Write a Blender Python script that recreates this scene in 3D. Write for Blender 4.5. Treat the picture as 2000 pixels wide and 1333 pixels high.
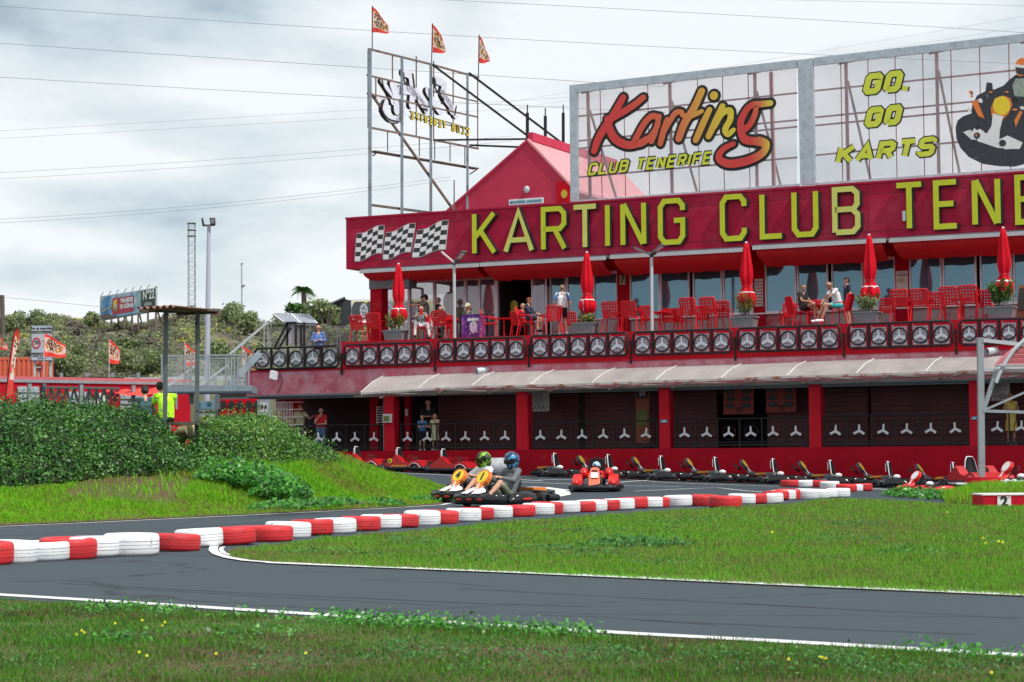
import bpy, math, random
import numpy as np
from mathutils import Vector, Matrix
for o in list(bpy.data.objects): bpy.data.objects.remove(o)
random.seed(7); rng = np.random.default_rng(7)
S = bpy.context.scene
# ---------------- camera ----------------
F = 3889.0; EYE = 1.05
PIT = math.atan(222/F); ROL = 0.0075
_f = Vector((0, math.cos(PIT), math.sin(PIT))); _r0 = Vector((1,0,0)); _u0 = Vector((0,-math.sin(PIT), math.cos(PIT)))
CR = _r0*math.cos(ROL) - _u0*math.sin(ROL); CU = _u0*math.cos(ROL) + _r0*math.sin(ROL)
CO = Vector((0,0,EYE))
cam = bpy.data.cameras.new('camera'); camo = bpy.data.objects.new('camera', cam); S.collection.objects.link(camo)
camo.matrix_world = Matrix(((CR.x,CU.x,-_f.x,0),(CR.y,CU.y,-_f.y,0),(CR.z,CU.z,-_f.z,EYE),(0,0,0,1)))
cam.sensor_width = 36; cam.lens = 36*F/2000; cam.clip_end = 6000; cam.clip_start = .5
cam.dof.use_dof = True; cam.dof.focus_distance = 47; cam.dof.aperture_fstop = 9
S.camera = camo
# ---------------- sky and sun ----------------
SUN_EL, SUN_DX, SUN_DY = 56.0, 0.72, -0.55
_h = math.hypot(SUN_DX, SUN_DY); ce = math.cos(math.radians(SUN_EL))
SD = Vector((SUN_DX/_h*ce, SUN_DY/_h*ce, math.sin(math.radians(SUN_EL))))
sl = bpy.data.lights.new('sun', 'SUN'); sl.energy = 3.9; sl.angle = math.radians(.6); sl.color = (1,.955,.88)
so = bpy.data.objects.new('sun', sl); S.collection.objects.link(so); so.rotation_euler = SD.to_track_quat('Z','Y').to_euler(); so.location = (0,-20,60)
W = bpy.data.worlds.new('World'); S.world = W; W.use_nodes = True
nt = W.node_tree; nt.nodes.clear()
def N(tree, t, **kw):
    n = tree.nodes.new(t)
    for k, v in kw.items():
        if k == 'ins':
            for a, b in v.items(): n.inputs[a].default_value = b
        else: setattr(n, k, v)
    return n
L = nt.links.new
sky = N(nt,'ShaderNodeTexSky', sky_type='NISHITA'); sky.sun_disc = False; sky.sun_elevation = math.radians(SUN_EL); sky.sun_rotation = math.atan2(SD.x, SD.y)
bg1 = N(nt,'ShaderNodeBackground', ins={'Strength':.11}); L(sky.outputs[0], bg1.inputs[0])
tc = N(nt,'ShaderNodeTexCoord'); mp = N(nt,'ShaderNodeMapping', ins={'Scale':(1.0,1.0,2.6),'Location':(3.13,1.7,.44)}); L(tc.outputs['Generated'], mp.inputs[0])
n1 = N(nt,'ShaderNodeTexNoise', ins={'Scale':4.2,'Detail':7.0,'Roughness':.52,'Distortion':.35}); L(mp.outputs[0], n1.inputs['Vector'])
n2 = N(nt,'ShaderNodeTexNoise', ins={'Scale':13.0,'Detail':6.0,'Roughness':.55}); L(mp.outputs[0], n2.inputs['Vector'])
ad = N(nt,'ShaderNodeMath', operation='MULTIPLY_ADD', ins={1:.42}); L(n2.outputs[0], ad.inputs[0]); L(n1.outputs[0], ad.inputs[2])
# broad darker and brighter banks of cloud, each round a direction of the sky
prev = ad.outputs[0]
def bank(az, el, wa, we, amt):
    """az/el degrees of the bank's middle, wa/we its half widths"""
    global prev
    d = Vector((math.sin(math.radians(az))*math.cos(math.radians(el)), math.cos(math.radians(az))*math.cos(math.radians(el)), math.sin(math.radians(el))))
    m = N(nt,'ShaderNodeMapping', vector_type='POINT')
    m.inputs['Scale'].default_value = (1/math.radians(wa), 1/math.radians(wa), 1/math.radians(we))
    m.inputs['Location'].default_value = (-d.x/math.radians(wa), -d.y/math.radians(wa), -d.z/math.radians(we))
    L(tc.outputs['Generated'], m.inputs[0])
    ln = N(nt,'ShaderNodeVectorMath', operation='LENGTH'); L(m.outputs[0], ln.inputs[0])
    mr = N(nt,'ShaderNodeMapRange', interpolation_type='SMOOTHSTEP', ins={1:0.0,2:1.0,3:amt,4:0.0}); L(ln.outputs['Value'], mr.inputs[0])
    a = N(nt,'ShaderNodeMath', operation='ADD'); L(prev, a.inputs[0]); L(mr.outputs[0], a.inputs[1]); prev = a.outputs[0]
for b in ((-13.5,12.2,8,2.2,-.09),(-8,10.6,7,1.3,.15),(-10,7.0,7,1.1,-.16),(-13,8.7,4,1.2,.07),(-11.5,5.0,5,1.0,-.03),(-3.8,12.6,3,1.6,.05),(6,13,6,2.6,.12),(-2.5,9,3.5,2,.04),(-12.5,6.0,4,.9,.09),(-12,3.6,9,1.1,.10)): bank(*b)
cr = N(nt,'ShaderNodeValToRGB'); L(prev, cr.inputs[0])
e = cr.color_ramp.elements; e[0].position = .44; e[0].color = (.42,.53,.61,1); e[1].position = .74; e[1].color = (.97,1.0,1.02,1)
m_ = cr.color_ramp.elements.new(.575); m_.color = (.70,.80,.85,1)
bg2 = N(nt,'ShaderNodeBackground', ins={'Strength':1.0}); L(cr.outputs[0], bg2.inputs[0])
mx = N(nt,'ShaderNodeMixShader', ins={0:.93}); L(bg1.outputs[0], mx.inputs[1]); L(bg2.outputs[0], mx.inputs[2])
wo = N(nt,'ShaderNodeOutputWorld'); L(mx.outputs[0], wo.inputs[0])
S.view_settings.view_transform = 'Standard'; S.view_settings.look = 'None'; S.view_settings.exposure = 0.0; S.view_settings.gamma = 1
# ---------------- pixel rays (2000 x 1333 measuring grid) -> real points ----------------
def ray(x, y): return _f + CR*((x-1000)/F) + CU*((666.5-y)/F)
def G(x, y, z=0.0):
    d = ray(x,y); t = (z-EYE)/d.z; return CO + d*t
def PZ(x, y, Y):
    d = ray(x,y); return CO + d*(Y/d.y)
def PP(x, y, p, n):
    d = ray(x,y); n = Vector(n); t = n.dot(Vector(p)-CO)/n.dot(d); return CO + d*t
AL = math.atan(.4925)
DU = Vector((math.cos(AL), -math.sin(AL), 0)); DV = Vector((math.sin(AL), math.cos(AL), 0))
BF = Matrix.Rotation(-AL, 4, 'Z')          # building frame: x = along the front, y = into the building
def B(x, y, v):
    p = PP(x, y, DV*v, DV); return Vector((p.dot(DU), v, p.z))
def BU(x, v, y=800): return B(x,y,v).x
def BW(u, v, z): return BF @ Vector((u,v,z))
V0 = 62.0
# ---------------- mesh building ----------------
I4 = Matrix.Identity(4)
class MB:
    def __init__(s): s.v=[]; s.f=[]; s.m=[]; s.sm=[]; s.cm=0; s.smooth=False
    def add(s, vs, fs, sm=None):
        b=len(s.v); s.v += [tuple(v) for v in vs]
        for f in fs: s.f.append([i+b for i in f]); s.m.append(s.cm); s.sm.append(s.smooth if sm is None else sm)
        return s
    def box(s, x0,x1,y0,y1,z0,z1, bev=0):
        if x0>x1: x0,x1=x1,x0
        if y0>y1: y0,y1=y1,y0
        if z0>z1: z0,z1=z1,z0
        return s.add([(x,y,z) for z in (z0,z1) for y in (y0,y1) for x in (x0,x1)], [(0,2,3,1),(4,5,7,6),(0,1,5,4),(2,6,7,3),(0,4,6,2),(1,3,7,5)], False)
    def bar(s, p, q, w=.05, h=None, up=(0,0,1)):
        p=Vector(p); q=Vector(q); h = w if h is None else h
        d=(q-p)
        if d.length<1e-6: return s
        d.normalize(); up=Vector(up)
        if abs(d.dot(up))>.98: up=Vector((0,1,0)) if abs(d.y)<.9 else Vector((1,0,0))
        a=d.cross(up).normalized()*(w/2); b=a.cross(d).normalized()*(h/2)
        vs=[c+i*a+j*b for c in (p,q) for j in (-1,1) for i in (-1,1)]
        return s.add(vs, [(0,2,3,1),(4,5,7,6),(0,1,5,4),(2,6,7,3),(0,4,6,2),(1,3,7,5)], False)
    def tube(s, pts, r, n=8, cap=True, closed=False):
        pts=[Vector(p) for p in pts]; k=len(pts); rs = r if isinstance(r,(list,tuple)) else [r]*k
        vs=[]; prev=None
        for i,p in enumerate(pts):
            if closed: d=(pts[(i+1)%k]-pts[i-1])
            else: d=(pts[min(i+1,k-1)]-pts[max(i-1,0)])
            d.normalize()
            if prev is None:
                u=Vector((0,0,1)) if abs(d.z)<.9 else Vector((1,0,0)); a=d.cross(u).normalized()
            else:
                a=prev-d*prev.dot(d)
                a=a.normalized() if a.length>1e-6 else d.cross(Vector((0,0,1))).normalized()
            prev=a; b=d.cross(a)
            for j in range(n):
                t=2*math.pi*j/n; vs.append(p+rs[i]*(a*math.cos(t)+b*math.sin(t)))
        fs=[]
        for i in range(k if closed else k-1):
            i2=(i+1)%k
            for j in range(n):
                j2=(j+1)%n; fs.append((i*n+j,i*n+j2,i2*n+j2,i2*n+j))
        s.add(vs,fs,True)
        if cap and not closed:
            s.add([vs[j] for j in range(n)],[tuple(reversed(range(n)))],False); s.add([vs[(k-1)*n+j] for j in range(n)],[tuple(range(n))],False)
        return s
    def lathe(s, prof, c=(0,0,0), n=16, axis='z', fold=None, cap=True):
        c=Vector(c); vs=[]
        for (r,z) in prof:
            for j in range(n):
                t=2*math.pi*j/n; rr = r*(1+fold(t,z)) if fold else r
                x,y=rr*math.cos(t),rr*math.sin(t)
                vs.append(c+(Vector((x,y,z)) if axis=='z' else Vector((x,z,-y)) if axis=='y' else Vector((z,x,y))))
        fs=[(i*n+j,i*n+(j+1)%n,(i+1)*n+(j+1)%n,(i+1)*n+j) for i in range(len(prof)-1) for j in range(n)]
        s.add(vs,fs,True)
        if cap:
            if prof[0][0]>1e-4: s.add(vs[:n],[tuple(reversed(range(n)))],False)
            if prof[-1][0]>1e-4: s.add(vs[-n:],[tuple(range(n))],False)
        return s
    def ell(s, c, r, n=12, m=8, rot=None):
        c=Vector(c); vs=[]; r = (r,r,r) if not hasattr(r,'__len__') else r
        for i in range(m+1):
            p=math.pi*i/m
            for j in range(n):
                t=2*math.pi*j/n; q=Vector((r[0]*math.sin(p)*math.cos(t), r[1]*math.sin(p)*math.sin(t), r[2]*math.cos(p)))
                if rot: q = rot @ q
                vs.append(c+q)
        fs=[(i*n+j,(i+1)*n+j,(i+1)*n+(j+1)%n,i*n+(j+1)%n) for i in range(m) for j in range(n)]
        return s.add(vs,fs,True)
    def prism(s, pts, off, sm=False):
        pts=[Vector(p) for p in pts]; off=Vector(off); n=len(pts)
        return s.add(pts+[p+off for p in pts], [tuple(range(n)), tuple(reversed(range(n,2*n)))]+[(i,i+n,(i+1)%n+n,(i+1)%n) for i in range(n)], sm)
    def disc(s, c, r, nrm, th=.01, n=20, rz=None):
        nrm=Vector(nrm).normalized(); up=Vector((0,0,1)) if abs(nrm.z)<.9 else Vector((1,0,0)); a=up.cross(nrm).normalized(); b=nrm.cross(a); rz = r if rz is None else rz
        c=Vector(c); return s.prism([c+a*(r*math.cos(2*math.pi*j/n))+b*(rz*math.sin(2*math.pi*j/n)) for j in range(n)], nrm*-th)
    def ribbon(s, P, w, mf, d0, d1, m0=None, m1=None, rounded=False, smooth_n=0):
        """flat stroke of width w along the 2D polyline P; mf(a,b,d)->3D, d outwards; front at d1, back at d0"""
        P=[Vector(p) for p in P]; ws = list(w) if hasattr(w,'__len__') else [w]*len(P)
        if smooth_n:
            Q=[];WW=[]
            for i in range(len(P)-1):
                a=P[max(i-1,0)];b=P[i];c=P[i+1];d=P[min(i+2,len(P)-1)]
                for k in range(smooth_n):
                    t=k/smooth_n
                    Q.append(.5*((2*b)+(c-a)*t+(2*a-5*b+4*c-d)*t*t+(3*b-a-3*c+d)*t**3)); WW.append(ws[i]*(1-t)+ws[i+1]*t)
            Q.append(P[-1]); WW.append(ws[-1]); P=Q; ws=WW
        n=len(P); Lf=[];Rt=[]
        for i in range(n):
            a=(P[i]-P[i-1]).normalized() if i>0 else None; b=(P[i+1]-P[i]).normalized() if i<n-1 else None
            if a is None: a=b
            if b is None: b=a
            na=Vector((-a.y,a.x)); nb=Vector((-b.y,b.x)); m=na+nb
            m = m.normalized() if m.length>1e-3 else na
            k=min(1/max(m.dot(na),.2), 1.9 if not rounded else 1.05)
            Lf.append(P[i]+m*(k*ws[i]/2)); Rt.append(P[i]-m*(k*ws[i]/2))
        capA=[];capB=[]
        if rounded:
            def cap(c,fr,w2):
                a0=math.atan2(fr.y-c.y,fr.x-c.x); return [Vector((c.x+w2*math.cos(a0-math.pi*j/6), c.y+w2*math.sin(a0-math.pi*j/6))) for j in range(1,6)]
            capB=cap(P[-1],Lf[-1],ws[-1]/2); capA=cap(P[0],Rt[0],ws[0]/2)
        # quads along
        save=s.cm
        if m1 is not None: s.cm=m1
        Fr=[mf(p.x,p.y,d1) for p in Lf]+[mf(p.x,p.y,d1) for p in Rt]
        s.add(Fr,[(n+i,n+i+1,i+1,i) for i in range(n-1)],False)
        if capB: s.add([mf(p.x,p.y,d1) for p in [Rt[-1]]+list(reversed(capB))+[Lf[-1]]],[tuple(range(7))],False)
        if capA: s.add([mf(p.x,p.y,d1) for p in [Lf[0]]+list(reversed(capA))+[Rt[0]]],[tuple(range(7))],False)
        if m0 is not None: s.cm=m0
        loop=Lf+capB+list(reversed(Rt))+capA; k=len(loop)
        vs=[mf(p.x,p.y,d1) for p in loop]+[mf(p.x,p.y,d0) for p in loop]
        s.add(vs,[(i,(i+1)%k,(i+1)%k+k,i+k) for i in range(k)],False)
        s.add([mf(p.x,p.y,d0) for p in Lf]+[mf(p.x,p.y,d0) for p in Rt],[(i,i+1,n+i+1,n+i) for i in range(n-1)],False)
        s.cm=save; return s
    def build(s, name, mats, parent=None, M=None, label=None):
        if not hasattr(mats,'__len__'): mats=[mats]
        T = (world(parent).inverted() @ M) if parent is not None and M is not None else None
        me=bpy.data.meshes.new(name)
        vs = [tuple(T @ Vector(v)) for v in s.v] if T is not None else s.v
        me.from_pydata(vs,[],s.f)
        for m in mats: me.materials.append(m)
        me.polygons.foreach_set('material_index', s.m); me.polygons.foreach_set('use_smooth', s.sm)
        me.update()
        o=bpy.data.objects.new(name, me); S.collection.objects.link(o)
        if parent is not None: o.parent=parent
        elif M is not None: o.matrix_world=M
        if label: o['label']=label
        return o
def world(o):
    M = o.matrix_basis.copy() if o.parent is None else world(o.parent) @ o.matrix_basis
    return M
def tag(o, label=None, cat=None, group=None, kind=None):
    if label: o['label']=label
    if cat: o['category']=cat
    if group: o['group']=group
    if kind: o['kind']=kind
    return o
def thing(name, label, cat, loc=(0,0,0), rz=0, group=None, sc=1):
    o=bpy.data.objects.new(name,None); S.collection.objects.link(o); o.location=loc; o.rotation_euler=(0,0,rz); o.scale=(sc,)*3; o.empty_display_size=.2
    return tag(o,label,cat,group)
def kids(o): return [c for c in bpy.data.objects if c.parent is o]
def copy_tree(o, parent=None, first=True):
    c=o.copy(); S.collection.objects.link(c)
    if not first: c.parent=parent
    for ch in kids(o): copy_tree(ch,c,False)
    return c
def place(proto, loc, rz, label, group=None, sc=None, reuse=None):
    c = proto if reuse else copy_tree(proto)
    c.location=loc; c.rotation_euler=(0,0,rz); c['label']=label
    if sc: c.scale=(sc,)*3
    if group: c['group']=group
    return c
ORD='first second third fourth fifth sixth seventh eighth ninth tenth eleventh twelfth thirteenth fourteenth fifteenth sixteenth seventeenth eighteenth nineteenth twentieth'.split()
ORD += ['twenty-'+w for w in ORD[:9]]+['thirtieth']+['thirty-'+w for w in ORD[:9]]+['fortieth']+['forty-'+w for w in ORD[:9]]
def npmesh(name, V, Fc, mats, attrs=None, parent=None, smooth=False):
    """V (n,3); Fc (m,k) all faces with k corners; attrs: {name: per-vertex float}"""
    me=bpy.data.meshes.new(name); n=len(V); m,k=Fc.shape
    me.vertices.add(n); me.vertices.foreach_set('co', V.astype(np.float32).ravel())
    me.loops.add(m*k); me.loops.foreach_set('vertex_index', Fc.astype(np.int32).ravel())
    me.polygons.add(m); me.polygons.foreach_set('loop_start', np.arange(0,m*k,k,dtype=np.int32))
    try: me.polygons.foreach_set('loop_total', np.full(m,k,dtype=np.int32))
    except Exception: pass
    for a,val in (attrs or {}).items():
        at=me.attributes.new(a,'FLOAT','POINT'); at.data.foreach_set('value', val.astype(np.float32))
    for mt in (mats if hasattr(mats,'__len__') else [mats]): me.materials.append(mt)
    me.update(calc_edges=True)
    if smooth: me.polygons.foreach_set('use_smooth', np.ones(m,dtype=bool))
    o=bpy.data.objects.new(name,me); S.collection.objects.link(o)
    if parent is not None: o.parent=parent
    return o
# ---------------- materials ----------------
def mat(name, col, rough=.6, var=.12, scale=2.0, metal=0.0, bump=0.0, spec=.5, bscale=None, dirt=None, dscale=1.5, dth=(.5,.7), alpha=1, rnd=0.0, trans=0):
    m=bpy.data.materials.new(name); m.use_nodes=True; t=m.node_tree; l=t.links.new; p=t.nodes['Principled BSDF']
    p.inputs['Roughness'].default_value=rough; p.inputs['Metallic'].default_value=metal; p.inputs['Specular IOR Level'].default_value=spec
    c=(*col,1) if len(col)==3 else col
    tcn=N(t,'ShaderNodeTexCoord'); nz=N(t,'ShaderNodeTexNoise',ins={'Scale':scale,'Detail':5.0,'Roughness':.6}); l(tcn.outputs['Object'],nz.inputs['Vector'])
    mr=N(t,'ShaderNodeMapRange',ins={1:.3,2:.7,3:1-var,4:1+var}); l(nz.outputs[0],mr.inputs[0])
    val=mr.outputs[0]
    if rnd:
        oi=N(t,'ShaderNodeObjectInfo'); r2=N(t,'ShaderNodeMapRange',ins={3:1-rnd,4:1+rnd}); l(oi.outputs['Random'],r2.inputs[0])
        mm=N(t,'ShaderNodeMath',operation='MULTIPLY'); l(val,mm.inputs[0]); l(r2.outputs[0],mm.inputs[1]); val=mm.outputs[0]
    vm=N(t,'ShaderNodeVectorMath',operation='SCALE',ins={0:c[:3]}); l(val,vm.inputs['Scale'])
    out=vm.outputs[0]
    if dirt:
        n3=N(t,'ShaderNodeTexNoise',ins={'Scale':dscale,'Detail':8.0,'Roughness':.65}); l(tcn.outputs['Object'],n3.inputs['Vector'])
        r3=N(t,'ShaderNodeMapRange',ins={1:dth[0],2:dth[1],3:0.0,4:1.0}); l(n3.outputs[0],r3.inputs[0])
        mxn=N(t,'ShaderNodeMixRGB'); l(r3.outputs[0],mxn.inputs[0]); l(out,mxn.inputs[1]); mxn.inputs[2].default_value=(*dirt,1); out=mxn.outputs[0]
    l(out,p.inputs['Base Color'])
    if bump:
        nb=N(t,'ShaderNodeTexNoise',ins={'Scale':bscale or scale*8,'Detail':4.0}); l(tcn.outputs['Object'],nb.inputs['Vector'])
        bp=N(t,'ShaderNodeBump',ins={'Strength':bump,'Distance':.02}); l(nb.outputs[0],bp.inputs['Height']); l(bp.outputs[0],p.inputs['Normal'])
    if alpha<1: p.inputs['Alpha'].default_value=alpha
    if trans: p.inputs['Transmission Weight'].default_value=trans
    return m
M={}
M['maroon']=mat('maroon_render',(.37,.012,.045),.75,.10,.8,spec=.15,bump=.25,bscale=30,dirt=(.42,.045,.085),dscale=.9,dth=(.46,.72))
M['fascia']=mat('faded_red_render',(.50,.12,.17),.8,.2,1.2,spec=.2,bump=.3,bscale=25,dirt=(.60,.36,.42),dscale=1.3,dth=(.42,.72))
M['red']=mat('red_paint',(.46,.008,.022),.7,.12,1.0,spec=.15,bump=.2,bscale=22,dirt=(.38,.04,.05),dscale=1.7,dth=(.58,.8))
M['deepred']=mat('deep_red_wall',(.34,.003,.014),.75,.12,.9,spec=.12,bump=.2,bscale=25,dirt=(.42,.05,.06),dscale=1.9,dth=(.60,.8))
M['white']=mat('white_paint',(.76,.77,.78),.5,.06,3)
M['frame']=mat('white_window_frame',(.68,.73,.78),.4,.05,3)
M['weather']=mat('weathered_white_board',(.44,.51,.57),.7,.14,3,dirt=(.30,.34,.37),dscale=5,dth=(.5,.72))
M['black']=mat('black_metal',(.009,.010,.014),.5,.2,3,spec=.3)
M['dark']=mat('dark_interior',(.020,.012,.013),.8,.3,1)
M['rubber']=mat('black_rubber',(.018,.018,.019),.75,.2,6)
M['grey']=mat('galvanised_steel',(.30,.33,.36),.45,.12,3,metal=.3)
M['dgrey']=mat('dark_grey_steel',(.10,.125,.135),.5,.12,3)
M['lgrey']=mat('light_grey_metal',(.46,.49,.52),.45,.08,2)
M['conc']=mat('grey_concrete',(.30,.30,.30),.85,.15,2,bump=.3)
M['letter']=mat('yellow_letter_face',(.50,.56,.010),.5,.06,2)
M['letterp']=mat('faded_yellow_letter_face',(.58,.60,.13),.55,.06,2)
M['letters']=mat('letter_side',(.012,.010,.012),.6,.1,2)
M['umb']=mat('red_umbrella_cloth',(.56,.005,.018),.75,.15,3,rnd=.06,spec=.15)
M['chair']=mat('red_plastic',(.60,.005,.016),.38,.08,3,rnd=.15,spec=.35)
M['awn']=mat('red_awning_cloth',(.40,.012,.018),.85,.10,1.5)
M['planter']=mat('grey_planter_plastic',(.16,.19,.21),.7,.15,3)
M['skin']=mat('skin',(.55,.30,.21),.55,.06,6)
M['skin2']=mat('tanned_skin',(.40,.20,.13),.55,.06,6)
M['hairb']=mat('dark_hair',(.018,.012,.010),.6,.3,20)
M['hairr']=mat('ginger_hair',(.22,.065,.02),.6,.3,20)
M['hairg']=mat('fair_hair',(.22,.15,.09),.6,.3,20)
for k,c in dict(cblack=(.012,.012,.015),cwhite=(.74,.74,.76),cblue=(.10,.18,.42),cneon=(.46,.92,.02),cgrey=(.13,.14,.15),cred=(.55,.012,.02),cjean=(.10,.20,.36),ccream=(.55,.53,.35),cyel=(.55,.42,.10),colive=(.17,.19,.13),cturq=(.05,.55,.55),cnavy=(.02,.025,.06),csky=(.05,.22,.55),cteal=(.04,.10,.12)).items():
    M[k]=mat('cloth_'+k[1:],c,.85,.16,9,bump=.3,bscale=18)
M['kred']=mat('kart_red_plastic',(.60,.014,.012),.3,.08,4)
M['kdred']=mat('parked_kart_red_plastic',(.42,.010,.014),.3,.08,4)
M['korange']=mat('orange_plastic',(.75,.20,.03),.35,.1,5)
M['kyel']=mat('yellow_number_plate',(.80,.60,.02),.4,.06,5)
M['kwhite']=mat('white_plastic',(.72,.72,.74),.35,.05,5)
M['chrome']=mat('chrome_tube',(.6,.6,.6),.25,.05,5,metal=.9)
M['tred']=mat('painted_red_tyre',(.58,.020,.026),.58,.10,5,bump=.08,bscale=40,rnd=.12,dirt=(.26,.03,.03),dscale=6,dth=(.60,.72))
M['twhite']=mat('painted_white_tyre',(.74,.76,.79),.58,.06,5,bump=.08,bscale=40,rnd=.07,dirt=(.30,.31,.33),dscale=8,dth=(.60,.70))
M['tredg']=mat('worn_red_groove',(.20,.012,.015),.7,.3,14)
M['twhiteg']=mat('worn_grey_groove',(.30,.31,.33),.7,.5,14)
M['stump']=mat('pale_wood',(.45,.38,.20),.8,.2,4,bump=.4)
M['wood']=mat('old_wood',(.10,.085,.07),.85,.3,4,bump=.3)
M['rust']=mat('rusty_white_paint',(.50,.47,.44),.6,.1,2,dirt=(.30,.11,.06),dscale=2.2,dth=(.5,.62))
M['rustred']=mat('red_oxide_steel',(.22,.03,.03),.7,.25,2)
M['rustbr']=mat('rusty_steel',(.17,.12,.10),.8,.25,3)
M['gold']=mat('brass_yellow',(.5,.4,.03),.5,.1,5)
M['black2']=mat('gloss_black',(.01,.01,.012),.18,.1,3)
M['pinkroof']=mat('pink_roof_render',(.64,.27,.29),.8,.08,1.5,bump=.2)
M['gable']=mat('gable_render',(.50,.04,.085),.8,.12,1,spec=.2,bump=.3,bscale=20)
M['roofpanel']=mat('faded_pink_sheet',(.62,.16,.18),.6,.08,2)
def glassmat(name, tint, alpha, rough=.04):
    m=bpy.data.materials.new(name); m.use_nodes=True; p=m.node_tree.nodes['Principled BSDF']
    p.inputs['Base Color'].default_value=(*tint,1); p.inputs['Roughness'].default_value=rough; p.inputs['Alpha'].default_value=alpha; p.inputs['Specular IOR Level'].default_value=.9
    t=m.node_tree; tcn=N(t,'ShaderNodeTexCoord'); nz=N(t,'ShaderNodeTexNoise',ins={'Scale':1.3,'Detail':2.0}); t.links.new(tcn.outputs['Object'],nz.inputs['Vector'])
    bp=N(t,'ShaderNodeBump',ins={'Strength':.015,'Distance':.03}); t.links.new(nz.outputs[0],bp.inputs['Height']); t.links.new(bp.outputs[0],p.inputs['Normal'])
    return m
M['glass']=glassmat('tinted_window_glass',(.13,.27,.35),.84); M['glass'].node_tree.nodes['Principled BSDF'].inputs['Metallic'].default_value=.5
M['glassc']=glassmat('clear_window_glass',(.42,.40,.46),.42); M['glassc'].node_tree.nodes['Principled BSDF'].inputs['Metallic'].default_value=.5
def sheetmat(name, col, alpha, sc, vecax, trans=.4):
    """translucent ribbed plastic sheet"""
    m=bpy.data.materials.new(name); m.use_nodes=True; t=m.node_tree; l=t.links.new; t.nodes.clear()
    out=N(t,'ShaderNodeOutputMaterial'); d=N(t,'ShaderNodeBsdfDiffuse'); tr=N(t,'ShaderNodeBsdfTranslucent'); tp=N(t,'ShaderNodeBsdfTransparent'); gl=N(t,'ShaderNodeBsdfGlossy',ins={'Roughness':.3})
    tcn=N(t,'ShaderNodeTexCoord'); mpn=N(t,'ShaderNodeMapping'); mpn.inputs['Scale'].default_value=vecax; l(tcn.outputs['Object'],mpn.inputs[0])
    wv=N(t,'ShaderNodeTexWave',bands_direction='X',ins={'Scale':sc,'Distortion':.0}); l(mpn.outputs[0],wv.inputs['Vector'])
    nz=N(t,'ShaderNodeTexNoise',ins={'Scale':1.1,'Detail':6.0,'Roughness':.65}); l(tcn.outputs['Object'],nz.inputs['Vector'])
    rp=N(t,'ShaderNodeMapRange',ins={1:.3,2:.7,3:.72,4:1.1}); l(nz.outputs[0],rp.inputs[0])
    sc_=N(t,'ShaderNodeVectorMath',operation='SCALE',ins={0:col}); l(rp.outputs[0],sc_.inputs['Scale'])
    for n_ in (d,tr): l(sc_.outputs[0], n_.inputs['Color'])
    tr_mix=N(t,'ShaderNodeMixShader',ins={0:trans}); l(d.outputs[0],tr_mix.inputs[1]); l(tr.outputs[0],tr_mix.inputs[2])
    g_mix=N(t,'ShaderNodeMixShader',ins={0:.12}); l(tr_mix.outputs[0],g_mix.inputs[1]); l(gl.outputs[0],g_mix.inputs[2])
    rr=N(t,'ShaderNodeMapRange',ins={3:alpha-.03,4:alpha+.03}); l(wv.outputs['Fac'],rr.inputs[0])
    a_mix=N(t,'ShaderNodeMixShader'); l(rr.outputs[0],a_mix.inputs[0]); l(tp.outputs[0],a_mix.inputs[1]); l(g_mix.outputs[0],a_mix.inputs[2]); l(a_mix.outputs[0],out.inputs[0])
    return m
M['canopy']=sheetmat('weathered_clear_canopy_sheet',(.74,.73,.70),.66,3,(1,1,1),.35)
M['bill']=sheetmat('ribbed_clear_billboard_sheet',(.66,.61,.66),.27,9,(1,1,1),.5)
def holes(name, col, ax, px, rad, alpha_solid=.98):
    """perforated sheet: a grid of real see-through dots"""
    m=bpy.data.materials.new(name); m.use_nodes=True; t=m.node_tree; l=t.links.new; p=t.nodes['Principled BSDF']; p.inputs['Base Color'].default_value=(*col,1); p.inputs['Roughness'].default_value=.55
    tcn=N(t,'ShaderNodeTexCoord'); sp=N(t,'ShaderNodeSeparateXYZ'); l(tcn.outputs['Object'],sp.inputs[0])
    def fr(o):
        a=N(t,'ShaderNodeMath',operation='DIVIDE',ins={1:px}); l(o,a.inputs[0]); b=N(t,'ShaderNodeMath',operation='FRACT'); l(a.outputs[0],b.inputs[0])
        c=N(t,'ShaderNodeMath',operation='SUBTRACT',ins={1:.5}); l(b.outputs[0],c.inputs[0]); d=N(t,'ShaderNodeMath',operation='POWER',ins={1:2.0}); l(c.outputs[0],d.inputs[0]); return d.outputs[0]
    s_=N(t,'ShaderNodeMath',operation='ADD'); l(fr(sp.outputs[ax[0]]),s_.inputs[0]); l(fr(sp.outputs[ax[1]]),s_.inputs[1])
    g=N(t,'ShaderNodeMath',operation='GREATER_THAN',ins={1:rad*rad}); l(s_.outputs[0],g.inputs[0]); l(g.outputs[0],p.inputs['Alpha'])
    return m
M['perf']=holes('perforated_grey_sheet',(.33,.35,.41),('X','Z'),.092,.24)
M['lattice']=holes('perforated_red_plastic',(.60,.008,.018),('X','Z'),.085,.26)
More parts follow.
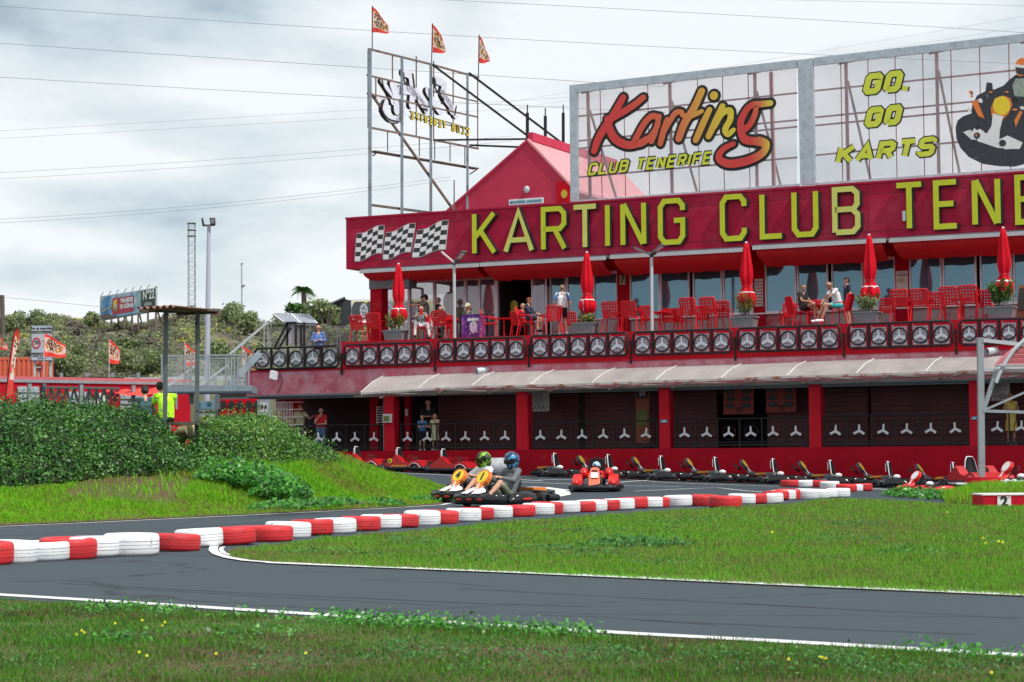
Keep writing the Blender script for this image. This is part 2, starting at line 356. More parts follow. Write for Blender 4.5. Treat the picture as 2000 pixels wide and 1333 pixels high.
# ================= SETTING: ground, track, grass, hill =================
def posmat(name, cols, sc=.35, rough=.75, fine=9.0, fineamt=.25, trans=.25, stretch=(1,1,1), varamt=.35, streak=0, spec=.2):
    """colour by world position noise (patches) and by the per-blade attribute 'var'"""
    m=bpy.data.materials.new(name); m.use_nodes=True; t=m.node_tree; l=t.links.new; t.nodes.clear(); out=N(t,'ShaderNodeOutputMaterial')
    ge=N(t,'ShaderNodeNewGeometry'); mpn=N(t,'ShaderNodeMapping'); mpn.inputs['Scale'].default_value=stretch; l(ge.outputs['Position'],mpn.inputs[0])
    n_a=N(t,'ShaderNodeTexNoise',ins={'Scale':sc,'Detail':6.0,'Roughness':.62}); l(mpn.outputs[0],n_a.inputs['Vector'])
    n_b=N(t,'ShaderNodeTexNoise',ins={'Scale':fine,'Detail':3.0}); l(mpn.outputs[0],n_b.inputs['Vector'])
    at=N(t,'ShaderNodeAttribute',attribute_name='var')
    a=N(t,'ShaderNodeMath',operation='MULTIPLY_ADD',ins={1:varamt}); l(at.outputs['Fac'],a.inputs[0]); l(n_a.outputs[0],a.inputs[2])
    b=N(t,'ShaderNodeMath',operation='MULTIPLY_ADD',ins={1:fineamt}); l(n_b.outputs[0],b.inputs[0]); l(a.outputs[0],b.inputs[2])
    off=N(t,'ShaderNodeMath',operation='SUBTRACT',ins={1:(varamt+fineamt)*.5}); l(b.outputs[0],off.inputs[0])
    cr=N(t,'ShaderNodeValToRGB'); l(off.outputs[0],cr.inputs[0]); el=cr.color_ramp.elements
    while len(el)<len(cols): el.new(.5)
    for i,(p,c) in enumerate(cols): el[i].position=p; el[i].color=(*c,1)
    d=N(t,'ShaderNodeBsdfPrincipled',ins={'Roughness':rough,'Specular IOR Level':spec}); l(cr.outputs[0],d.inputs['Base Color'])
    if trans:
        tr=N(t,'ShaderNodeBsdfTranslucent'); l(cr.outputs[0],tr.inputs['Color']); mxx=N(t,'ShaderNodeMixShader',ins={0:trans}); l(d.outputs[0],mxx.inputs[1]); l(tr.outputs[0],mxx.inputs[2]); l(mxx.outputs[0],out.inputs[0])
    else: l(d.outputs[0],out.inputs[0])
    return m
GR=[(.24,(.24,.17,.09)),(.35,(.24,.26,.08)),(.44,(.11,.25,.03)),(.55,(.12,.36,.02)),(.66,(.20,.46,.035)),(.80,(.08,.26,.03))]
M['grass']=posmat('lawn_grass',GR,sc=.55,stretch=(.55,1,1),fine=6,fineamt=.3,varamt=.4,trans=.3)
M['turf']=posmat('turf_soil',[(.3,(.10,.07,.035)),(.5,(.075,.11,.022)),(.7,(.07,.14,.02))],sc=.55,stretch=(.55,1,1),trans=0)
GB=[(.22,(.28,.20,.09)),(.34,(.24,.28,.05)),(.46,(.17,.42,.02)),(.60,(.24,.56,.02)),(.8,(.10,.36,.02))]
M['bankgrass']=posmat('bank_grass',GB,sc=.6,fine=5,fineamt=.3,varamt=.4,trans=.35)
GF_=[(.22,(.11,.065,.040)),(.33,(.10,.12,.035)),(.45,(.055,.14,.020)),(.58,(.065,.22,.015)),(.68,(.11,.36,.02)),(.85,(.04,.15,.025))]
M['fgrass']=posmat('near_grass',GF_,sc=1.1,stretch=(.5,1,1),fine=7,fineamt=.35,varamt=.45,trans=.3)
M['ivy']=posmat('hedge_leaves',[(.22,(.014,.05,.014)),(.42,(.03,.11,.018)),(.58,(.055,.19,.022)),(.76,(.11,.30,.04)),(.95,(.20,.30,.10))],sc=.9,fine=2.2,fineamt=.5,varamt=.5,trans=.2,rough=.45,spec=.5)
M['ivy2']=posmat('mixed_hedge_leaves',[(.25,(.03,.08,.02)),(.42,(.06,.17,.025)),(.58,(.10,.27,.03)),(.74,(.19,.38,.06)),(.92,(.32,.30,.16))],sc=.9,fine=2.2,fineamt=.5,varamt=.5,trans=.25,rough=.45,spec=.5)
M['broad']=posmat('broad_green_leaves',[(.3,(.03,.12,.02)),(.5,(.045,.24,.02)),(.75,(.09,.36,.03))],sc=2,fine=6,varamt=.7,trans=.3,rough=.4,spec=.5)
M['hedgecore']=mat('hedge_shadow_core',(.018,.028,.010),.95,.3,3)  # dark shell behind the leaves; the hedge's inner shade put into its colour
M['bluish']=posmat('bluish_weed_leaves',[(.3,(.035,.12,.03)),(.6,(.07,.22,.05)),(.8,(.12,.30,.09))],sc=2,fine=6,varamt=.7,trans=.3)
M['mauve']=mat('mauve_petals',(.52,.34,.66),.6,.1,8)
M['yflower']=mat('yellow_petals',(.85,.80,.04),.6,.1,8)
def asphaltmat():
    m=bpy.data.materials.new('asphalt'); m.use_nodes=True; t=m.node_tree; l=t.links.new; p=t.nodes['Principled BSDF']
    ge=N(t,'ShaderNodeNewGeometry')
    def nz(sc,st,det=5.0,rgh=.6):
        mpn=N(t,'ShaderNodeMapping'); mpn.inputs['Scale'].default_value=st; mpn.inputs['Rotation'].default_value=(0,0,.12); l(ge.outputs['Position'],mpn.inputs[0]); n=N(t,'ShaderNodeTexNoise',ins={'Scale':sc,'Detail':det,'Roughness':rgh}); l(mpn.outputs[0],n.inputs['Vector']); return n.outputs[0]
    a=nz(.5,(.3,1.4,1)); b=nz(16,(1,1,1),6,.75); c=nz(1.3,(.07,1.9,1),6,.7)
    s1=N(t,'ShaderNodeMath',operation='MULTIPLY_ADD',ins={1:.55}); l(b,s1.inputs[0]); l(a,s1.inputs[2])
    s2=N(t,'ShaderNodeMath',operation='MULTIPLY_ADD',ins={1:.95}); l(c,s2.inputs[0]); l(s1.outputs[0],s2.inputs[2])
    cr=N(t,'ShaderNodeValToRGB'); l(s2.outputs[0],cr.inputs[0]); el=cr.color_ramp.elements
    el[0].position=.98; el[0].color=(.015,.023,.031,1); el[1].position=1.52; el[1].color=(.055,.071,.085,1)
    # thin cracks
    mpn=N(t,'ShaderNodeMapping'); mpn.inputs['Scale'].default_value=(.5,1,1); l(ge.outputs['Position'],mpn.inputs[0])
    nn=N(t,'ShaderNodeTexNoise',ins={'Scale':2.2,'Detail':5.0}); l(mpn.outputs[0],nn.inputs['Vector'])
    vv=N(t,'ShaderNodeVectorMath',operation='MULTIPLY_ADD'); vv.inputs[1].default_value=(.5,.5,.5); l(nn.outputs['Color'],vv.inputs[0]); l(mpn.outputs[0],vv.inputs[2])
    vo=N(t,'ShaderNodeTexVoronoi',feature='DISTANCE_TO_EDGE',ins={'Scale':.22}); l(vv.outputs[0],vo.inputs['Vector'])
    lt=N(t,'ShaderNodeMapRange',ins={1:.0,2:.006,3:.55,4:1.0}); l(vo.outputs['Distance'],lt.inputs[0])
    sc_=N(t,'ShaderNodeVectorMath',operation='SCALE'); l(cr.outputs[0],sc_.inputs[0]); l(lt.outputs[0],sc_.inputs['Scale']); l(sc_.outputs[0],p.inputs['Base Color'])
    p.inputs['Roughness'].default_value=.85; p.inputs['Specular IOR Level'].default_value=.10
    bp=N(t,'ShaderNodeBump',ins={'Strength':.5,'Distance':.006}); l(b,bp.inputs['Height']); l(bp.outputs[0],p.inputs['Normal'])
    return m
M['asphalt']=asphaltmat()
M['line']=mat('worn_white_marking',(.66,.67,.68),.7,.08,2,dirt=(.28,.28,.29),dscale=6,dth=(.60,.74))
M['soil']=mat('brown_soil',(.16,.10,.06),.95,.25,1.5,bump=.4)
_ux=[BU(700,V0),BU(1070,V0),BU(1740,V0),BU(2100,V0)]; _uz=[.56,.31,-.05,-.16]
def gz(x,y):
    p=Vector((x,y,0)); u=p.dot(DU); v=p.dot(DV); t=min(max((v-46)/13.5,0),1); return float(np.interp(u,_ux,_uz))*t*t*(3-2*t)
def GT(x,y,dz=0.0):
    """where a pixel ray meets the asphalt, slope included"""
    z=0.0
    for _ in range(12):
        p=G(x,y,z+dz) if y>900 or True else None; z2=gz(p.x,p.y); z=.5*z+.5*z2
    return Vector((p.x,p.y,z+dz))
# asphalt sheet
xs=np.concatenate([np.linspace(-40,-20,6),np.linspace(-19,19,39),np.linspace(20,60,9)]); ys=np.linspace(3,96,94)
mb=MB(); mb.smooth=True
vs=[(x,y,gz(x,y)) for y in ys for x in xs]; nx=len(xs)
mb.add(vs,[(j*nx+i,j*nx+i+1,(j+1)*nx+i+1,(j+1)*nx+i) for j in range(len(ys)-1) for i in range(nx-1)])
tag(mb.build('race_track',M['asphalt']),kind='structure')
mb=MB(); mb.add([(-3000,-60,-.45),(3000,-60,-.45),(3000,4500,-.45),(-3000,4500,-.45)],[(0,1,2,3)]); tag(mb.build('ground',M['soil']),kind='structure')
def gline(px, w, name='track_line', dz=.006, closed=False):
    P=[GT(x,y) for x,y in px]; mbl=MB(); n=len(P); Q=[]
    for i in range(n-1):
        k=max(1,int((P[i+1]-P[i]).length/1.5))
        for j in range(k): Q.append(P[i].lerp(P[i+1],j/k))
    Q.append(P[-1]); vs=[]
    for i,p in enumerate(Q):
        d=(Q[min(i+1,len(Q)-1)]-Q[max(i-1,0)]); d.z=0; d.normalize(); nn=Vector((-d.y,d.x,0))*w/2
        for s_ in (1,-1):
            q=p+nn*s_; vs.append((q.x,q.y,gz(q.x,q.y)+dz))
    mbl.add(vs,[(2*i,2*i+1,2*i+3,2*i+2) for i in range(len(Q)-1)])
    return tag(mbl.build(name,M['line']),kind='structure')
LOW=[(-500,1130),(-120,1155),(0,1163),(250,1178),(500,1194),(750,1210),(1000,1225),(1250,1240),(1500,1253),(1760,1268),(1900,1276),(2120,1290),(2500,1313)]
gline(LOW,.15,'track_edge_line')
UP=[(424,1066),(417,1071),(416,1077),(424,1084),(445,1091),(480,1097),(530,1101),(620,1105),(800,1112),(1000,1120),(1250,1131),(1500,1143),(1750,1154),(2120,1170),(2500,1187)]
gline(UP[:7],.10,'infield_edge_line',dz=.013); gline(UP[6:],.2,'infield_edge_line',dz=.013)
gline([(436,1069),(431,1074),(437,1081),(460,1088),(500,1094)],.05,'infield_edge_line'); gline([(424,1066),(440,1063),(480,1059),(560,1049),(640,1040),(760,1029)],.12,'infield_edge_line')
VERGE=[(-500,1050),(-120,1034),(0,1029),(150,1022.5),(300,1015.5),(450,1008.5),(600,1001),(720,995),(800,990.5),(862,986.5)]
gline(VERGE,.20,'verge_edge_line')
gline([(862,986.5),(900,980),(905,972),(880,962),(820,950),(760,943),(700,936)],.14,'verge_edge_line')
gline([(1140,950),(1290,937.5),(1500,943),(1700,956)],.12,'pit_lane_line',dz=.008)
gline([(880,936),(1000,941),(1160,948),(1330,951)],.10,'pit_lane_line')
gline([(1050,938),(1200,936),(1320,944),(1520,951)],.10,'pit_lane_line')
gline([(1240,960),(1400,953),(1560,966)],.10,'pit_lane_line')
gline([(735,922),(860,933),(1060,940)],.14,'pit_lane_line')
gline([(1040,978),(1100,967),(1098,958),(1060,953),(1030,952)],.40,'pit_lane_line',dz=.010)
gline([(1700,955),(1850,962),(2100,972)],.2,'pit_lane_line')
# ---- grass ----
def inpoly(x,y,P):
    r=np.zeros(len(x),bool); n=len(P)
    for i in range(n):
        x1,y1=P[i]; x2,y2=P[(i+1)%n]
        c=((y1>y)!=(y2>y))&(x<(x2-x1)*(y-y1)/((y2-y1) or 1e-9)+x1); r^=c
    return r
def blades(P, h, w, lean=.5, nrm=None):
    n=len(P); a=rng.uniform(0,2*np.pi,n); t=rng.uniform(0,2*np.pi,n); ln=lean*h*rng.uniform(.2,1.2,n)
    sx=np.cos(a)*w/2; sy=np.sin(a)*w/2; lx=np.cos(t)*ln; ly=np.sin(t)*ln
    V=np.zeros((n,5,3)); 
    V[:,0]=P-np.stack([sx,sy,0*sx],1); V[:,1]=P+np.stack([sx,sy,0*sx],1)
    m=P+np.stack([lx*.35,ly*.35,h*.6],1); V[:,2]=m-np.stack([sx,sy,0*sx],1)*.8; V[:,3]=m+np.stack([sx,sy,0*sx],1)*.8
    V[:,4]=P+np.stack([lx,ly,h],1)
    b=np.arange(n)[:,None]*5
    Fc=np.concatenate([b+np.array([0,1,2]),b+np.array([1,3,2]),b+np.array([2,3,4])],0)
    return V.reshape(-1,3), Fc
def grass(name, poly, n, h, wpx, mt, base_z=.03, label='', hfun=None, pw=1.6):
    xs_=np.array([p[0] for p in poly]); ys_=np.array([p[1] for p in poly]); got=[]; tot=0
    y0=ys_.min()
    while tot<n:
        x=rng.uniform(xs_.min(),xs_.max(),n*2); y=rng.uniform(ys_.min(),ys_.max(),n*2)
        k=inpoly(x,y,poly)&(rng.uniform(0,1,n*2)<(y0/y)**pw); got.append(np.stack([x[k],y[k]],1)); tot+=k.sum()
    q=np.concatenate(got)[:n]; z=np.full(n,base_z) if hfun is None else hfun(q[:,0],q[:,1])
    # tuft structure: pull blades towards shared centres
    P=np.stack([q[:,0],q[:,1],z-.005],1); dist=q[:,1]
    cl=.5+.5*np.sin(q[:,0]*2.1+np.sin(q[:,1]*1.7)*2)*np.sin(q[:,1]*1.3+np.sin(q[:,0]*1.1)*2)
    c2=.5+.5*np.sin(q[:,0]*5.3+np.sin(q[:,1]*4.1)*2.2)*np.sin(q[:,1]*3.7+np.sin(q[:,0]*3.3)*2)
    hh=h*rng.uniform(.35,1.25,n)*(.35+.6*cl+.5*c2**2); ww=wpx*dist/3889*2*rng.uniform(.7,1.3,n)
    V,Fc=blades(P,hh,ww); var=np.repeat(rng.uniform(0,1,n),5)
    o=npmesh(name,V,Fc,mt,{'var':var}); return tag(o,label,'grass',kind='stuff')
def gpoly(px, z=0.0): return [(G(x,y,z).x,G(x,y,z).y) for x,y in px]
def sheet(name, poly, z, mt, zf=None):
    mbs=MB(); mbs.prism([(x,y,z) for x,y in poly],(0,0,-.3)); return tag(mbs.build(name,mt),kind='structure')
near=gpoly([(x,y+10-x*.0018) for x,y in LOW])+[(10,4.5),(-8.5,4.5)]
near=[(p[0],p[1]) for p in near]
sheet('near_turf',near,.012,M['turf'])
NEARV=[p for p in near if p[1]>4.6]
grass('grass_strip',[ (x,y-.02+ .05*math.sin(x*5)) for x,y in NEARV]+[(7,7.2),(-6,7.2)],260000,.040,.8,M['fgrass'],.012,'low mixed grass beside the near edge of the track')
inf=[(446,1077),(452,1086),(500,1094),(540,1097),(700,1104.5),(1000,1116.5),(1500,1139.5),(2500,1183.5),(2500,985),(1960,984),(1900,985),(1800,981),(1690,976),(1600,975),(1540,985),(1400,992),(1200,1004),(1000,1020),(800,1037),(600,1056),(500,1067)]
INF=gpoly(inf,.02)
sheet('infield_turf',INF,.008,M['turf'])
grass('infield_grass',INF,300000,.06,.80,M['grass'],.008,'mown green infield grass between the two stretches of track',pw=2.2)
# ---- raised bank and hedge mound ----
def rows_to_grid(rows, nx=90, sub=6, x0=None, x1=None, bulge=None):
    x0=rows[0][0][0] if x0 is None else x0; x1=rows[0][-1][0] if x1 is None else x1
    R=[]
    for r in rows:
        xs_=np.linspace(x0,x1,nx); rx=[p[0] for p in r]
        yy=np.interp(xs_,rx,[p[1] for p in r]); ZZ=np.interp(xs_,rx,[p[2] for p in r])
        R.append(np.array([tuple(PZ(a,b,c)) for a,b,c in zip(xs_,yy,ZZ)]))
    out=[]
    for i in range(len(R)-1):
        for k in range(sub): out.append(R[i]*(1-k/sub)+R[i+1]*(k/sub))
    out.append(R[-1]); return np.array(out)
e=[(x,y,G(x,y).y) for x,y in VERGE+[(905,974)]]
bank_rows=[e,
 [(-120,1000,33.5),(0,992,34),(150,982,35),(300,972,36),(450,972,37.5),(600,968,40),(720,966,43),(800,968,46),(862,972,48),(905,969,47)],
 [(-120,952,36),(0,950,36.5),(150,935,37.5),(300,925,38.5),(450,925,39.5),(600,922,42),(720,932,45),(800,950,48),(862,962,50),(905,966,48)],
 [(-120,925,39),(0,925,39.5),(150,915,40.5),(300,905,41.5),(450,890,43),(600,872,44.5),(650,892,46),(700,912,48),(760,930,50),(800,941,52),(862,957,53),(905,962,50)],
 [(-120,925,48),(0,925,48),(150,915,48),(300,912,48),(450,908,48),(600,903,49),(650,908,51),(700,918,53),(760,931,54),(800,938,55.5),(862,950,56),(905,958,52)],
 [(-120,925,60),(0,925,60),(300,922,60),(450,920,59),(600,915,58),(700,921,57.5),(800,936,57),(862,948,57),(905,957,53)]]
bank_rows=[bank_rows[0]]+[[(-500,r[0][1]+(10 if i<1 else 0),r[0][2])]+r for i,r in enumerate(bank_rows[1:])]
BG=rows_to_grid(bank_rows,125,6)
BG[:,:,2]+=.02
def gridmesh(name, g, mt, smooth=True, parent=None):
    r,c,_=g.shape; idx=np.arange(r*c).reshape(r,c)
    Fc=np.stack([idx[:-1,:-1],idx[:-1,1:],idx[1:,1:],idx[1:,:-1]],-1).reshape(-1,4)
    return npmesh(name,g.reshape(-1,3),Fc,mt,smooth=smooth,parent=parent)
BG[1:,:,2]+=np.clip(rng.normal(0,.02,BG[1:,:,2].shape),-.05,.05)
tag(gridmesh('grass_bank_earth',BG,M['turf']),kind='structure')
def sample_grid(g,n,wt=None):
    r,c,_=g.shape; A=g[:-1,:-1];B_=g[:-1,1:];C=g[1:,1:];D=g[1:,:-1]
    nr=np.cross(B_-A,D-A); ar=np.linalg.norm(nr,axis=2); nr/=ar[...,None]+1e-9; w=ar.copy()
    if wt is not None: w*=wt
    w=w.ravel()/w.sum(); k=rng.choice(len(w),n,p=w); s_=rng.uniform(0,1,(n,1)); t_=rng.uniform(0,1,(n,1))
    f=lambda q:q.reshape(-1,3)[k]
    P=f(A)*(1-s_)*(1-t_)+f(B_)*s_*(1-t_)+f(C)*s_*t_+f(D)*(1-s_)*t_
    nn=nr.reshape(-1,3)[k]; 
    return P,nn
P,nn=sample_grid(BG[:19],200000); n=len(P); cl=.5+.5*np.sin(P[:,0]*1.6+np.sin(P[:,1]*1.3)*2)*np.sin(P[:,1]*.9)
keep=P[:,2]>.03; dirt=(np.abs(P[:,0]-G(225,1010).x)<1.0)&(np.abs(P[:,1]-G(225,1006).y)<1.6); keep&=~(dirt&(rng.uniform(0,1,n)<.93)); P=P[keep]; cl=cl[keep]; n=len(P)
h=rng.uniform(.04,.13,n)*(.4+1.0*cl)*np.clip(P[:,2]/.25+.25,.25,1.2)
V,Fc=blades(P,h,P[:,1]/3889*2*rng.uniform(.7,1.3,n)); tag(npmesh('bank_grass',V,Fc,M['bankgrass'],{'var':np.repeat(rng.uniform(0,1,n),5)}),'long bright green grass on the bank below the hedge','grass',kind='stuff')
def leaves(P, nn, size, spread=.12, tilt=.9):
    """diamond leaves near the surface points P, facing mostly along nn"""
    n=len(P); P=P+nn*rng.uniform(-.3,1,n)[:,None]*spread+rng.normal(0,.02,(n,3))
    d=nn+rng.normal(0,tilt,(n,3)); d/=np.linalg.norm(d,axis=1)[:,None]+1e-9
    r_=rng.normal(0,1,(n,3)); a=np.cross(d,r_); a/=np.linalg.norm(a,axis=1)[:,None]+1e-9; b=np.cross(d,a)
    s_=(size*rng.uniform(.45,1.6,n))[:,None]/2
    V=np.stack([P-a*s_, P+b*s_*.62+a*s_*.1, P+a*s_, P-b*s_*.62+a*s_*.1],1).reshape(-1,3)
    return V,(np.arange(n)[:,None]*4+np.arange(4))
def lumpy(g,amt,sc):
    from mathutils import noise as nzz
    r,c,_=g.shape; out=g.copy()
    nr=np.zeros_like(g); nr[:-1,:-1]=np.cross(g[:-1,1:]-g[:-1,:-1],g[1:,:-1]-g[:-1,:-1]); nr[-1]=nr[-2]; nr[:,-1]=nr[:,-2]; nr/=np.linalg.norm(nr,axis=2)[...,None]+1e-9
    for i in range(r):
        for j in range(c):
            p=g[i,j]; v=nzz.noise(Vector(p)*sc)+.5*nzz.noise(Vector(p)*sc*2.3); out[i,j]+=nr[i,j]*v*amt
    return out
def hedge(name,label,rows,n,size,mt,flowers=()):
    root=thing(name,label,'hedge',tuple(PZ(rows[0][len(rows[0])//2][0],rows[0][len(rows[0])//2][1],rows[0][len(rows[0])//2][2])))
    g=lumpy(lumpy(rows_to_grid(rows,130 if rows[0][0][0]<0 else 80,9),.13,1.0),.12,2.6)
    T=-np.array(root.location)
    gridmesh('shade_core',g+T,M['hedgecore'],parent=root)
    P,nn=sample_grid(g,n); sp_=np.where(rng.uniform(0,1,n)<.05,rng.uniform(.05,.22,n),0); P=P+nn*sp_[:,None]+np.array([0,0,1])*sp_[:,None]*.5
    V,Fc=leaves(P,nn,size,.17); npmesh('foliage',V+T,Fc,mt,{'var':np.repeat(rng.uniform(0,1,len(P)),4)},parent=root)
    fl=MB()
    for (x,y,Z) in flowers:
        p=PZ(x,y,Z); b=Vector((0,-1,.25)).normalized()
        for k in range(5):
            t=2*math.pi*k/5; c=p+Vector((math.cos(t)*.03,-.02,math.sin(t)*.03)); fl.ell(c,(.026,.008,.026),6,4)
    if flowers:
        fo=fl.build('blossom',M['mauve'],root)
    return root
HL=[[(-160,968,35.6),(-60,966,35.8),(0,963,36),(60,955,36.3),(120,945,36.8),(200,930,37.5),(300,930,38.2),(360,930,38.6),(405,932,39)],
 [(-160,925,35.7),(0,922,36.1),(60,912,36.4),(120,905,37),(200,895,37.7),(300,893,38.4),(360,905,38.9),(405,925,39.2)],
 [(-160,850,36.6),(0,850,37),(100,848,37.5),(200,846,38.3),(300,850,39),(340,875,39.3),(370,895,39.5),(405,918,39.6)],
 [(-160,798,38),(0,796,38.4),(100,800,38.8),(200,800,39.4),(290,806,39.9),(318,826,40),(345,866,40.1),(375,893,40.2),(405,912,40.3)],
 [(-160,782,40),(0,778,40.2),(60,783,40.4),(120,787,40.5),(200,789,40.8),(270,792,41),(300,805,41),(325,838,41),(350,873,41),(380,897,41),(405,910,41)],
 [(-160,800,42),(0,800,42),(120,806,42),(200,808,42),(290,815,42.2),(325,850,42),(350,885,42),(405,912,42)],
 [(-160,905,43),(0,905,43),(290,905,43),(350,912,43),(405,915,43)]]
fl=[(86,801,38.6),(83,810,38.5),(102,818,38.2),(107,839,37.4),(143,860,37.2),(223,867,38),(210,832,38.6),(193,840,38.4),(222,841,38.6),(176,893,37.4),(15,889,36.2),(92,916,36.4),(105,913,36.5),(297,812,39.6),(292,806,39.8),(341,877,39.1),(328,856,39.3),(296,805,39.8),(30,815,37.8)]
HL=[[(x,y+(0,2,9,17,21,20,0)[k],Z) for x,y,Z in r] for k,r in enumerate(HL)]
HL=[[(x,y+(14 if 330<=x<=380 and 2<=k<=5 else 0),Z) for x,y,Z in r] for k,r in enumerate(HL)]
HL=[[(-480,r[0][1],r[0][2])]+r for r in HL]
hedge('hedge','long dark green flowering hedge with mauve blossoms below the red garages',HL,125000,.056,M['ivy'],fl)
HR=[[(392,935,40),(430,935,40.2),(480,932,40.6),(540,925,41.5),(600,912,43),(660,908,44.6)],
 [(392,900,40.3),(430,892,40.6),(480,885,41),(540,880,42),(600,892,43.3),(660,904,44.9)],
 [(396,850,40.8),(430,842,41.2),(480,838,41.7),(540,846,42.5),(600,878,43.8),(660,902,45.2)],
 [(399,826,41.5),(425,816,42),(470,812,42.5),(520,818,43),(560,838,43.5),(600,868,44.4),(660,900,45.6)],
 [(402,820,42.6),(425,811,43),(470,806,43.5),(520,812,44),(556,832,44.3),(600,866,45.2),(660,900,46)],
 [(402,840,44.5),(470,830,45),(520,834,45.3),(556,848,45.6),(600,875,46),(660,905,47)],
 [(402,905,46),(470,905,46),(520,905,46.3),(600,905,47),(660,910,48)]]
HR=[[(x,y+(0,2,9,16,19,18,0)[k],Z) for x,y,Z in r] for k,r in enumerate(HR)]
hedge('hedge','rounded hedge mound of pale and dry leaves beside the wooden bench',HR,50000,.052,M['ivy2'],[(530,855,42.4),(599,887,43.4),(500,900,40.9)])
HM=[[(350,925,39.6),(385,925,39.6),(415,925,39.8)],[(350,900,40),(385,900,40),(415,898,40.2)],[(352,892,40.8),(385,886,40.8),(413,880,41)],[(355,898,42),(385,892,42),(413,888,42)],[(380,910,43),(395,910,43),(413,910,43)]]
hedge('bush','small leafy bush under the bench in the gap of the hedge',HM,2500,.075,M['ivy'])
# broad-leaved weeds
def weedclump(name,label,pts,n,size,mt,h=.2,stuff=False,up=.8):
    """pts: (x,y,Z,radius) centres; leaves on short stalks spread round each"""
    ps=[]
    w=np.array([p[3]**2 for p in pts]); w=w/w.sum()
    for p,k in zip(pts,(w*n).astype(int)+1):
        c=np.array(PZ(p[0],p[1],p[2])); a=rng.uniform(0,2*np.pi,k); r=p[3]*np.sqrt(rng.uniform(0,1,k)); q=np.stack([c[0]+r*np.cos(a),c[1]+r*np.sin(a)*1.0,c[2]+h*rng.uniform(.1,1,k)*(1.1-(r/p[3])**2)],1); ps.append(q)
    P=np.concatenate(ps); nn=np.tile([0,-.45,up],(len(P),1)); V,Fc=leaves(P,nn,size,.02,.55)
    c=np.array(PZ(*pts[0][:3])); o=npmesh(name,V-c,Fc,mt,{'var':np.repeat(rng.uniform(0,1,len(P)),4)}); o.location=c
    return tag(o,label,'weeds' if not stuff else 'ground cover',kind='stuff' if stuff else None)
weedclump('weed_patch','bright broad-leaved weeds spreading on the bank below the rounded hedge',[(430,935,38.2,.5),(470,938,38.4,.6),(510,948,38.2,.65),(545,965,37.6,.6),(565,975,37.8,.45),(580,968,38.5,.3)],3600,.085,M['broad'],.42,True)
weedclump('weed_patch','low leafy weeds at the foot of the bank by the track',[(540,991,35.5,.5),(590,988,36.5,.5),(650,984,38.5,.6),(740,984,40.5,.5),(820,980,43.5,.5)],1500,.07,M['broad'],.12,True)
def gl(x,y): p=G(x,y,.02); return (x,y,p.y)
weedclump('weed_patch','broad-leaved weeds creeping over the near edge line of the track',[(*gl(x,y),r) for x,y,r in ((640,1212,.16),(680,1214,.20),(720,1216,.22),(760,1220,.20),(800,1222,.2),(850,1224,.2),(900,1227,.18),(950,1231,.16),(1000,1233,.2),(1040,1232,.14),(1090,1238,.18),(1120,1240,.15),(1160,1246,.1),(560,1212,.1))],2600,.024,M['broad'],.05,True)
weedclump('weed_patch','dark low weeds among the grass by the edge of the near strip',[(*gl(x,y),r) for x,y,r in ((200,1190,.25),(260,1192,.3),(330,1200,.2),(470,1205,.2),(1800,1270,.14),(1840,1273,.18),(1890,1280,.14),(1940,1284,.16),(1985,1288,.14),(240,1250,.2),(500,1240,.25))],1100,.028,M['broad'],.04,True)
weedclump('weed_patch','patch of bluish leafy weeds lying in the infield grass',[(*gl(x,y),r) for x,y,r in ((1200,1066,.4),(1240,1064,.45),(1290,1067,.35),(1320,1066,.25))],900,.045,M['bluish'],.10,True)
weedclump('weed_patch','bright leafy weeds beside the parked karts at the end of the track',[(*gl(x,y),r) for x,y,r in ((1765,968,.5),(1790,970,.55),(1820,972,.5),(1845,975,.4))],1500,.09,M['broad'],.20,True)
# tall grass mound by the podium
gm=rows_to_grid([[(1845,986,40.2),(1900,986,40),(1950,984,40),(2060,982,40)],[(1850,975,42),(1900,965,42),(1950,960,42.5),(2060,960,42.5)],[(1855,972,44),(1900,957,44.5),(1950,954,45),(2060,954,45)],[(1862,976,47),(1900,972,48),(1950,972,48),(2060,972,48)]],30,4)
tag(gridmesh('grass_mound',gm,M['turf']),kind='structure')
P,nn=sample_grid(gm,9000); V,Fc=blades(P,rng.uniform(.05,.24,len(P)),np.full(len(P),.02)); tag(npmesh('tall_grass',V,Fc,M['bankgrass'],{'var':np.repeat(rng.uniform(0,1,len(P)),5)}),'tall tufted grass behind the red podium block','grass',kind='stuff')
pts=[]
for k in range(70):
    x=rng.uniform(-40,2040); y=rng.uniform(1185+.06*x,1320); pts.append((*gl(x,y),rng.uniform(.06,.28)))
weedclump('clover_patch','small round clover leaves mixed through the near grass strip',pts,6000,.017,M['bluish'],.022,True)
pts=[]
for k in range(40):
    x=rng.uniform(600,1950); y=rng.uniform(1000,1105); pts.append((*gl(x,y),rng.uniform(.1,.6)))
weedclump('clover_patch','low clover leaves mixed through the infield grass',pts,5000,.03,M['bluish'],.03,True)
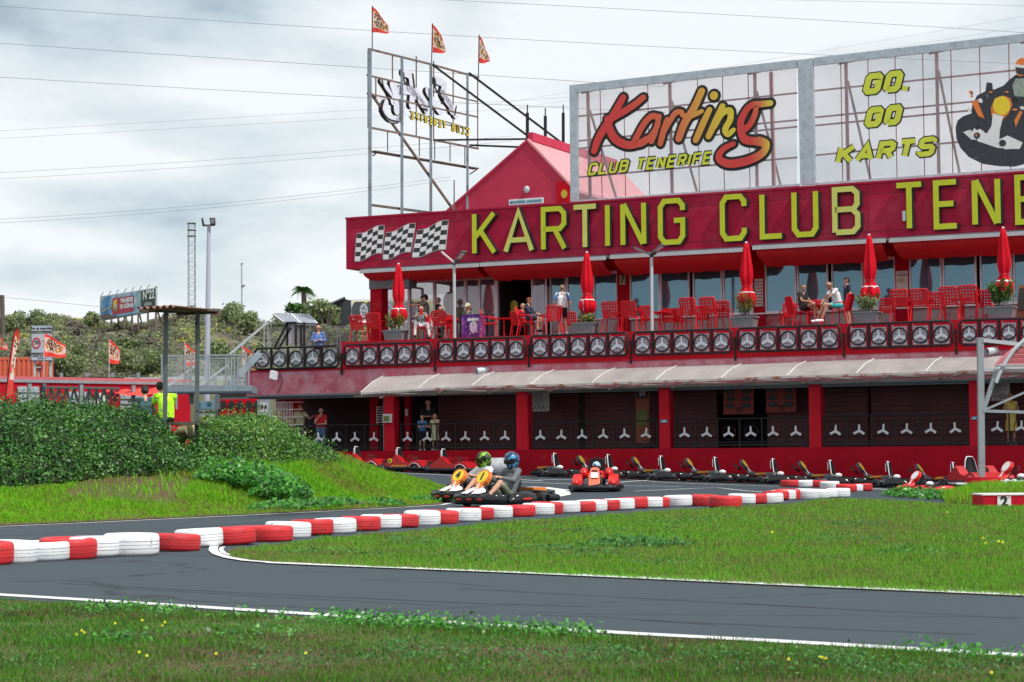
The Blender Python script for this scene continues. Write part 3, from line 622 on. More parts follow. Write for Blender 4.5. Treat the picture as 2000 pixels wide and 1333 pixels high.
# yellow flowers in the grass
fps=[(160,1232),(150,1240),(165,1236),(225,1218),(278,1212),(322,1216),(318,1222),(272,1274),(287,1281),(422,1277),(597,1276),(1540,1288),(1600,1284),(1606,1285),(1612,1286),(1936,1314),(870,1208),(1925,1062),(1950,1058),(1958,1060),(1850,1001),(1920,1052),(1508,1040)]
for i,(x,y) in enumerate(fps):
    p=G(x,y,.05); r=.0045 if y>1150 else .009; f=MB()
    for k in range(5):
        t=2*math.pi*k/5; f.ell((math.cos(t)*r,-.004,math.sin(t)*r),(r*.9,.006,r*.9),6,4)
    f2=thing('yellow_flower','single yellow flower in the %s grass, %s from the left of its patch'%('near' if y>1150 else 'infield',ORD[i]),'flower',(p.x,p.y,p.z),0,'yellow flowers scattered in the grass')
    f.build('petals',M['yflower'],f2); MB().tube([(0,0,0),(0,0,-.06)],.002,5).build('stem',M['broad'],f2)
# ---- hill ----
HX=[-1300,-700,-300,0,60,100,135,200,260,330,380,450,500,540,600,660,720,900,1400,2400]
cy=[690,655,640,646,640,632,634,640,646,628,622,622,636,660,652,648,645,650,650,660]
hill=[[(x,775,88) for x in HX],[(x,745,94) for x in HX],[(x,732,100) for x in HX],[(x,710,108) for x in HX],
 [(x,y+42,120) for x,y in zip(HX,cy)],[(x,y+14,134) for x,y in zip(HX,cy)],[(x,y,150) for x,y in zip(HX,cy)],[(x,y+10,190) for x,y in zip(HX,cy)],[(x,y+90,300) for x,y in zip(HX,cy)]]
HG=lumpy(rows_to_grid(hill,210,7),.9,.11); HG=lumpy(HG,.35,.4)
HG2=np.concatenate([np.array([[ (p[0],90,-.4) for p in HG[0]]]),HG])
M['hillsoil']=posmat('hill_rock_and_soil',[(.25,(.05,.04,.035)),(.42,(.11,.10,.07)),(.55,(.17,.17,.10)),(.7,(.13,.17,.07))],sc=.16,fine=1.5,fineamt=.6,trans=0,varamt=0)
tag(gridmesh('hillside',HG2,M['hillsoil']),kind='structure')
SH=[(.08,(.045,.035,.03)),(.20,(.20,.17,.165)),(.34,(.17,.165,.13)),(.46,(.15,.17,.09)),(.58,(.19,.24,.11)),(.70,(.24,.23,.20)),(.80,(.20,.28,.13)),(.95,(.45,.46,.10))]
M['scrub']=posmat('scrub_leaves',SH,sc=.12,fine=1.2,fineamt=.15,varamt=1.0,trans=.25,rough=.8)
P,nn=sample_grid(HG[4:47],11500)
bl=[];bv=[]
for p in P:
    r=rng.uniform(.22,.75); m=int(130*r); d=rng.normal(0,1,(m,3)); d/=np.linalg.norm(d,axis=1)[:,None]; d[:,2]=np.abs(d[:,2]); q=p+d*np.array([r,r,r*.75])*rng.uniform(.6,1,(m,1)); bl.append((q,d)); bv.append(np.clip(rng.normal(.5,.22)+rng.normal(0,.10,m),0,1))
PP_=np.concatenate([b[0] for b in bl]); nn=np.concatenate([b[1] for b in bl]); V,Fc=leaves(PP_,nn,.17,.05,.7)
tag(npmesh('hillside_scrub',V,Fc,M['scrub'],{'var':np.repeat(np.concatenate(bv),4)}),'grey and green scrub covering the hillside behind the garages','scrub',kind='stuff')
# rocks on the hill
M['rock']=mat('dark_volcanic_rock',(.07,.05,.045),.95,.4,1.2,bump=.6,bscale=6)
def rock(c,r,label):
    m_=MB(); m_.ell((0,0,0),(r*1.3,r,r*.8),10,7); vv=[]
    for v in m_.v:
        v=Vector(v); k=1+.35*math.sin(v.x*7/r+v.z*5/r)*math.cos(v.y*6/r+r*9); vv.append(tuple(v*k))
    m_.v=vv; m_.sm=[False]*len(m_.sm); o=m_.build('boulder',M['rock']); o.location=c; return tag(o,label,'rock',group='dark boulders on the hillside')
for i,(x,y,Z,r) in enumerate(((150,712,110,.9),(162,722,108,.8),(185,718,108,.9),(200,726,106,.7),(175,702,112,.7),(430,652,128,.9),(418,645,132,.8),(325,638,140,.8),(302,672,120,.7),(145,640,140,1.0))):
    rock(PZ(x,y,Z),r*.5,'dark volcanic boulder on the scrubby hillside, %s counted from the garages'%ORD[i])
def bush(name,label,cat,c,rx,rz_,n,size,mt,group=None,trunk=True,seed=0,gaps=.75):
    root=thing(name,label,cat,tuple(c),0,group); m_=MB()
    for k in range(5):
        t=k*1.3; m_.tube([(0,0,-.4),(math.cos(t)*rx*.3,math.sin(t)*rx*.3,rz_*.6),(math.cos(t)*rx*.55,math.sin(t)*rx*.5,rz_*1.2)],[.10,.06,.02],6)
    m_.build('trunk',M['wood'],root)
    nb=9; cs=np.stack([rng.normal(0,rx*.45,nb),rng.normal(0,rx*.4,nb),rz_*rng.uniform(.5,1.5,nb)],1); rs=rng.uniform(.35,.6,nb)*min(rx,rz_)
    P=[];Q=[]
    for c_,r in zip(cs,rs):
        m=int(n/nb); d=rng.normal(0,1,(m,3)); d/=np.linalg.norm(d,axis=1)[:,None]; P.append(c_+d*r*rng.uniform(.5,1.05,(m,1))*np.array([1.2,1,.9])); Q.append(d)
    P=np.concatenate(P);Q=np.concatenate(Q); V,Fc=leaves(P,Q,size,.05,.8)
    npmesh('crown',V,Fc,mt,{'var':np.repeat(rng.uniform(0,1,len(P)),4)},parent=root); return root
M['bushg']=posmat('bush_leaves',[(.3,(.13,.17,.08)),(.5,(.21,.27,.12)),(.75,(.34,.40,.20))],sc=.4,fine=3,varamt=.8,trans=.35)  # leaf colours lightened and greyed to stand in for distance haze
M['bushd']=posmat('dark_bush_leaves',[(.3,(.03,.08,.02)),(.5,(.06,.16,.03)),(.75,(.12,.25,.06))],sc=.4,fine=3,varamt=.8,trans=.3)
bl_=[('grey-green bush on the crest behind the road sign',55,640,138,1.7,1.2,'bushg'),('low bush on the crest at the end of the hill',10,645,136,1.8,1.0,'bushg'),('sparse bush beside the tall billboard legs',183,634,142,1.0,.9,'bushg'),
 ('round green bush on the ridge beside the lattice tower',448,634,136,1.7,1.3,'bushg'),('dense green bush filling the top of the stairs',478,640,125,1.4,.9,'bushg'),('bush growing behind the solar panels',560,650,115,1.3,.9,'bushg'),
 ('wide bush under the dark sloping roof',636,662,105,1.6,1.0,'bushg'),('bush behind the terrace railing below the tyre hoarding',668,668,100,1.1,.8,'bushg'),('yellow-green bush low on the hill under the striped flags',115,725,99,1.8,1.3,'bushg'),('yellow-green succulent bush in front of the floodlight pole',250,732,98,1.9,1.2,'bushg'),('pale bush above the guardrail by the walkway',310,732,98,1.7,1.0,'bushg'),('pale yellow bush halfway up the hill',248,690,112,1.0,.7,'bushg'),('rounded bush on the slope beside the walkway posts',440,712,100,1.6,1.1,'bushg')]
for lb,x,y,Z,rx,rz_,mt in bl_: bush('bush',lb,'bush',PZ(x,y,Z)-Vector((0,0,rz_*.3)),rx*.75,rz_*.8,2200,.15,M[mt],'bushes on the hillside')
# palm and dark trees behind the terrace
def palm(c,h,label,R=1.6,nf=22):
    root=thing('palm_tree',label,'palm tree',tuple(c)); MB().tube([(0,0,-1),(0.05,0,h*.5),(0,0,h)],[.22,.16,.13],8).build('trunk',M['wood'],root)
    vs=[];fs=[]
    for k in range(nf):
        a=k*2.4; el=rng.uniform(-.3,1.1); L_=R*rng.uniform(.8,1.1); pts=[]
        for i in range(9):
            t=i/8; pts.append(Vector((math.cos(a)*L_*t*math.cos(el*(1-t*.3)),math.sin(a)*L_*t*math.cos(el),h+L_*t*math.sin(el)-.9*L_*t*t*.8)))
        side=Vector((-math.sin(a),math.cos(a),0))
        for i in range(1,9):
            for s_ in (-1,1):
                for q in (0,.5):
                    p=pts[i-1].lerp(pts[i],q); b=len(vs); w=.32*R*math.sin(math.pi*min(1,(i+q)/9)+.15)
                    vs+= [p, p+Vector((0,0,.03))+(pts[i]-pts[i-1])*.35, p+side*s_*w+(pts[i]-pts[i-1])*.7-Vector((0,0,w*.45))]; fs.append((b,b+1,b+2))
    V=np.array([tuple(v) for v in vs]); npmesh('crown',V,np.array(fs),M['bushd'],{'var':np.repeat(rng.uniform(0,1,len(fs)),3)},parent=root); return root
palm(PZ(593,655,108),2.45,'tall palm with a fan crown behind the solar panels',.75,34)
palm(PZ(615,655,106),1.4,'shorter palm beside the dark sloping roof',.8,30)
bush('tree','dark dense tree hanging below the tall palm','tree',PZ(586,640,106)-Vector((0,0,.4)),.6,1.0,1500,.18,M['bushd'])
bush('tree','green leafy tree between the palm and the dark roof','tree',PZ(636,632,103)-Vector((0,0,.3)),.9,.9,1300,.2,M['bushg'])
# ================= BUILDING =================
VW=V0+4.6; VS=V0+2.7
F2=5.2; F1=B(481,728,V0).z; SLB=B(481,773,V0).z; GFZ=B(1350,876,V0).z
bld=thing('karting_clubhouse','long red two storey clubhouse with yellow lettering, terrace and open gallery','building',tuple(BW(BU(1300,V0),V0,0)),-AL)
def bb(mbd,name,mt): return mbd.build(name,mt,bld,BF)
uL=B(481,750,V0).x; uR=BU(2300,V0); uW=BU(640,V0)
# low wall and gallery
m_=MB(); m_.box(uL+.2,uR,V0,V0+.25,-.6,GFZ); bb(m_,'low_wall',M['deepred'])
m_=MB(); m_.box(uL+.1,uR,V0+.25,V0+9,-.6,GFZ-.02); bb(m_,'gallery_floor',M['conc'])
cols=[(749,771),(1008,1033),(1287,1310),(1580,1606),(1893,1918)]
for a,b in cols:
    m_=MB(); m_.box(BU(a,V0,820),BU(b,V0,820)-.06,V0+.02,V0+.42,GFZ-.01,SLB+.02); bb(m_,'column',M['red'])
# slab / fascia
m_=MB(); m_.box(uL,uR,V0-.02,V0+.3,SLB,F1); m_.box(uL,uR,V0+.3,V0+13,SLB+.02,F1-.02)
bb(m_,'terrace_slab',M['fascia'])
m_=MB(); m_.box(uL,uR,V0-.06,V0+.05,F1,F1+.07); bb(m_,'slab_edge_trim',M['red'])
m_=MB(); m_.box(uL,uR,V0-.10,V0-.03,SLB-.07,SLB+.0); m_.box(uL,uR,V0+.1,V0+.25,SLB-.16,SLB-.05); bb(m_,'gutter_rail',M['dgrey'])
# gallery back: roller shutters (ribbed), dark
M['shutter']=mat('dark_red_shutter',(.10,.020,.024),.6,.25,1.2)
vb=V0+2.6
def shutter(u0,u1,name='roller_shutter'):
    m_=MB(); m_.box(u0,u1,vb,vb+.1,GFZ,SLB)
    z=GFZ+.05; k=0
    while z<SLB-.05:
        m_.box(u0+.02,u1-.02,vb-.05-(.03 if k%3 else 0),vb-.002,z,z+.10); z+=.165; k+=1
    bb(m_,name,M['shutter'])
cu=[BU((a+b)/2,V0,820) for a,b in cols]
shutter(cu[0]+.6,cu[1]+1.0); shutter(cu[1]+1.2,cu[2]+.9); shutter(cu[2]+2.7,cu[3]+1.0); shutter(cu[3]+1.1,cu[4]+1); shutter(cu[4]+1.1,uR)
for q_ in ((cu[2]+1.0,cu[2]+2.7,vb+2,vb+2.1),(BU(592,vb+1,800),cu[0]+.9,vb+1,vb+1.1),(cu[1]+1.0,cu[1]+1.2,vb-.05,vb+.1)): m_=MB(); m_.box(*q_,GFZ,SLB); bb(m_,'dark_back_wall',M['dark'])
m_=MB()
for k in range(16):
    m_.tube([(cu[2]+1.0+k*.11,vb+.3,GFZ),(cu[2]+1.0+k*.11,vb+.3,SLB)],.012,5)
bb(m_,'barred_gate',M['black'])
# back of lower floor
m_=MB(); m_.box(uL+4.6,uR,V0+9,V0+9.2,-.5,SLB); m_.box(uL+4.5,uL+4.6,vb,V0+9.2,-.5,SLB); bb(m_,'rear_wall',M['deepred'])
# ticket office between the end of the slab and the first column
uo=lambda x,v=vb:BU(x,v,800)
m_=MB(); m_.box(uo(722),uo(738),vb,vb+.2,GFZ,SLB); m_.box(uo(790),uo(800),vb,vb+.2,GFZ,SLB); bb(m_,'red_pier',M['red'])
m_=MB(); m_.box(uo(748),uo(752),vb,vb+.06,GFZ,SLB); m_.box(uo(764),uo(767),vb,vb+.06,GFZ,SLB);m_.box(uo(748),uo(767),vb+.01,vb+.05,GFZ+1.15,GFZ+1.2); bb(m_,'ticket_window_frame',M['lgrey'])
for (a,b,y0,y1,nm) in ((736,748,795,830,'white_lattice_screen'),(792,797,800,812,'white_lattice_screen')):
    m_=MB(); p0=B(a,y1,vb-.1);p1=B(b,y0,vb-.1)
    n_=7
    for k in range(n_+1):
        z=p0.z+(p1.z-p0.z)*k/n_; m_.box(p0.x,p1.x,vb-.12,vb-.1,z-.015,z+.015)
    m_.box(p0.x,p0.x+.03,vb-.13,vb-.09,p0.z,p1.z); bb(m_,nm,M['white'])
# upper storey --------------------------------------------------
zt0=B(1495,520,VW).z; zs0=B(1231,617,VW).z; zst=B(676,527.5,VS).z; zsT=(B(676,429.5,VS).z+B(2000,338,VS).z)/2; zsB=(B(676,527.5,VS).z+B(2000,451,VS).z)/2
uT=BU(668,V0+.4); m_=MB(); m_.box(uT,uR,V0+.35,V0+13,F1-.01,F2); bb(m_,'raised_terrace',M['red'])
uSL=BU(676,VS,480); 
m_=MB(); m_.box(uSL,uR,VS,VS+.35,zsB,zsT); m_.box(uSL,uSL+.3,VS+.35,VW+9,zsB,zsT); m_.box(uSL-.02,uR,VS-.04,VS+.4,zsT,zsT+.07); m_.box(uSL,uR,VS+.36,VW+9,zsB+.02,zsB+.3)
bb(m_,'sign_fascia',M['maroon'])
m_=MB(); m_.box(uSL+.3,uR,VS+.35,VW+9,zsB+.3,zsB+.5); bb(m_,'flat_roof',M['conc'])
# seams of the sign fascia
m_=MB()
for x in (886,1150,1410,1455,1695,1780,1935): 
    m_.box(BU(x,VS,400),BU(x,VS,400)+.025,VS-.004,VS+.01,zsB,zsT)
m_.box(uSL,uR,VS-.005,VS+.01,zsT-.35,zsT-.33); m_.box(uSL,uR,VS-.005,VS+.01,zsB+.28,zsB+.30)
bb(m_,'panel_seams',mat('seam',(.16,.008,.02),.8,.1,1))
uw=lambda x,v=VW:BU(x,v,560)
wins=[(1075,1107,0),(1108,1158,1),(1160,1207,1),(1231,1289,1),(1290,1347,1),(1354,1411,1),(1413,1472,1),(1495,1556,1),(1558,1618,1),(1625,1686,1),(1688,1750,1),(1777,1840,1),(1842,1908,1),(1915,1978,1),(1980,2046,1),(2052,2120,1),(2122,2190,1)]
zb_top=zsB
m_=MB(); m_.box(uw(1075),uw(2240),VW-.02,VW+.2,F2,zs0-.12); bb(m_,'window_wall',mat('pale_sill_wall',(.34,.30,.31),.8,.15,1,dirt=(.36,.05,.07),dscale=.6,dth=(.55,.62)))
m_=MB(); m_.box(uw(745),uR,VW-.02,VW+.2,zt0+.10,zb_top); bb(m_,'lintel_wall',M['deepred'])
for a,b in ((1207,1231),(1472,1495),(1750,1777),(2046,2052)): m_=MB(); m_.box(uw(a),uw(b),VW-.10,VW+.3,F2,zb_top); bb(m_,'pier',M['deepred'])
for a,b,full in wins:
    ua,ub=uw(a),uw(b); z0=F2 if not full else zs0-.1; z1=zt0+.1; t=.05
    fr=MB(); fr.box(ua,ua+t,VW-.06,VW+.06,z0,z1); fr.box(ub-t,ub,VW-.06,VW+.06,z0,z1); fr.box(ua+t,ub-t,VW-.06,VW+.06,z0,z0+.06); fr.box(ua+t,ub-t,VW-.06,VW+.06,z1-.10,z1)
    fo=bb(fr,'window',M['frame'])
    pn=MB(); pn.box(ua+t,ub-t,VW-.01,VW+.012,z0+.06,z1-.10); pn.build('pane',M['glass'],fo,BF)
m_=MB(); m_.box(uw(1231),uw(2240),VW-.16,VW-.03,zs0-.15,zs0-.10); bb(m_,'window_sill',M['frame'])
# glazed corner room at the left end (745..970)
zc=B(800,552,VW).z
fr=MB()
ug=[uw(x) for x in (745,796,848,852,906,912,937,944,970)]
def mull(mbx,x,w=.07,z0=F2,z1=zt0+.1): mbx.box(uw(x)-w/2,uw(x)+w/2,VW-.07,VW+.07,z0,z1)
for x in (747,800,849,910,): mull(fr,x,.09)
mull(fr,937,.07,F2,zc); mull(fr,970,.13,F2,zc)
fr.box(uw(747),uw(970),VW-.055,VW+.055,zc-.04,zc+.06); fr.box(uw(747),uw(1075),VW-.055,VW+.055,zt0+.05,zt0+.12); fr.box(uw(747),uw(970),VW-.055,VW+.055,F2,F2+.07)
fo=bb(fr,'glazed_front',M['frame'])
pn=MB(); pn.box(uw(747),uw(970),VW-.01,VW+.01,F2+.07,zc-.04); pn.build('pane',M['glassc'],fo,BF)
pn=MB(); pn.box(uw(747),uw(970),VW-.01,VW+.01,zc+.06,zt0+.05); pn.build('pane',M['glass'],fo,BF)
# side wall of the glazed room (towards the hill): see-through
fr=MB(); us=uw(747)
for v in (VW,VW+1.6,VW+3.2): fr.box(us-.04,us+.04,v-.05,v+.05,F2,zt0+.1)
fr.box(us-.03,us+.03,VW,VW+3.2,zc,zc+.07); fr.box(us-.03,us+.03,VW,VW+3.2,F2,F2+.07); bb(fr,'side_glazing_frame',M['frame'])
# door: dark opening, open leaf
fr=MB(); fr.box(uw(975),uw(1040),VW-.05,VW+.06,zc,zc+.08); fr.box(uw(1040),uw(1044),VW-.07,VW+.07,F2,zt0); dr=bb(fr,'door_frame',M['frame'])
fr=MB(); a=uw(1043);b=uw(1073); z1=zc; fr.box(a,a+.06,VW-.25,VW-.2,F2+.02,z1); fr.box(b-.06,b,VW-.25,VW-.2,F2+.02,z1); fr.box(a+.06,b-.06,VW-.25,VW-.2,z1-.07,z1); fr.box(a+.06,b-.06,VW-.25,VW-.2,F2+.02,F2+.12); dl=bb(fr,'door',M['frame'])
pn=MB(); pn.box(a+.06,b-.06,VW-.235,VW-.215,F2+.12,z1-.07); pn.build('pane',M['glassc'],dl,BF)
# corner column and beam at the terrace's end
m_=MB(); m_.box(BU(723,V0+2.9,600),BU(745,V0+2.9,600),V0+2.9,V0+3.4,F2-.8,B(735,560,V0+2.9).z); bb(m_,'corner_column',M['deepred'])
m_=MB(); m_.box(BU(722,V0+2.9,560),BU(800,V0+2.9,560),V0+2.85,V0+3.45,B(735,565,V0+2.9).z,zsB+.02); bb(m_,'corner_beam',M['dgrey'])
# interior
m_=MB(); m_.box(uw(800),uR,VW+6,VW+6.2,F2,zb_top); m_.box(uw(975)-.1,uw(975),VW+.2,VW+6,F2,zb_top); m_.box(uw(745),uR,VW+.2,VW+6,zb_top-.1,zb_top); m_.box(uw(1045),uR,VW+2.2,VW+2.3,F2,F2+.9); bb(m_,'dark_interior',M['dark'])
M['inred']=mat('interior_red_wall',(.40,.10,.13),.8,.1,1); M['inblue']=mat('pale_blue_panel',(.65,.75,.80),.6,.1,1)
m_=MB(); m_.box(uw(815),uw(975),VW+3.0,VW+3.1,F2,zt0); bb(m_,'interior_wall',M['inred'])
for (a,b,y0,y1,v) in ((1061,1107,558,618,2.0),(1118,1135,570,618,2.0),(1165,1200,560,618,1.5),(1243,1285,556,606,1.6),(1305,1345,553,600,1.6),(1360,1405,561,590,2.2)):
    p0=B(a,y1,VW+v);p1=B(b,y0,VW+v); m_=MB(); m_.box(p0.x,p1.x,VW+v,VW+v+.06,p0.z,p1.z); bb(m_,'interior_panel',M['inblue'])
M['ybal']=mat('yellow_cloth_drape',(.75,.68,.08),.6,.3,2)
m_=MB()
for (x,y,r) in ((880,590,.42),(886,610,.5),(872,622,.35),(900,622,.45),(918,600,.42),(925,612,.4),(932,590,.38),(915,624,.4),(945,620,.35),(958,618,.3),(998,606,.20),(1004,598,.22),(992,615,.2)):
    p=B(x,y,VW+.8+ (x%7)*.05); m_.ell((p.x,VW+.8+(x%7)*.05,p.z),(r*.8,r*.25,r),10,7)
bb(m_,'yellow_drapes',M['ybal'])
# upstairs rear
m_=MB(); m_.box(uw(815),uR,VW+9,VW+9.2,F1,zsB); m_.box(uw(815)-.2,uw(815),VW+3,VW+9.2,F1,zsB); bb(m_,'rear_wall',M['maroon'])
# ---------------- sign letters ----------------
GL={'K':[[(.08,0),(.08,1)],[(.98,1),(.14,.42)],[(.36,.57),(1,0)]],'A':[[(0,0),(.5,1),(1,0)],[(.2,.28),(.8,.28)]],'R':[[(.06,0),(.06,1),(.78,1),(.96,.88),(.96,.62),(.78,.5),(.06,.5)],[(.55,.5),(.98,0)]],
'T':[[(0,1),(1,1)],[(.5,.97),(.5,0)]],'I':[[(.5,0),(.5,1)]],'N':[[(.06,0),(.06,1)],[(.1,1),(.9,0)],[(.94,0),(.94,1)]],'G':[[(.96,.76),(.96,.88),(.8,1),(.2,1),(.04,.86),(.04,.14),(.2,0),(.8,0),(.96,.14),(.96,.52),(.6,.52)]],
'C':[[(.96,.76),(.96,.88),(.8,1),(.2,1),(.04,.86),(.04,.14),(.2,0),(.8,0),(.96,.14),(.96,.24)]],'L':[[(.08,1),(.08,0),(1,0)]],'U':[[(.06,1),(.06,.14),(.22,0),(.78,0),(.94,.14),(.94,1)]],
'B':[[(.06,0),(.06,1),(.76,1),(.94,.9),(.94,.64),(.8,.53),(.06,.53)],[(.76,.52),(.96,.40),(.96,.12),(.78,0),(.1,0)]],'E':[[(.98,1),(.06,1),(.06,0),(.98,0)],[(.06,.51),(.85,.51)]],'O':[[(.2,0),(.04,.14),(.04,.86),(.2,1),(.8,1),(.96,.86),(.96,.14),(.8,0),(.2,0)]],
'F':[[(.98,1),(.06,1),(.06,0)],[(.06,.51),(.85,.51)]],'S':[[(.96,.8),(.96,.9),(.8,1),(.2,1),(.04,.88),(.04,.64),(.2,.52),(.8,.50),(.96,.38),(.96,.12),(.8,0),(.2,0),(.04,.12),(.04,.2)]],',':[[(.3,.12),(.1,-.18)]]}
def glyph(mbx,ch,x0,x1,z0,z1,mf,t,d0,d1,m0,m1,shear=0,rounded=False,exp=0):
    """letter strokes inside the box; mf maps (x,z,d)"""
    for i,st in enumerate(GL[ch]):
        P=[]
        for a,b in st:
            zz=z0+t/2+(z1-z0-t)*b; xx=x0+t/2+(x1-x0-t)*a
            P.append((xx+shear*(zz-z0),zz))
        mbx.ribbon(P,t+exp,mf,d0,d1+.0025*i,m0,m1,rounded)
zl1=(B(945,414,VS).z+B(1650,365.5,VS).z)/2; zl0=(B(945,502,VS).z+B(1650,458,VS).z)/2
LT=[('K',922,973,0),('A',986,1046,1),('R',1057,1111,0),('T',1119,1172,1),('I',1180,1199,0),('N',1212,1268,0),('G',1286,1343,0),('C',1407,1463,0),('L',1483,1534,0),('U',1546,1604,0),('B',1625,1685,1),('T',1749,1808,0),('E',1823,1877,0),('N',1898,1960,0),('E',1982,2038,0),('R',2056,2114,0),('I',2128,2150,0),('F',2166,2220,0),('E',2236,2292,0)]
for ch,a,b,pale in LT:
    mbl=MB(); mf=lambda x,z,d:(x,VS-d,z)
    glyph(mbl,ch,BU(a,VS,430),BU(b,VS,430),zl0,zl1,mf,.185,.0,.15,0,1)
    # black letter body stands a little proud round the yellow face
    glyph(mbl,ch,BU(a,VS,430)+.035,BU(b,VS,430)+.065,zl0-.03,zl1-.01,mf,.195,.002,.125,0,0)
    bb(mbl,'sign_letter',[M['letters'],M['letterp'] if pale else M['letter']])
# chequered flags painted board
cf=MB(); mk=[M['black2'],M['white'],M['lgrey']]
def flagq(TL,TR,BL,BR,cols,rows,ph,curl):
    def pt(s,t):
        x=(TL[0]*(1-s)+TR[0]*s)*(1-t)+(BL[0]*(1-s)+BR[0]*s)*t; y=(TL[1]*(1-s)+TR[1]*s)*(1-t)+(BL[1]*(1-s)+BR[1]*s)*t
        return x+curl*math.sin(math.pi*t)*.0, y-5.0*math.sin(2*math.pi*s+ph)*-.55*(1)
    sub=3
    for i in range(cols):
        for j in range(rows):
            cf.cm=(i+j+ (0 if ph==0 else 1))%2
            for a in range(sub):
                q=[pt((i+aa/sub)/cols,(j+bb_)/rows) for aa,bb_ in ((a,1),(a+1,1),(a+1,0),(a,0))]
                cf.add([ (lambda w:(w.x,VS-.035,w.z))(B(x,y,VS-.035)) for x,y in q],[(0,1,2,3)],False)
    # white edging behind
    cf.cm=2; N_=12; edge=[pt(k/N_,-.02) for k in range(N_+1)]+[pt(1.02,k/6) for k in range(1,7)]+[pt(1-k/N_,1.03) for k in range(N_+1)]+[pt(-.02,1-k/6) for k in range(1,6)]
    cf.prism([(lambda w:(w.x,VS-.030,w.z))(B(x,y,VS-.03)) for x,y in reversed(edge)],(0,.025,0))
flagq((697,457),(750,441),(693,510),(745,494),5,6,0,1); flagq((754,455),(811,437),(748,506),(801,492),5,6,0,1); flagq((816,450),(875,431),(805,502),(869,487),5,6,0,1)
bb(cf,'chequered_flag_board',mk)
m_=MB(); p0=B(1765,433,VS);p1=B(1771,413,VS); m_.box(p0.x,p1.x,VS-.15,VS,p0.z,p1.z); bb(m_,'wall_light',M['lgrey'])
# ---------------- awnings ----------------
aw=[(703,934,535,515,548,541),(938,1182,519,504,545,534),(1192,1453,503,489,532,524),(1470,1729,484,472,517,506),(1737,2060,472,452,503,488)]
for a,b,ya,yb,va,vb_ in aw:
    vf=VS-.45; p=B(a,ya,vf);q=B(b,yb,vf); z=(p.z+q.z)/2
    m_=MB(); m_.box(p.x,q.x,vf-.05,vf+.05,z-.06,z+.07); fo=bb(m_,'awning',M['lgrey'])
    m2=MB(); m2.box(p.x,q.x,vf+.05,VS+.2,z+.02,z+.12); m2.build('awning_arms',M['dgrey'],fo,BF)
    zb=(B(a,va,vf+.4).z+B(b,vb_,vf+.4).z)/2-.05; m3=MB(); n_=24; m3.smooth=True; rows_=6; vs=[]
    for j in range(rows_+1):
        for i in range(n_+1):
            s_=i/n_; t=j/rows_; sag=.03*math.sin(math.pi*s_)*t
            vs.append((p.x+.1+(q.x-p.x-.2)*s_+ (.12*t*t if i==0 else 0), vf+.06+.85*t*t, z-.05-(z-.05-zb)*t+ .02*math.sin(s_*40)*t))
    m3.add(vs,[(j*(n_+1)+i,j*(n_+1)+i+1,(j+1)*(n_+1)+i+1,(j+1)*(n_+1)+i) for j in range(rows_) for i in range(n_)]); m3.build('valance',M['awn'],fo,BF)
# ---------------- clear canopy over the gallery ----------------
bot=[(705,768),(816,760.5),(921,755),(1037,752),(1156,749),(1280,744),(1408,740),(1537,735),(1672,731),(1808,727),(1950,722),(2100,717)]
top=[(750,735.5),(860,731),(967,727),(1083,723.5),(1203,720),(1323,715.5),(1449,712),(1576,706.5),(1709,701.5),(1841,698.5),(1985,694),(2130,690)]
can=thing('canopy','ribbed clear plastic canopy sloping out over the gallery','canopy',tuple(BW(BU(1300,V0),V0,3.4)),-AL)
vf=V0-1.25
BT=[B(x,y,vf) for x,y in bot]; TP=[B(x,y,V0-.04) for x,y in top]
for i in range(len(bot)-1):
    m_=MB(); n_=8; vs=[]
    for j in range(n_+1):
        t=j/n_
        for k in range(7):
            s_=k/6; p=TP[i].lerp(TP[i+1],s_).lerp(BT[i].lerp(BT[i+1],s_),t); vs.append((p.x,p.y,p.z+.07*math.sin(math.pi*t)))
    m_.smooth=True; m_.add(vs,[(j*7+k,j*7+k+1,(j+1)*7+k+1,(j+1)*7+k) for j in range(n_) for k in range(6)]); m_.build('roof_sheet',M['canopy'],can,BF)
for i in range(len(bot)):
    m_=MB(); m_.bar(TP[i]+Vector((0,0,.03)),TP[i].lerp(BT[i],.5)+Vector((0,0,.10)),.022,.02); m_.bar(TP[i].lerp(BT[i],.5)+Vector((0,0,.10)),BT[i]+Vector((0,0,.03)),.022,.02); m_.build('sheet_joint',M['white'],can,BF)
for i in range(len(bot)-1):
    m_=MB(); m_.bar(BT[i]-Vector((0,0,.03)),BT[i+1]-Vector((0,0,.03)),.06,.07); m_.build('edge_rail',M['rust'],can,BF)
    q=BT[i].lerp(BT[i+1],.55); m_=MB(); m_.bar(q-Vector((0,0,.06)),(q.x-1.2,V0,q.z-.20),.06,.05); m_.bar(q-Vector((0,0,.07)),(q.x+1.1,V0-.4,q.z-.12),.04,.04); m_.build('bracket',M['rust'],can,BF)
m_=MB(); m_.bar(BT[0]-Vector((.6,-.5,.1)),BT[-1]-Vector((0,-.5,.13)),.05,.06); m_.build('rear_rail',M['rustbr'],can,BF)
M['emblem']=mat('pale_emblem_plastic',(.50,.54,.59),.45,.08,3)
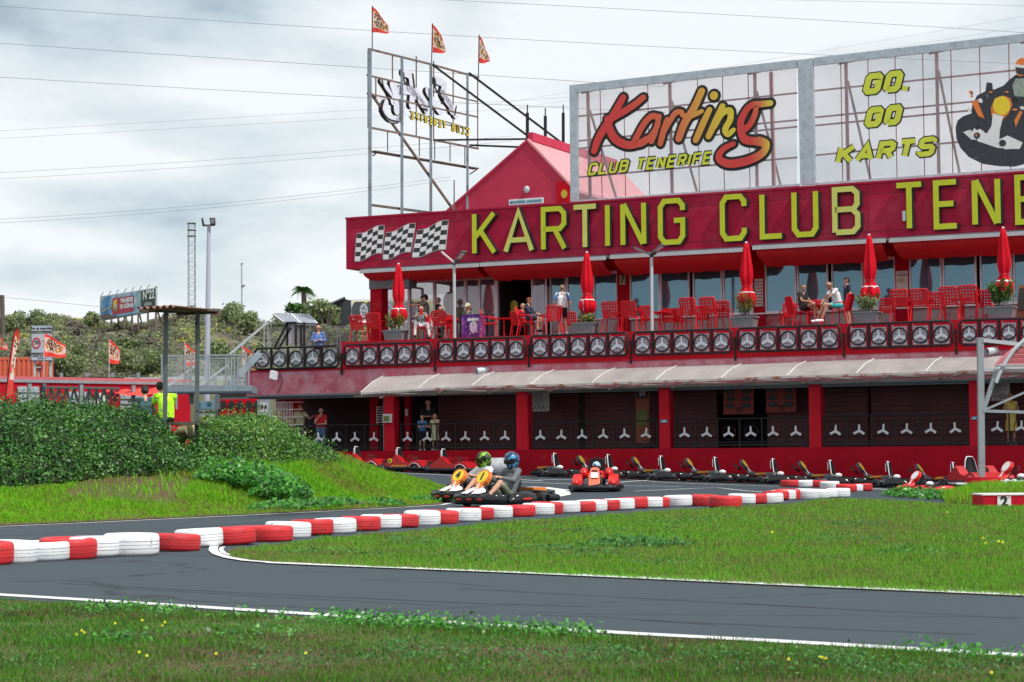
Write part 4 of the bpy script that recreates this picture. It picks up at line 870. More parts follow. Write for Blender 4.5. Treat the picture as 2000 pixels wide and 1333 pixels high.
# ---------------- railing with three-armed emblems ----------------
def star(mbx,c,r,mf,d0,d1,w=.07):
    jit=rng.normal(0,.05)
    for k in range(3):
        a=math.pi/2+jit+k*2*math.pi/3; wi=w*(.85 if k==0 else 1.15); mbx.ribbon([(c[0],c[1]),(c[0]+math.cos(a)*r,c[1]+math.sin(a)*r)],[wi,wi],mf,d0,d1+.0015*k)
secs=[(498,661),(672,843),(855,1026),(1037,1225),(1237,1429),(1441,1641),(1657,1860),(1875,2070)]
ytop=[(498,681),(672,676),(1031,657),(1433,643),(1659,634),(1860,627.5),(1990,622.5)]
zr1=sum(B(x,y,V0-.12).z for x,y in ytop)/len(ytop); zr0=sum(B(x,y,V0-.12).z for x,y in ((672,716),(1031,704),(1433,689),(1659,681),(1860,674)))/5
for si,(a,b) in enumerate(secs):
    vr=V0-.12; ua=BU(a,vr,680); ub=BU(b,vr,660)
    ta=np.interp(a,[p[0] for p in ytop],[p[1] for p in ytop])
    dz=B((a+b)/2,float(np.interp((a+b)/2,[p[0] for p in ytop],[p[1] for p in ytop])),vr).z-zr1
    z0=zr0+dz; z1=zr1+dz
    rt=thing('terrace_railing','%s terrace railing section from the left, five grey emblem panels in a black frame'%ORD[si],'railing',tuple(BW((ua+ub)/2,vr,z0)),-AL,'emblem railing sections round the terrace')
    fr=MB(); c=.10
    loop=[(ua+c,z0),(ub-c,z0),(ub,z0+c),(ub,z1-c),(ub-c,z1),(ua+c,z1),(ua,z1-c),(ua,z0+c)]
    fr.tube([(x,vr,z) for x,z in loop],.042,6,closed=True)
    W_=(ub-ua)/5
    for k in range(1,5): fr.bar((ua+W_*k,vr,z0),(ua+W_*k,vr,z1),.085,.05)
    fr.bar((ub+.1,vr+.05,z0-.28),(ub+.1,vr+.05,z0+.5),.06,.06); fr.bar((ub,vr+.04,z0+.42),(ub+.2,vr+.04,z0+.42),.03,.03)
    fr.build('frame',M['black'],rt,BF)
    for k in range(5):
        x0=ua+W_*k+.09; x1=ua+W_*(k+1)-.09; cx=(x0+x1)/2; cz=(z0+z1)/2-.03; h=(z1-z0)
        pl=MB(); pl.box(x0,x1,vr-.012,vr-.004,z0+.05,z1-.12); po=pl.build('perforated_panel',M['perf'],rt,BF)
        R_=min((x1-x0)/2,h*.36)
        rg=MB(); rg.tube([(cx+R_*math.cos(t*math.pi/12),vr-.03,cz+R_*math.sin(t*math.pi/12)) for t in range(24)],.028,6,closed=True); rg.build('ring',M['black'],po,BF)
        st=MB(); star(st,(cx,cz),R_*.88,lambda x,z,d:(x,vr-d,z),.02,.045,.078); st.build('emblem',M['emblem'],po,BF)
        ti=MB(); ti.bar((x0,vr-.01,z1-.06),(x0+.08,vr-.01,z1-.16),.012,.012); ti.build('wire',M['lgrey'],po,BF)
gs=[(575,745,5),(783,1004,6),(1040,1285,6),(1318,1578,6),(1608,1892,6),(1925,2130,5)]
sx=[(585,622,657.5,693.5,730.5),(796,834.5,871.5,909,946.5,986.5),(1055.5,1096.5,1137,1178.5,1220,1262),(1337,1380.5,1423.5,1466.5,1510,1554.5),(1632,1678,1725,1771,1818,1865.5),(1948,1995,2042,2090)]
for si,(a,b,n_) in enumerate(gs):
    vr=V0+.10; ua=BU(a,vr,850); ub=BU(b,vr,850); z0=GFZ+.10; z1=B((a+b)/2,float(np.interp((a+b)/2,[650,1100,1450,1750,2000],[831,825,818,811,806])),vr).z
    rt=thing('gallery_railing','%s gallery railing from the left, black bars with bare white emblems'%ORD[si],'railing',tuple(BW((ua+ub)/2,vr,GFZ)),-AL,'emblem railings along the ground floor gallery')
    fr=MB(); fr.tube([(ua,vr,z1),(ub,vr,z1)],.028,6); fr.bar((ua,vr,z0),(ub,vr,z0),.05,.05); fr.bar((ua,vr,z0+.09),(ub,vr,z0+.09),.03,.03); xs2=sx[si]
    px=[(xs2[i]+xs2[i+1])/2 for i in range(len(xs2)-1)]
    for x in [a+1]+px+[b-1]: u=BU(x,vr,850); fr.bar((u,vr,GFZ),(u,vr,z1),.04,.04)
    fr.build('frame',M['black'],rt,BF)
    for x in xs2:
        c=B(x,float(np.interp(x,[585,846,1055,1262,1554,1865,2090],[856,855,852,848,844,838,832])),vr-.03); st=MB(); star(st,(c.x,c.z),.20,lambda x_,z_,d:(x_,vr-d,z_),.02,.05,.066); eo=st.build('emblem',M['emblem'],rt,BF)
        rg=MB(); rg.tube([(c.x+.235*math.cos(t*math.pi/10),vr-.015,c.z+.235*math.sin(t*math.pi/10)) for t in range(20)],.012,5,closed=True); rg.build('ring',M['black'],eo,BF)
# ---------------- things fixed to the building ----------------
def tt(txt,size,mt,mapM,name='lettering',parent=None,bold=.0,shear=0,ext=.004,align='CENTER',label=None):
    c=bpy.data.curves.new('txt','FONT'); c.body=txt; c.size=size; c.align_x=align; c.align_y='CENTER'; c.offset=bold; c.shear=shear; c.extrude=ext; c.resolution_u=2
    o=bpy.data.objects.new('txt',c); S.collection.objects.link(o); dg=bpy.context.evaluated_depsgraph_get(); me=bpy.data.meshes.new_from_object(o.evaluated_get(dg)); bpy.data.objects.remove(o)
    me.materials.clear(); me.materials.append(mt); me.transform((world(parent).inverted() if parent else I4) @ mapM)
    ob=bpy.data.objects.new(name,me); S.collection.objects.link(ob)
    if parent: ob.parent=parent
    return ob
def faceM(origin,right,up):
    r=Vector(right).normalized(); u=Vector(up).normalized(); n=r.cross(u); return Matrix(((r.x,u.x,n.x,origin[0]),(r.y,u.y,n.y,origin[1]),(r.z,u.z,n.z,origin[2]),(0,0,0,1)))
def BMf(x,y,v): p=B(x,y,v); return BF@faceM((p.x,v,p.z),(1,0,0),(0,0,1))
def pipe(x,y,label):
    p=B(x,y,V0-.02); o=thing('drain_pipe',label,'pipe',tuple(BW(p.x,V0,p.z)),-AL,'grey drain pipes on the slab'); m_=MB()
    m_.tube([(p.x+.25,V0+.05,p.z+.05),(p.x,V0-.30,p.z)],.115,14,cap=False); m_.tube([(p.x+.25,V0+.05,p.z+.05),(p.x,V0-.30,p.z)],.095,14,cap=False); m_.build('pipe_wall',M['lgrey'],o,BF)
    m_=MB(); m_.disc((p.x+.1,V0-.16,p.z+.02),.094,(-.3,-1,-.1),.01,14); m_.build('dark_inside',M['dark'],o,BF)
pipe(938,726,'short grey drain pipe sticking out of the slab above the canopy near its left part'); pipe(1931,688,'short grey drain pipe behind the tall square pole of the arch roof')
o=thing('floodlight','small floodlight with a hanging cable on the bare end of the slab','floodlight',tuple(BW(B(535,735,V0).x,V0,3.9)),-AL); p=B(535,735,V0-.2)
m_=MB(); m_.prism([(p.x-.10,V0-.30,p.z+.20),(p.x+.12,V0-.22,p.z+.14),(p.x+.12,V0-.28,p.z-.15),(p.x-.10,V0-.36,p.z-.08)],(.02,.10,.02)); m_.build('lamp_body',M['lgrey'],o,BF)
m_=MB(); m_.tube([(p.x+.1,V0-.15,p.z),(p.x+.2,V0-.03,p.z+.02),(p.x+.26,V0-.03,p.z-.2),(p.x+.14,V0-.03,p.z-.5),(p.x+.05,V0-.03,p.z-.62)],.012,5); m_.build('cable',M['black'],o,BF)
# notices etc. in the gallery
def board(name,label,cat,x0,y0,x1,y1,v,mt,th=.03,parts=()):
    a=B(x0,y1,v); b=B(x1,y0,v); c=((a.x+b.x)/2,v,(a.z+b.z)/2); o=thing(name,label,cat,tuple(BW(*c)),-AL); m_=MB(); m_.box(a.x,b.x,v-th,v,a.z,b.z); m_.build('panel',mt,o,BF)
    return o,a,b
M['paper']=mat('paper_white',(.50,.50,.49),.8,.1,3); M['ink']=mat('black_print',(.02,.02,.02),.8,.1,5); M['bluesign']=mat('blue_sign',(.03,.28,.42),.5,.1,3); M['posterred']=mat('dim_red_poster',(.22,.03,.02),.7,.15,2); M['fig']=mat('figure_dark',(.03,.04,.05),.7,.3,6); M['orange']=mat('orange_board',(.26,.07,.03),.7,.15,2); M['green']=mat('olive_panel',(.12,.15,.03),.7,.2,3)
for (x0,x1,y0,y1,lb) in ((1041,1073,765,804,'white rules notice with chequered foot beside the second gallery column'),(1936,1972,740,783,'white rules notice with chequered foot near the woman in the yellow dress')):
    o,a,b=board('notice_board',lb,'notice',x0,y0,x1,y1,V0+1.6,M['paper']); w=b.x-a.x; m_=MB()
    for k in range(8): m_.box(a.x+.05,a.x+w*(.55+.35*((k*37)%5)/5),V0+1.555,V0+1.568,b.z-.12-k*.06,b.z-.105-k*.06)
    for k in range(8):
        m_.box(a.x+w*k/8,a.x+w*(k+.5)/8,V0+1.555,V0+1.568,a.z+.05+.05*(k%2),a.z+.10+.05*(k%2))
    m_.build('print',M['ink'],o,BF)
o,a,b=board('price_board','tall dim orange arcade board headed with a price near the third column','board',1243,763,1268,866,V0+1.7,M['orange']); 
m_=MB(); m_.box(a.x+.04,b.x-.04,V0+1.64,V0+1.66,b.z-.26,b.z-.03); m_.build('black_header',M['ink'],o,BF); tt('5€',.22,M['paper'],BMf(1255,770,V0+1.63),parent=o,bold=.006)
m_=MB(); m_.box(a.x+.05,b.x-.05,V0+1.64,V0+1.66,a.z+.6,a.z+1.15); m_.build('green_window',M['green'],o,BF)
for x0,x1,y0,y1,lb in ((1414,1472,753,810,'red poster of kart pictures beside the barred gate'),(1497,1555,751,806,'red poster of kart pictures next to the fourth column')):
    o,a,b=board('poster',lb,'poster',x0,y0,x1,y1,V0+1.8,M['posterred']); m_=MB()
    for i in range(2):
        for j in range(3): m_=MB(); m_.ell((a.x+(b.x-a.x)*(.22+.55*i),V0+1.76,a.z+(b.z-a.z)*(.28+.26*j)),(.17,.012,.09),10,6); m_.build('kart_picture',M['fig'],o,BF)
    tt('TF',.24,M['ink'],BMf((x0+x1)/2,y1-8,V0+1.75),parent=o,bold=.008)
for x0,x1,y0,y1,lb in ((1291,1303,820,826,'small blue sign on the third gallery column'),(1898,1908,814,820,'small blue sign on the fifth gallery column')):
    o,a,b=board('small_sign',lb,'sign',x0,y0,x1,y1,V0-.0,M['bluesign'],.02); m_=MB(); m_.box(a.x+.03,b.x-.03,V0-.027,V0-.021,a.z+.03,a.z+.05); m_.build('print',M['white'],o,BF)
o,a,b=board('meter_box','grey electric meter box on the first gallery column','meter box',750,809,766,826,V0-.0,M['lgrey'],.10); m_=MB(); m_.box(a.x+.04,b.x-.06,V0-.112,V0-.101,a.z+.05,b.z-.07); m_.build('window',M['green'],o,BF)
o,a,b=board('menu_board','tall white menu with two food pictures on the pier of the terrace','menu',1751,529,1773,581,VW-.12,M['paper']); m_=MB()
for k in (.36,.74): m_.ell(((a.x+b.x)/2,VW-.16,b.z-(b.z-a.z)*k),(.13,.01,.08),10,6)
m_.build('food_picture',M['stump'],o,BF); tt('TAMAÑO',.085,M['ink'],BMf(1762,538,VW-.155),parent=o)
o,a,b=board('menu_board','white price list with small pictures beside the third umbrella','menu',1475,545,1490,599,VW-.12,M['paper']); m_=MB()
for i in range(3):
    for j in range(8): m_.box(a.x+.03+i*.09,a.x+.09+i*.09,VW-.157,VW-.151,a.z+.06+j*.11,a.z+.11+j*.11)
m_.build('pictures',M['posterred'],o,BF)
o,a,b=board('exit_sign','small green pictogram sign on the first pier of the terrace','sign',1210,538,1222,557,VW-.12,mat('faded_green_sign',(.32,.38,.25),.6,.1,3)); m_=MB(); m_.tube([((a.x+b.x)/2-.04,VW-.16,a.z+.08),((a.x+b.x)/2+.02,VW-.16,a.z+.20),((a.x+b.x)/2+.05,VW-.16,a.z+.30)],.02,6); m_.ell(((a.x+b.x)/2+.05,VW-.16,a.z+.33),.025,8,6); m_.build('running_figure',M['broad'],o,BF)
# ---------------- gable house on the roof ----------------
VG=V0+9
gh=thing('gabled_roof_house','red rendered gabled house rising behind the sign band','house',tuple(BW(BU(1030,VG,300),VG,zsT)),-AL)
ap=B(1031,277,VG); el=B(880,410,VG); er=B(1113,363,VG); zb=zsB; Lg=9
slr=(ap.z-er.z)/(er.x-ap.x); slL=(ap.z-el.z)/(ap.x-el.x)
m_=MB(); m_.prism([(el.x,VG,zb),(er.x,VG,zb),(er.x,VG,er.z),(ap.x,VG,ap.z),(el.x,VG,el.z)],(0,Lg,0)); m_.build('wall',M['gable'],gh,BF)
m_=MB(); t=.12; ov=.25
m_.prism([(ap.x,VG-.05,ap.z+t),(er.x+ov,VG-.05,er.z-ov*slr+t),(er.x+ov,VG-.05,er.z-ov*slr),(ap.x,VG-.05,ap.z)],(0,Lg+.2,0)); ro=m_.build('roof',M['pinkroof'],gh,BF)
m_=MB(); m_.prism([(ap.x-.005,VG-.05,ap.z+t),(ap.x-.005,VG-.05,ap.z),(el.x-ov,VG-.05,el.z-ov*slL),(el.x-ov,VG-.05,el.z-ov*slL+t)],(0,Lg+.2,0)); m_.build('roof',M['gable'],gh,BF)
m_=MB(); m_.prism([(ap.x-.1,VG+.2,ap.z+.05),(ap.x+.12,VG+.2,ap.z+.05),(ap.x+.12,VG+.2,ap.z+.40),(ap.x-.1,VG+.2,ap.z+.40)],(0,Lg-.4,0)); m_.build('ridge_parapet',M['gable'],gh,BF)
a=B(995,402,VG);b=B(1062,386,VG); m_=MB(); m_.box(a.x,b.x,VG-.05,VG-.01,a.z,b.z); wo_=m_.build('window',M['frame'],gh,BF); m_=MB(); m_.box(a.x+.07,(a.x+b.x)/2-.03,VG-.07,VG-.051,a.z+.06,b.z-.07); m_.box((a.x+b.x)/2+.03,b.x-.07,VG-.07,VG-.051,a.z+.06,b.z-.07); m_.build('pane',M['glass'],wo_,BF)
p=B(1030,371,VG); m_=MB(); m_.ell((p.x,VG-.06,p.z),(.13,.09,.15),12,8); m_.build('round_lamp',M['lgrey'],gh,BF)
p=B(1097,378,VG-.3); m_=MB(); m_.disc((p.x,VG-.08,p.z),.13,(0,-1,0),.03,16,.17); m_.build('round_plaque',M['gold'],gh,BF)
m_=MB(); m_.box(B(1088,380,VG).x,er.x,VG-.04,VG-.002,zb+1,B(1100,356,VG).z); m_.build('bright_side_panel',M['umb'],gh,BF)
# eaves wall to the back-right
q=B(1225,367,VG+5); m_=MB(); m_.box(er.x+.05,er.x+1.6,VG+4,VG+Lg,zb,er.z-.55); m_.box(er.x,er.x+1.7,VG+3.9,VG+Lg,er.z-.95,er.z-.5); m_.build('side_wing',M['gable'],gh,BF)
# ---------------- billboard ----------------
VB=VS+.15
bbd=thing('billboard','large see-through billboard with the brush-lettered club name and a racing kart','billboard',tuple(BW(BU(1400,VB),VB,zsT)),-AL)
def QB(x,y,v=VB): p=B(x,y,v); return (p.x,p.y,p.z)
def pf(pts,off,mt,name,v=VB,par=None): m_=MB(); m_.prism([QB(x,y,v) for x,y in reversed(pts)],(0,off,0)); return m_.build(name,mt,par or bbd,BF)
bt=lambda x: 167-(x-1112)*.1130 if x<1590 else 113-(x-1590)*.1146
bbm=lambda x: 395-(x-1112)*.0715
pf([(1112,167),(1127,165.3),(1128.5,394),(1114,395)],.12,M['weather'],'frame_post')
pf([(1557.5,117.3),(1587,114),(1592,360),(1563,362)],.14,M['weather'],'frame_post',VB-.01)
pf([(2180,bt(2180)),(2200,bt(2200)),(2200,322),(2180,322)],.12,M['weather'],'frame_post')
for a,b in ((1127,1556),(1589,2180)):
    pf([(a,bt(a)),(b,bt(b)),(b,bt(b)+15.5),(a,bt(a)+15.5)],.10,M['weather'],'frame_rail')
    pf([(a,bt(a)+14),(b,bt(b)+14),(b,bbm(b)),(a,bbm(a))],.01,M['bill'],'clear_sheet',VB+.03)
pf([(1592,357.5),(2180,316),(2180,328),(1592,362)],.10,M['weather'],'frame_rail'); pf([(1130,391.5),(1560,359),(1560,363.5),(1130,396)],.10,M['weather'],'frame_rail')
for a,b,xs_ in ((1127,1557,(1172,1218,1265,1362,1411,1461,1506)),(1589,2180,(1642,1695,1748,1802,1857,1913,1970,2030,2090,2150))):
    for x in xs_:
        m_=MB(); p=Vector(QB(x,bt(x)+15,VB+.02)); q=Vector(QB(x+4,bbm(x),VB+.02)); m_.bar(p,q,.025,.01); m_.build('sheet_seam',M['rustred'],bbd,BF)
m_=MB()
for ys in ((228,182),(276,235),(291,248),(347,308)): m_.bar(QB(1127,ys[0],VB+.35),QB(1557,ys[1],VB+.35),.04,.06)
for ys in ((178,138),(230,191),(246,208),(304,268)):
    s_=(ys[1]-ys[0])/390; m_.bar(QB(1590,ys[0],VB+.35),QB(2180,ys[0]+s_*590,VB+.35),.04,.06)
bo=m_.build('rear_cross_rails',M['rustred'],bbd,BF)
for x in (1150,1310,1476,1654,1831,2010,2160):
    y0=bt(x)+15; m_=MB(); m_.bar(QB(x-2,y0,VB+.25),QB(x+3,bbm(x),VB+.25),.10,.08); p=Vector(QB(x-2,y0,VB+.25)); m_.bar(p-Vector((.25,0,.05)),p+Vector((.3,0,.02)),.08,.08); m_.build('rear_post',M['rustred'],bbd,BF)
    m_=MB(); p=Vector(QB(x+2,y0+38,VB+.3)); m_.bar(p,(p.x+.25,p.y+3.2,zsB+.5),.07,.07); m_.build('rear_brace',M['rustbr'],bbd,BF)
m_=MB(); m_.bar(QB(1506,142,VB+1.2),QB(1512,370,VB+1.2),.12,.12); m_.build('rear_post',mat('faded_red_steel',(.35,.16,.16),.7,.15,2),bbd,BF)
# brush lettering
def Zm(x,y): return (x/3.5714+1080, y/3.5714+60)
def grad(name,c0,c1,c2,x0,x1,axis='X'):
    m=bpy.data.materials.new(name); m.use_nodes=True; t=m.node_tree; l=t.links.new; p=t.nodes['Principled BSDF']; p.inputs['Roughness'].default_value=.45
    tcn=N(t,'ShaderNodeTexCoord'); sp=N(t,'ShaderNodeSeparateXYZ'); l(tcn.outputs['Object'],sp.inputs[0]); mr=N(t,'ShaderNodeMapRange',ins={1:x0,2:x1}); l(sp.outputs[axis],mr.inputs[0]); cr=N(t,'ShaderNodeValToRGB'); l(mr.outputs[0],cr.inputs[0]); e=cr.color_ramp.elements; e[0].color=(*c0,1); e[1].color=(*c2,1); k=e.new(.55); k.color=(*c1,1); l(cr.outputs[0],p.inputs['Base Color']); return m
ox=world(bbd).inverted()@BF
ua=(ox@Vector(QB(*Zm(480,600)))).x; ub=(ox@Vector(QB(*Zm(1220,600)))).x
M['br1']=grad('brush_red_to_yellow',(.60,.035,.03),(.66,.16,.05),(.68,.55,.03),ua,ub)
M['br2']=grad('brush_red_to_yellow_tail',(.60,.04,.03),(.62,.16,.05),(.66,.50,.05),(ox@Vector(QB(*Zm(1380,600)))).x,(ox@Vector(QB(*Zm(1510,600)))).x)
STR=[([(492,470),(425,590),(365,680),(318,760),(290,842)],[50,58,62,58,50],0),([(632,470),(570,520),(500,565),(420,612),(395,640)],[46,50,52,50,46],0),([(385,620),(398,690),(440,760),(520,800),(600,790),(660,755)],[56,60,62,58,52,44],0),
([(735,605),(690,600),(640,650),(600,720),(570,785),(620,790),(690,735),(735,660)],[44,46,46,46,48,46,44,40],0),([(745,600),(730,660),(712,720),(690,775)],[36,42,44,42],0),
([(800,625),(775,700),(752,790)],[42,48,42],0),([(770,720),(815,640),(860,575),(900,570)],[40,40,42,36],0),
([(1040,425),(985,545),(920,650),(880,755)],[52,56,58,52],0),([(905,590),(960,600),(1040,565)],[36,38,32],0),
([(1095,555),(1050,650),(1000,765)],[42,50,46],0),([(1125,455),(1126,457)],[62,62],0),
([(1185,530),(1140,630),(1088,740)],[44,52,44],0),([(1130,670),(1180,585),(1235,560),(1240,620),(1205,690),(1225,725),(1262,695)],[42,44,46,46,46,42,34],0),
([(1520,508),(1455,515),(1395,520),(1350,560),(1312,640),(1330,690),(1375,660),(1410,590),(1420,540)],[42,46,44,46,52,50,44,40,36],1),([(1310,690),(1340,760),(1420,775),(1480,790)],[50,58,56,50],1),([(1440,760),(1490,790),(1470,850),(1400,895),(1300,925),(1215,928),(1160,890),(1190,830),(1262,792)],[40,50,56,58,60,58,50,42,34],1)]
def brush(d,expand,mats,name,parent,v=VB,mirror=None,scale=1.0):
    for si,(P,ws,g) in enumerate(STR):
        mbx=MB()
        Q=[]
        for a,b in P:
            x,y=Zm(a,b); p=B(x,y,v); Q.append((p.x,p.z))
        sc_=3.5714*57.5
        mbx.ribbon(Q,[(w+expand)/sc_ for w in ws],lambda a,b,dd:(a,v-dd,b),d-.008,d+.0006*si,0,0,True,5)
        mbx.build(name,mats[g],parent,BF)
brush(.02,42,[M['ink'],M['ink']],'brush_outline',bbd); brush(.045,0,[M['br1'],M['br2']],'brush_letter',bbd)
M['yg']=mat('yellow_green_print',(.62,.68,.05),.5,.05,2)
def italic(word,x0,y0,x1,y1,h,wl,gap,t,name):
    """slanted squared letters from pixel (x0,y0) baseline start to (x1,y1) baseline end, letter height h px"""
    n=len(word); tot=sum(wl.get(c,1) for c in word)+gap*(n-1); k=0
    for c in word:
        w=wl.get(c,1)
        if c!=' ':
            fa=k/tot; fb=(k+w)/tot; a=B(x0+(x1-x0)*fa,y0+(y1-y0)*fa,VB); b=B(x0+(x1-x0)*fb,y0+(y1-y0)*fb,VB); z0=a.z; hh=(B(x0,y0-h,VB).z-B(x0,y0,VB).z)
            sl_=(b.z-a.z)/(b.x-a.x); mf=lambda x,z,d,a=a,sl_=sl_:(x,VB-d,z+(x-a.x)*sl_)
            mb1=MB(); glyph(mb1,c,a.x-.02,b.x+.02,z0-.02,z0+hh+.02,mf,t+.04,.02,.034,0,0,.28,False,.05); o1=mb1.build(name+'_outline',M['ink'],bbd,BF)
            mb2=MB(); glyph(mb2,c,a.x,b.x,z0,z0+hh,mf,t,.036,.050,0,0,.28); mb2.build(name,M['yg'],bbd,BF)
        k+=w+gap
wl={'I':.35,' ':.55,',':.3,'S':1.0}
italic('CLUB TENERIFE',1147,344,1388,321,24,wl,.14,.085,'club_letter')
italic('GO,',1683,187,1772,178,41,wl,.10,.20,'slogan_letter'); italic('GO',1686,251,1757,244,39,wl,.10,.20,'slogan_letter'); italic('KARTS',1629,323,1824,305,37,wl,.10,.17,'slogan_letter')
# printed kart (flat print on the sheet)
def pr(pts,mt,d,name='kart_print'):
    m_=MB(); vs=[]
    m_.prism([(lambda p:(p.x,VB-.01-d,p.z))(B(x,y,VB)) for x,y in reversed(pts)],(0,.004,0)); m_.build(name,mt,bbd,BF)
Zk=lambda x,y:(x/3.7023+1560,y/3.7023+60)
def prz(pts,mt,d): pr([Zk(*p) for p in pts],mt,d)
M['bluegrey2']=mat('print_blue_grey',(.12,.15,.19),.6,.3,9)
M['pgrey']=mat('print_dark_grey',(.03,.035,.045),.6,.3,8)
prz([(1135,700),(1150,650),(1190,620),(1250,600),(1255,540),(1290,470),(1350,440),(1360,375),(1400,380),(1405,430),(1480,400),(1530,350),(1570,320),(1760,300),(1800,500),(1800,900),(1750,945),(1640,965),(1560,985),(1450,982),(1330,965),(1230,915),(1170,850),(1140,780)],M['pgrey'],.002)
prz([(1190,735),(1290,700),(1340,730),(1320,790),(1250,790)],M['white'],.006); prz([(1450,790),(1510,760),(1620,810),(1600,855),(1490,860)],M['white'],.006)
prz([(1200,745),(1270,715),(1350,740),(1480,800),(1600,825),(1590,858),(1440,850),(1290,800)],M['white'],.008)
prz([(1405,600),(1480,620),(1455,720),(1450,800),(1380,830),(1320,800),(1360,750),(1395,690)],M['white'],.012)
prz([(1395,610),(1390,560),(1420,490),(1480,470),(1530,490),(1545,540),(1520,600),(1470,650),(1410,680)],M['korange'],.010)
cx,cy_=1468,545; prz([(cx+62*math.cos(t*math.pi/12),cy_+68*math.sin(t*math.pi/12)) for t in range(24)][::-1],M['kyel'],.016)
prz([(1250,520),(1290,500),(1330,600),(1345,640),(1300,620)],M['korange'],.014); prz([(1560,650),(1600,580),(1620,590),(1570,700)],M['korange'],.014)
prz([(1545,400),(1570,350),(1700,340),(1750,480),(1620,480),(1560,470)],mat('print_pale_green',(.30,.36,.30),.6,.4,9),.010)
prz([(1565,250),(1580,215),(1610,198),(1660,200),(1680,260),(1660,330),(1590,330),(1568,300)],M['korange'],.014); prz([(1570,260),(1640,275),(1670,300),(1650,330),(1575,310)],M['pgrey'],.018); prz([(1565,245),(1640,255),(1680,250),(1680,270),(1640,275),(1566,265)],M['white'],.020)
for r in ((1290,760,24),(1475,815,26)): prz([(r[0]+r[2]*math.cos(t*math.pi/8),r[1]+r[2]*.95*math.sin(t*math.pi/8)) for t in range(16)][::-1],M['pgrey'],.014)

rk=random.Random(11)
for k in range(46):
    x=rk.uniform(1210,1790); y=rk.uniform(430,940)
    if (x-1468)**2/80**2+(y-545)**2/90**2<1 or (y>640 and 1300<x<1600): continue
    w=rk.uniform(6,26); h=rk.uniform(6,22); a=rk.uniform(-.6,.6); mtk=rk.choice([M['bluegrey2'],M['kwhite'],M['korange'],M['ink'],M['bluegrey2'],M['pgrey']])
    q=[(x+w*math.cos(t+a)*(1 if i%2 else .7),y+h*math.sin(t+a)) for i,t in enumerate((0.3,1.4,2.7,3.9,5.2))]
    prz(q[::-1],mtk,.0125+.0002*k,)
# ================= ROOF SIGN FRAME, FLAGS, WIRES =================
DR=Vector((math.sin(math.radians(35.5)),math.cos(math.radians(35.5)),0)); NR=Vector((DR.y,-DR.x,0)); P0=PZ(722,400,75)
def R(x,y,d=0.0): return PP(x,y,P0+NR*d,NR)
sf=thing('sign_frame','tall steel lattice frame on the roof carrying a lettered sign seen from behind','sign frame',tuple(R(800,430)))
def rbar(pts,w,mt,name,d=0.0,h=None):
    m_=MB()
    for a,b in zip(pts[:-1],pts[1:]): m_.bar(R(*a,d),R(*b,d),w,h or w,up=(0,0,1))
    return m_.build(name,mt,sf,I4)
M['bluegrey']=mat('weathered_blue_grey_steel',(.20,.25,.30),.6,.25,2,dirt=(.12,.09,.07),dscale=1.2)
for x,y0,y1,w in ((722.5,96,425,.13),(785,110,425,.11),(841.5,124,420,.11),(913,143,420,.10)): rbar([(x,y0),(x,y1)],w,M['bluegrey'],'post')
for x,y0,y1 in ((766.5,108,165),(766.5,165,190),(813,110,268),(847,120,276),(885,140,247),(933,150,292),(734,152,192),(719,96,250)): rbar([(x,y0),(x,y1)],.05,M['rustbr'],'upright',-.12)
for x,y0,y1 in ((757,258,296),(819,270,306),(849,275,312),(879,282,316),(908,286,322)): rbar([(x,y0),(x,y1)],.045,M['dgrey'],'upright',-.12)
for a,b,w in (((720,96),(842,126),.07),((845,127),(935,152),.07),((717,147),(800,167),.06),((846,179),(933,199),.05),((717,183),(933,229),.055),((720,249),(842,273),.07),((848,274),(934,291),.07)): rbar([a,b],w,M['rustbr'],'cross_rail',-.08)
rbar([(728,296),(930,330)],.30,M['wood'],'plank_walkway',-.3,.05); rbar([(726,401),(842,416)],.12,M['wood'],'lower_plank',-.2,.08)
rbar([(728,305),(739,296)],.04,M['dgrey'],'plank_bracket',-.3); rbar([(917,341),(932,331)],.04,M['dgrey'],'plank_bracket',-.3)
m_=MB(); m_.bar(R(721,178,-.15),R(888,414,-.15),.08,.08); m_.build('diagonal_brace',M['rustbr'],sf,I4)
def toB(x,y,v): return BF@B(x,y,v)
for p,q in (((845,127),(1031,266,VG+1)),((916,143),(1107,287,VG+5)),((848,274),(1030,272,VG+1)),((917,284),(1021,288,VG+1))):
    m_=MB(); m_.bar(R(*p,.05),toB(*q),.07,.07); m_.build('stay',M['black'],sf,I4)
# lettering seen from behind
def rmf(x,z,d): return P0+DR*x+Vector((0,0,z))-NR*d
def rc(x,y): p=R(x,y); return ((p-P0).dot(DR),p.z-P0.z)
def rrib(P,w,name,m0,m1,d0=-.22,d1=-.06):
    mbx=MB(); mbx.ribbon([rc(*p) for p in P],w*.52,rmf,-d0,-d1,0,1,True,4); mbx.cm=0
    return mbx.build(name,[m0,m1],sf,I4)
M['signback']=mat('white_sign_back',(.62,.64,.74),.6,.08,2)
BK=[([(749,158),(757,170),(764,182),(770,200)],.42),([(770,165),(776,185),(778,215)],.75),([(792,142),(805,150),(808,185),(806,205)],.62),([(757,200),(752,215),(765,232),(782,233)],.5),([(785,175),(815,180),(835,205)],.7),([(800,172),(822,195),(835,215)],.55),
 ([(838,178),(850,200),(862,217)],.6),([(855,157),(870,165),(868,185),(882,205),(893,225)],.62),([(866,180),(880,200),(885,218)],.5),([(785,200),(790,222),(780,235)],.5)]
for P,w in BK: rrib(P,w,'letter_back',M['letters'],M['signback'])
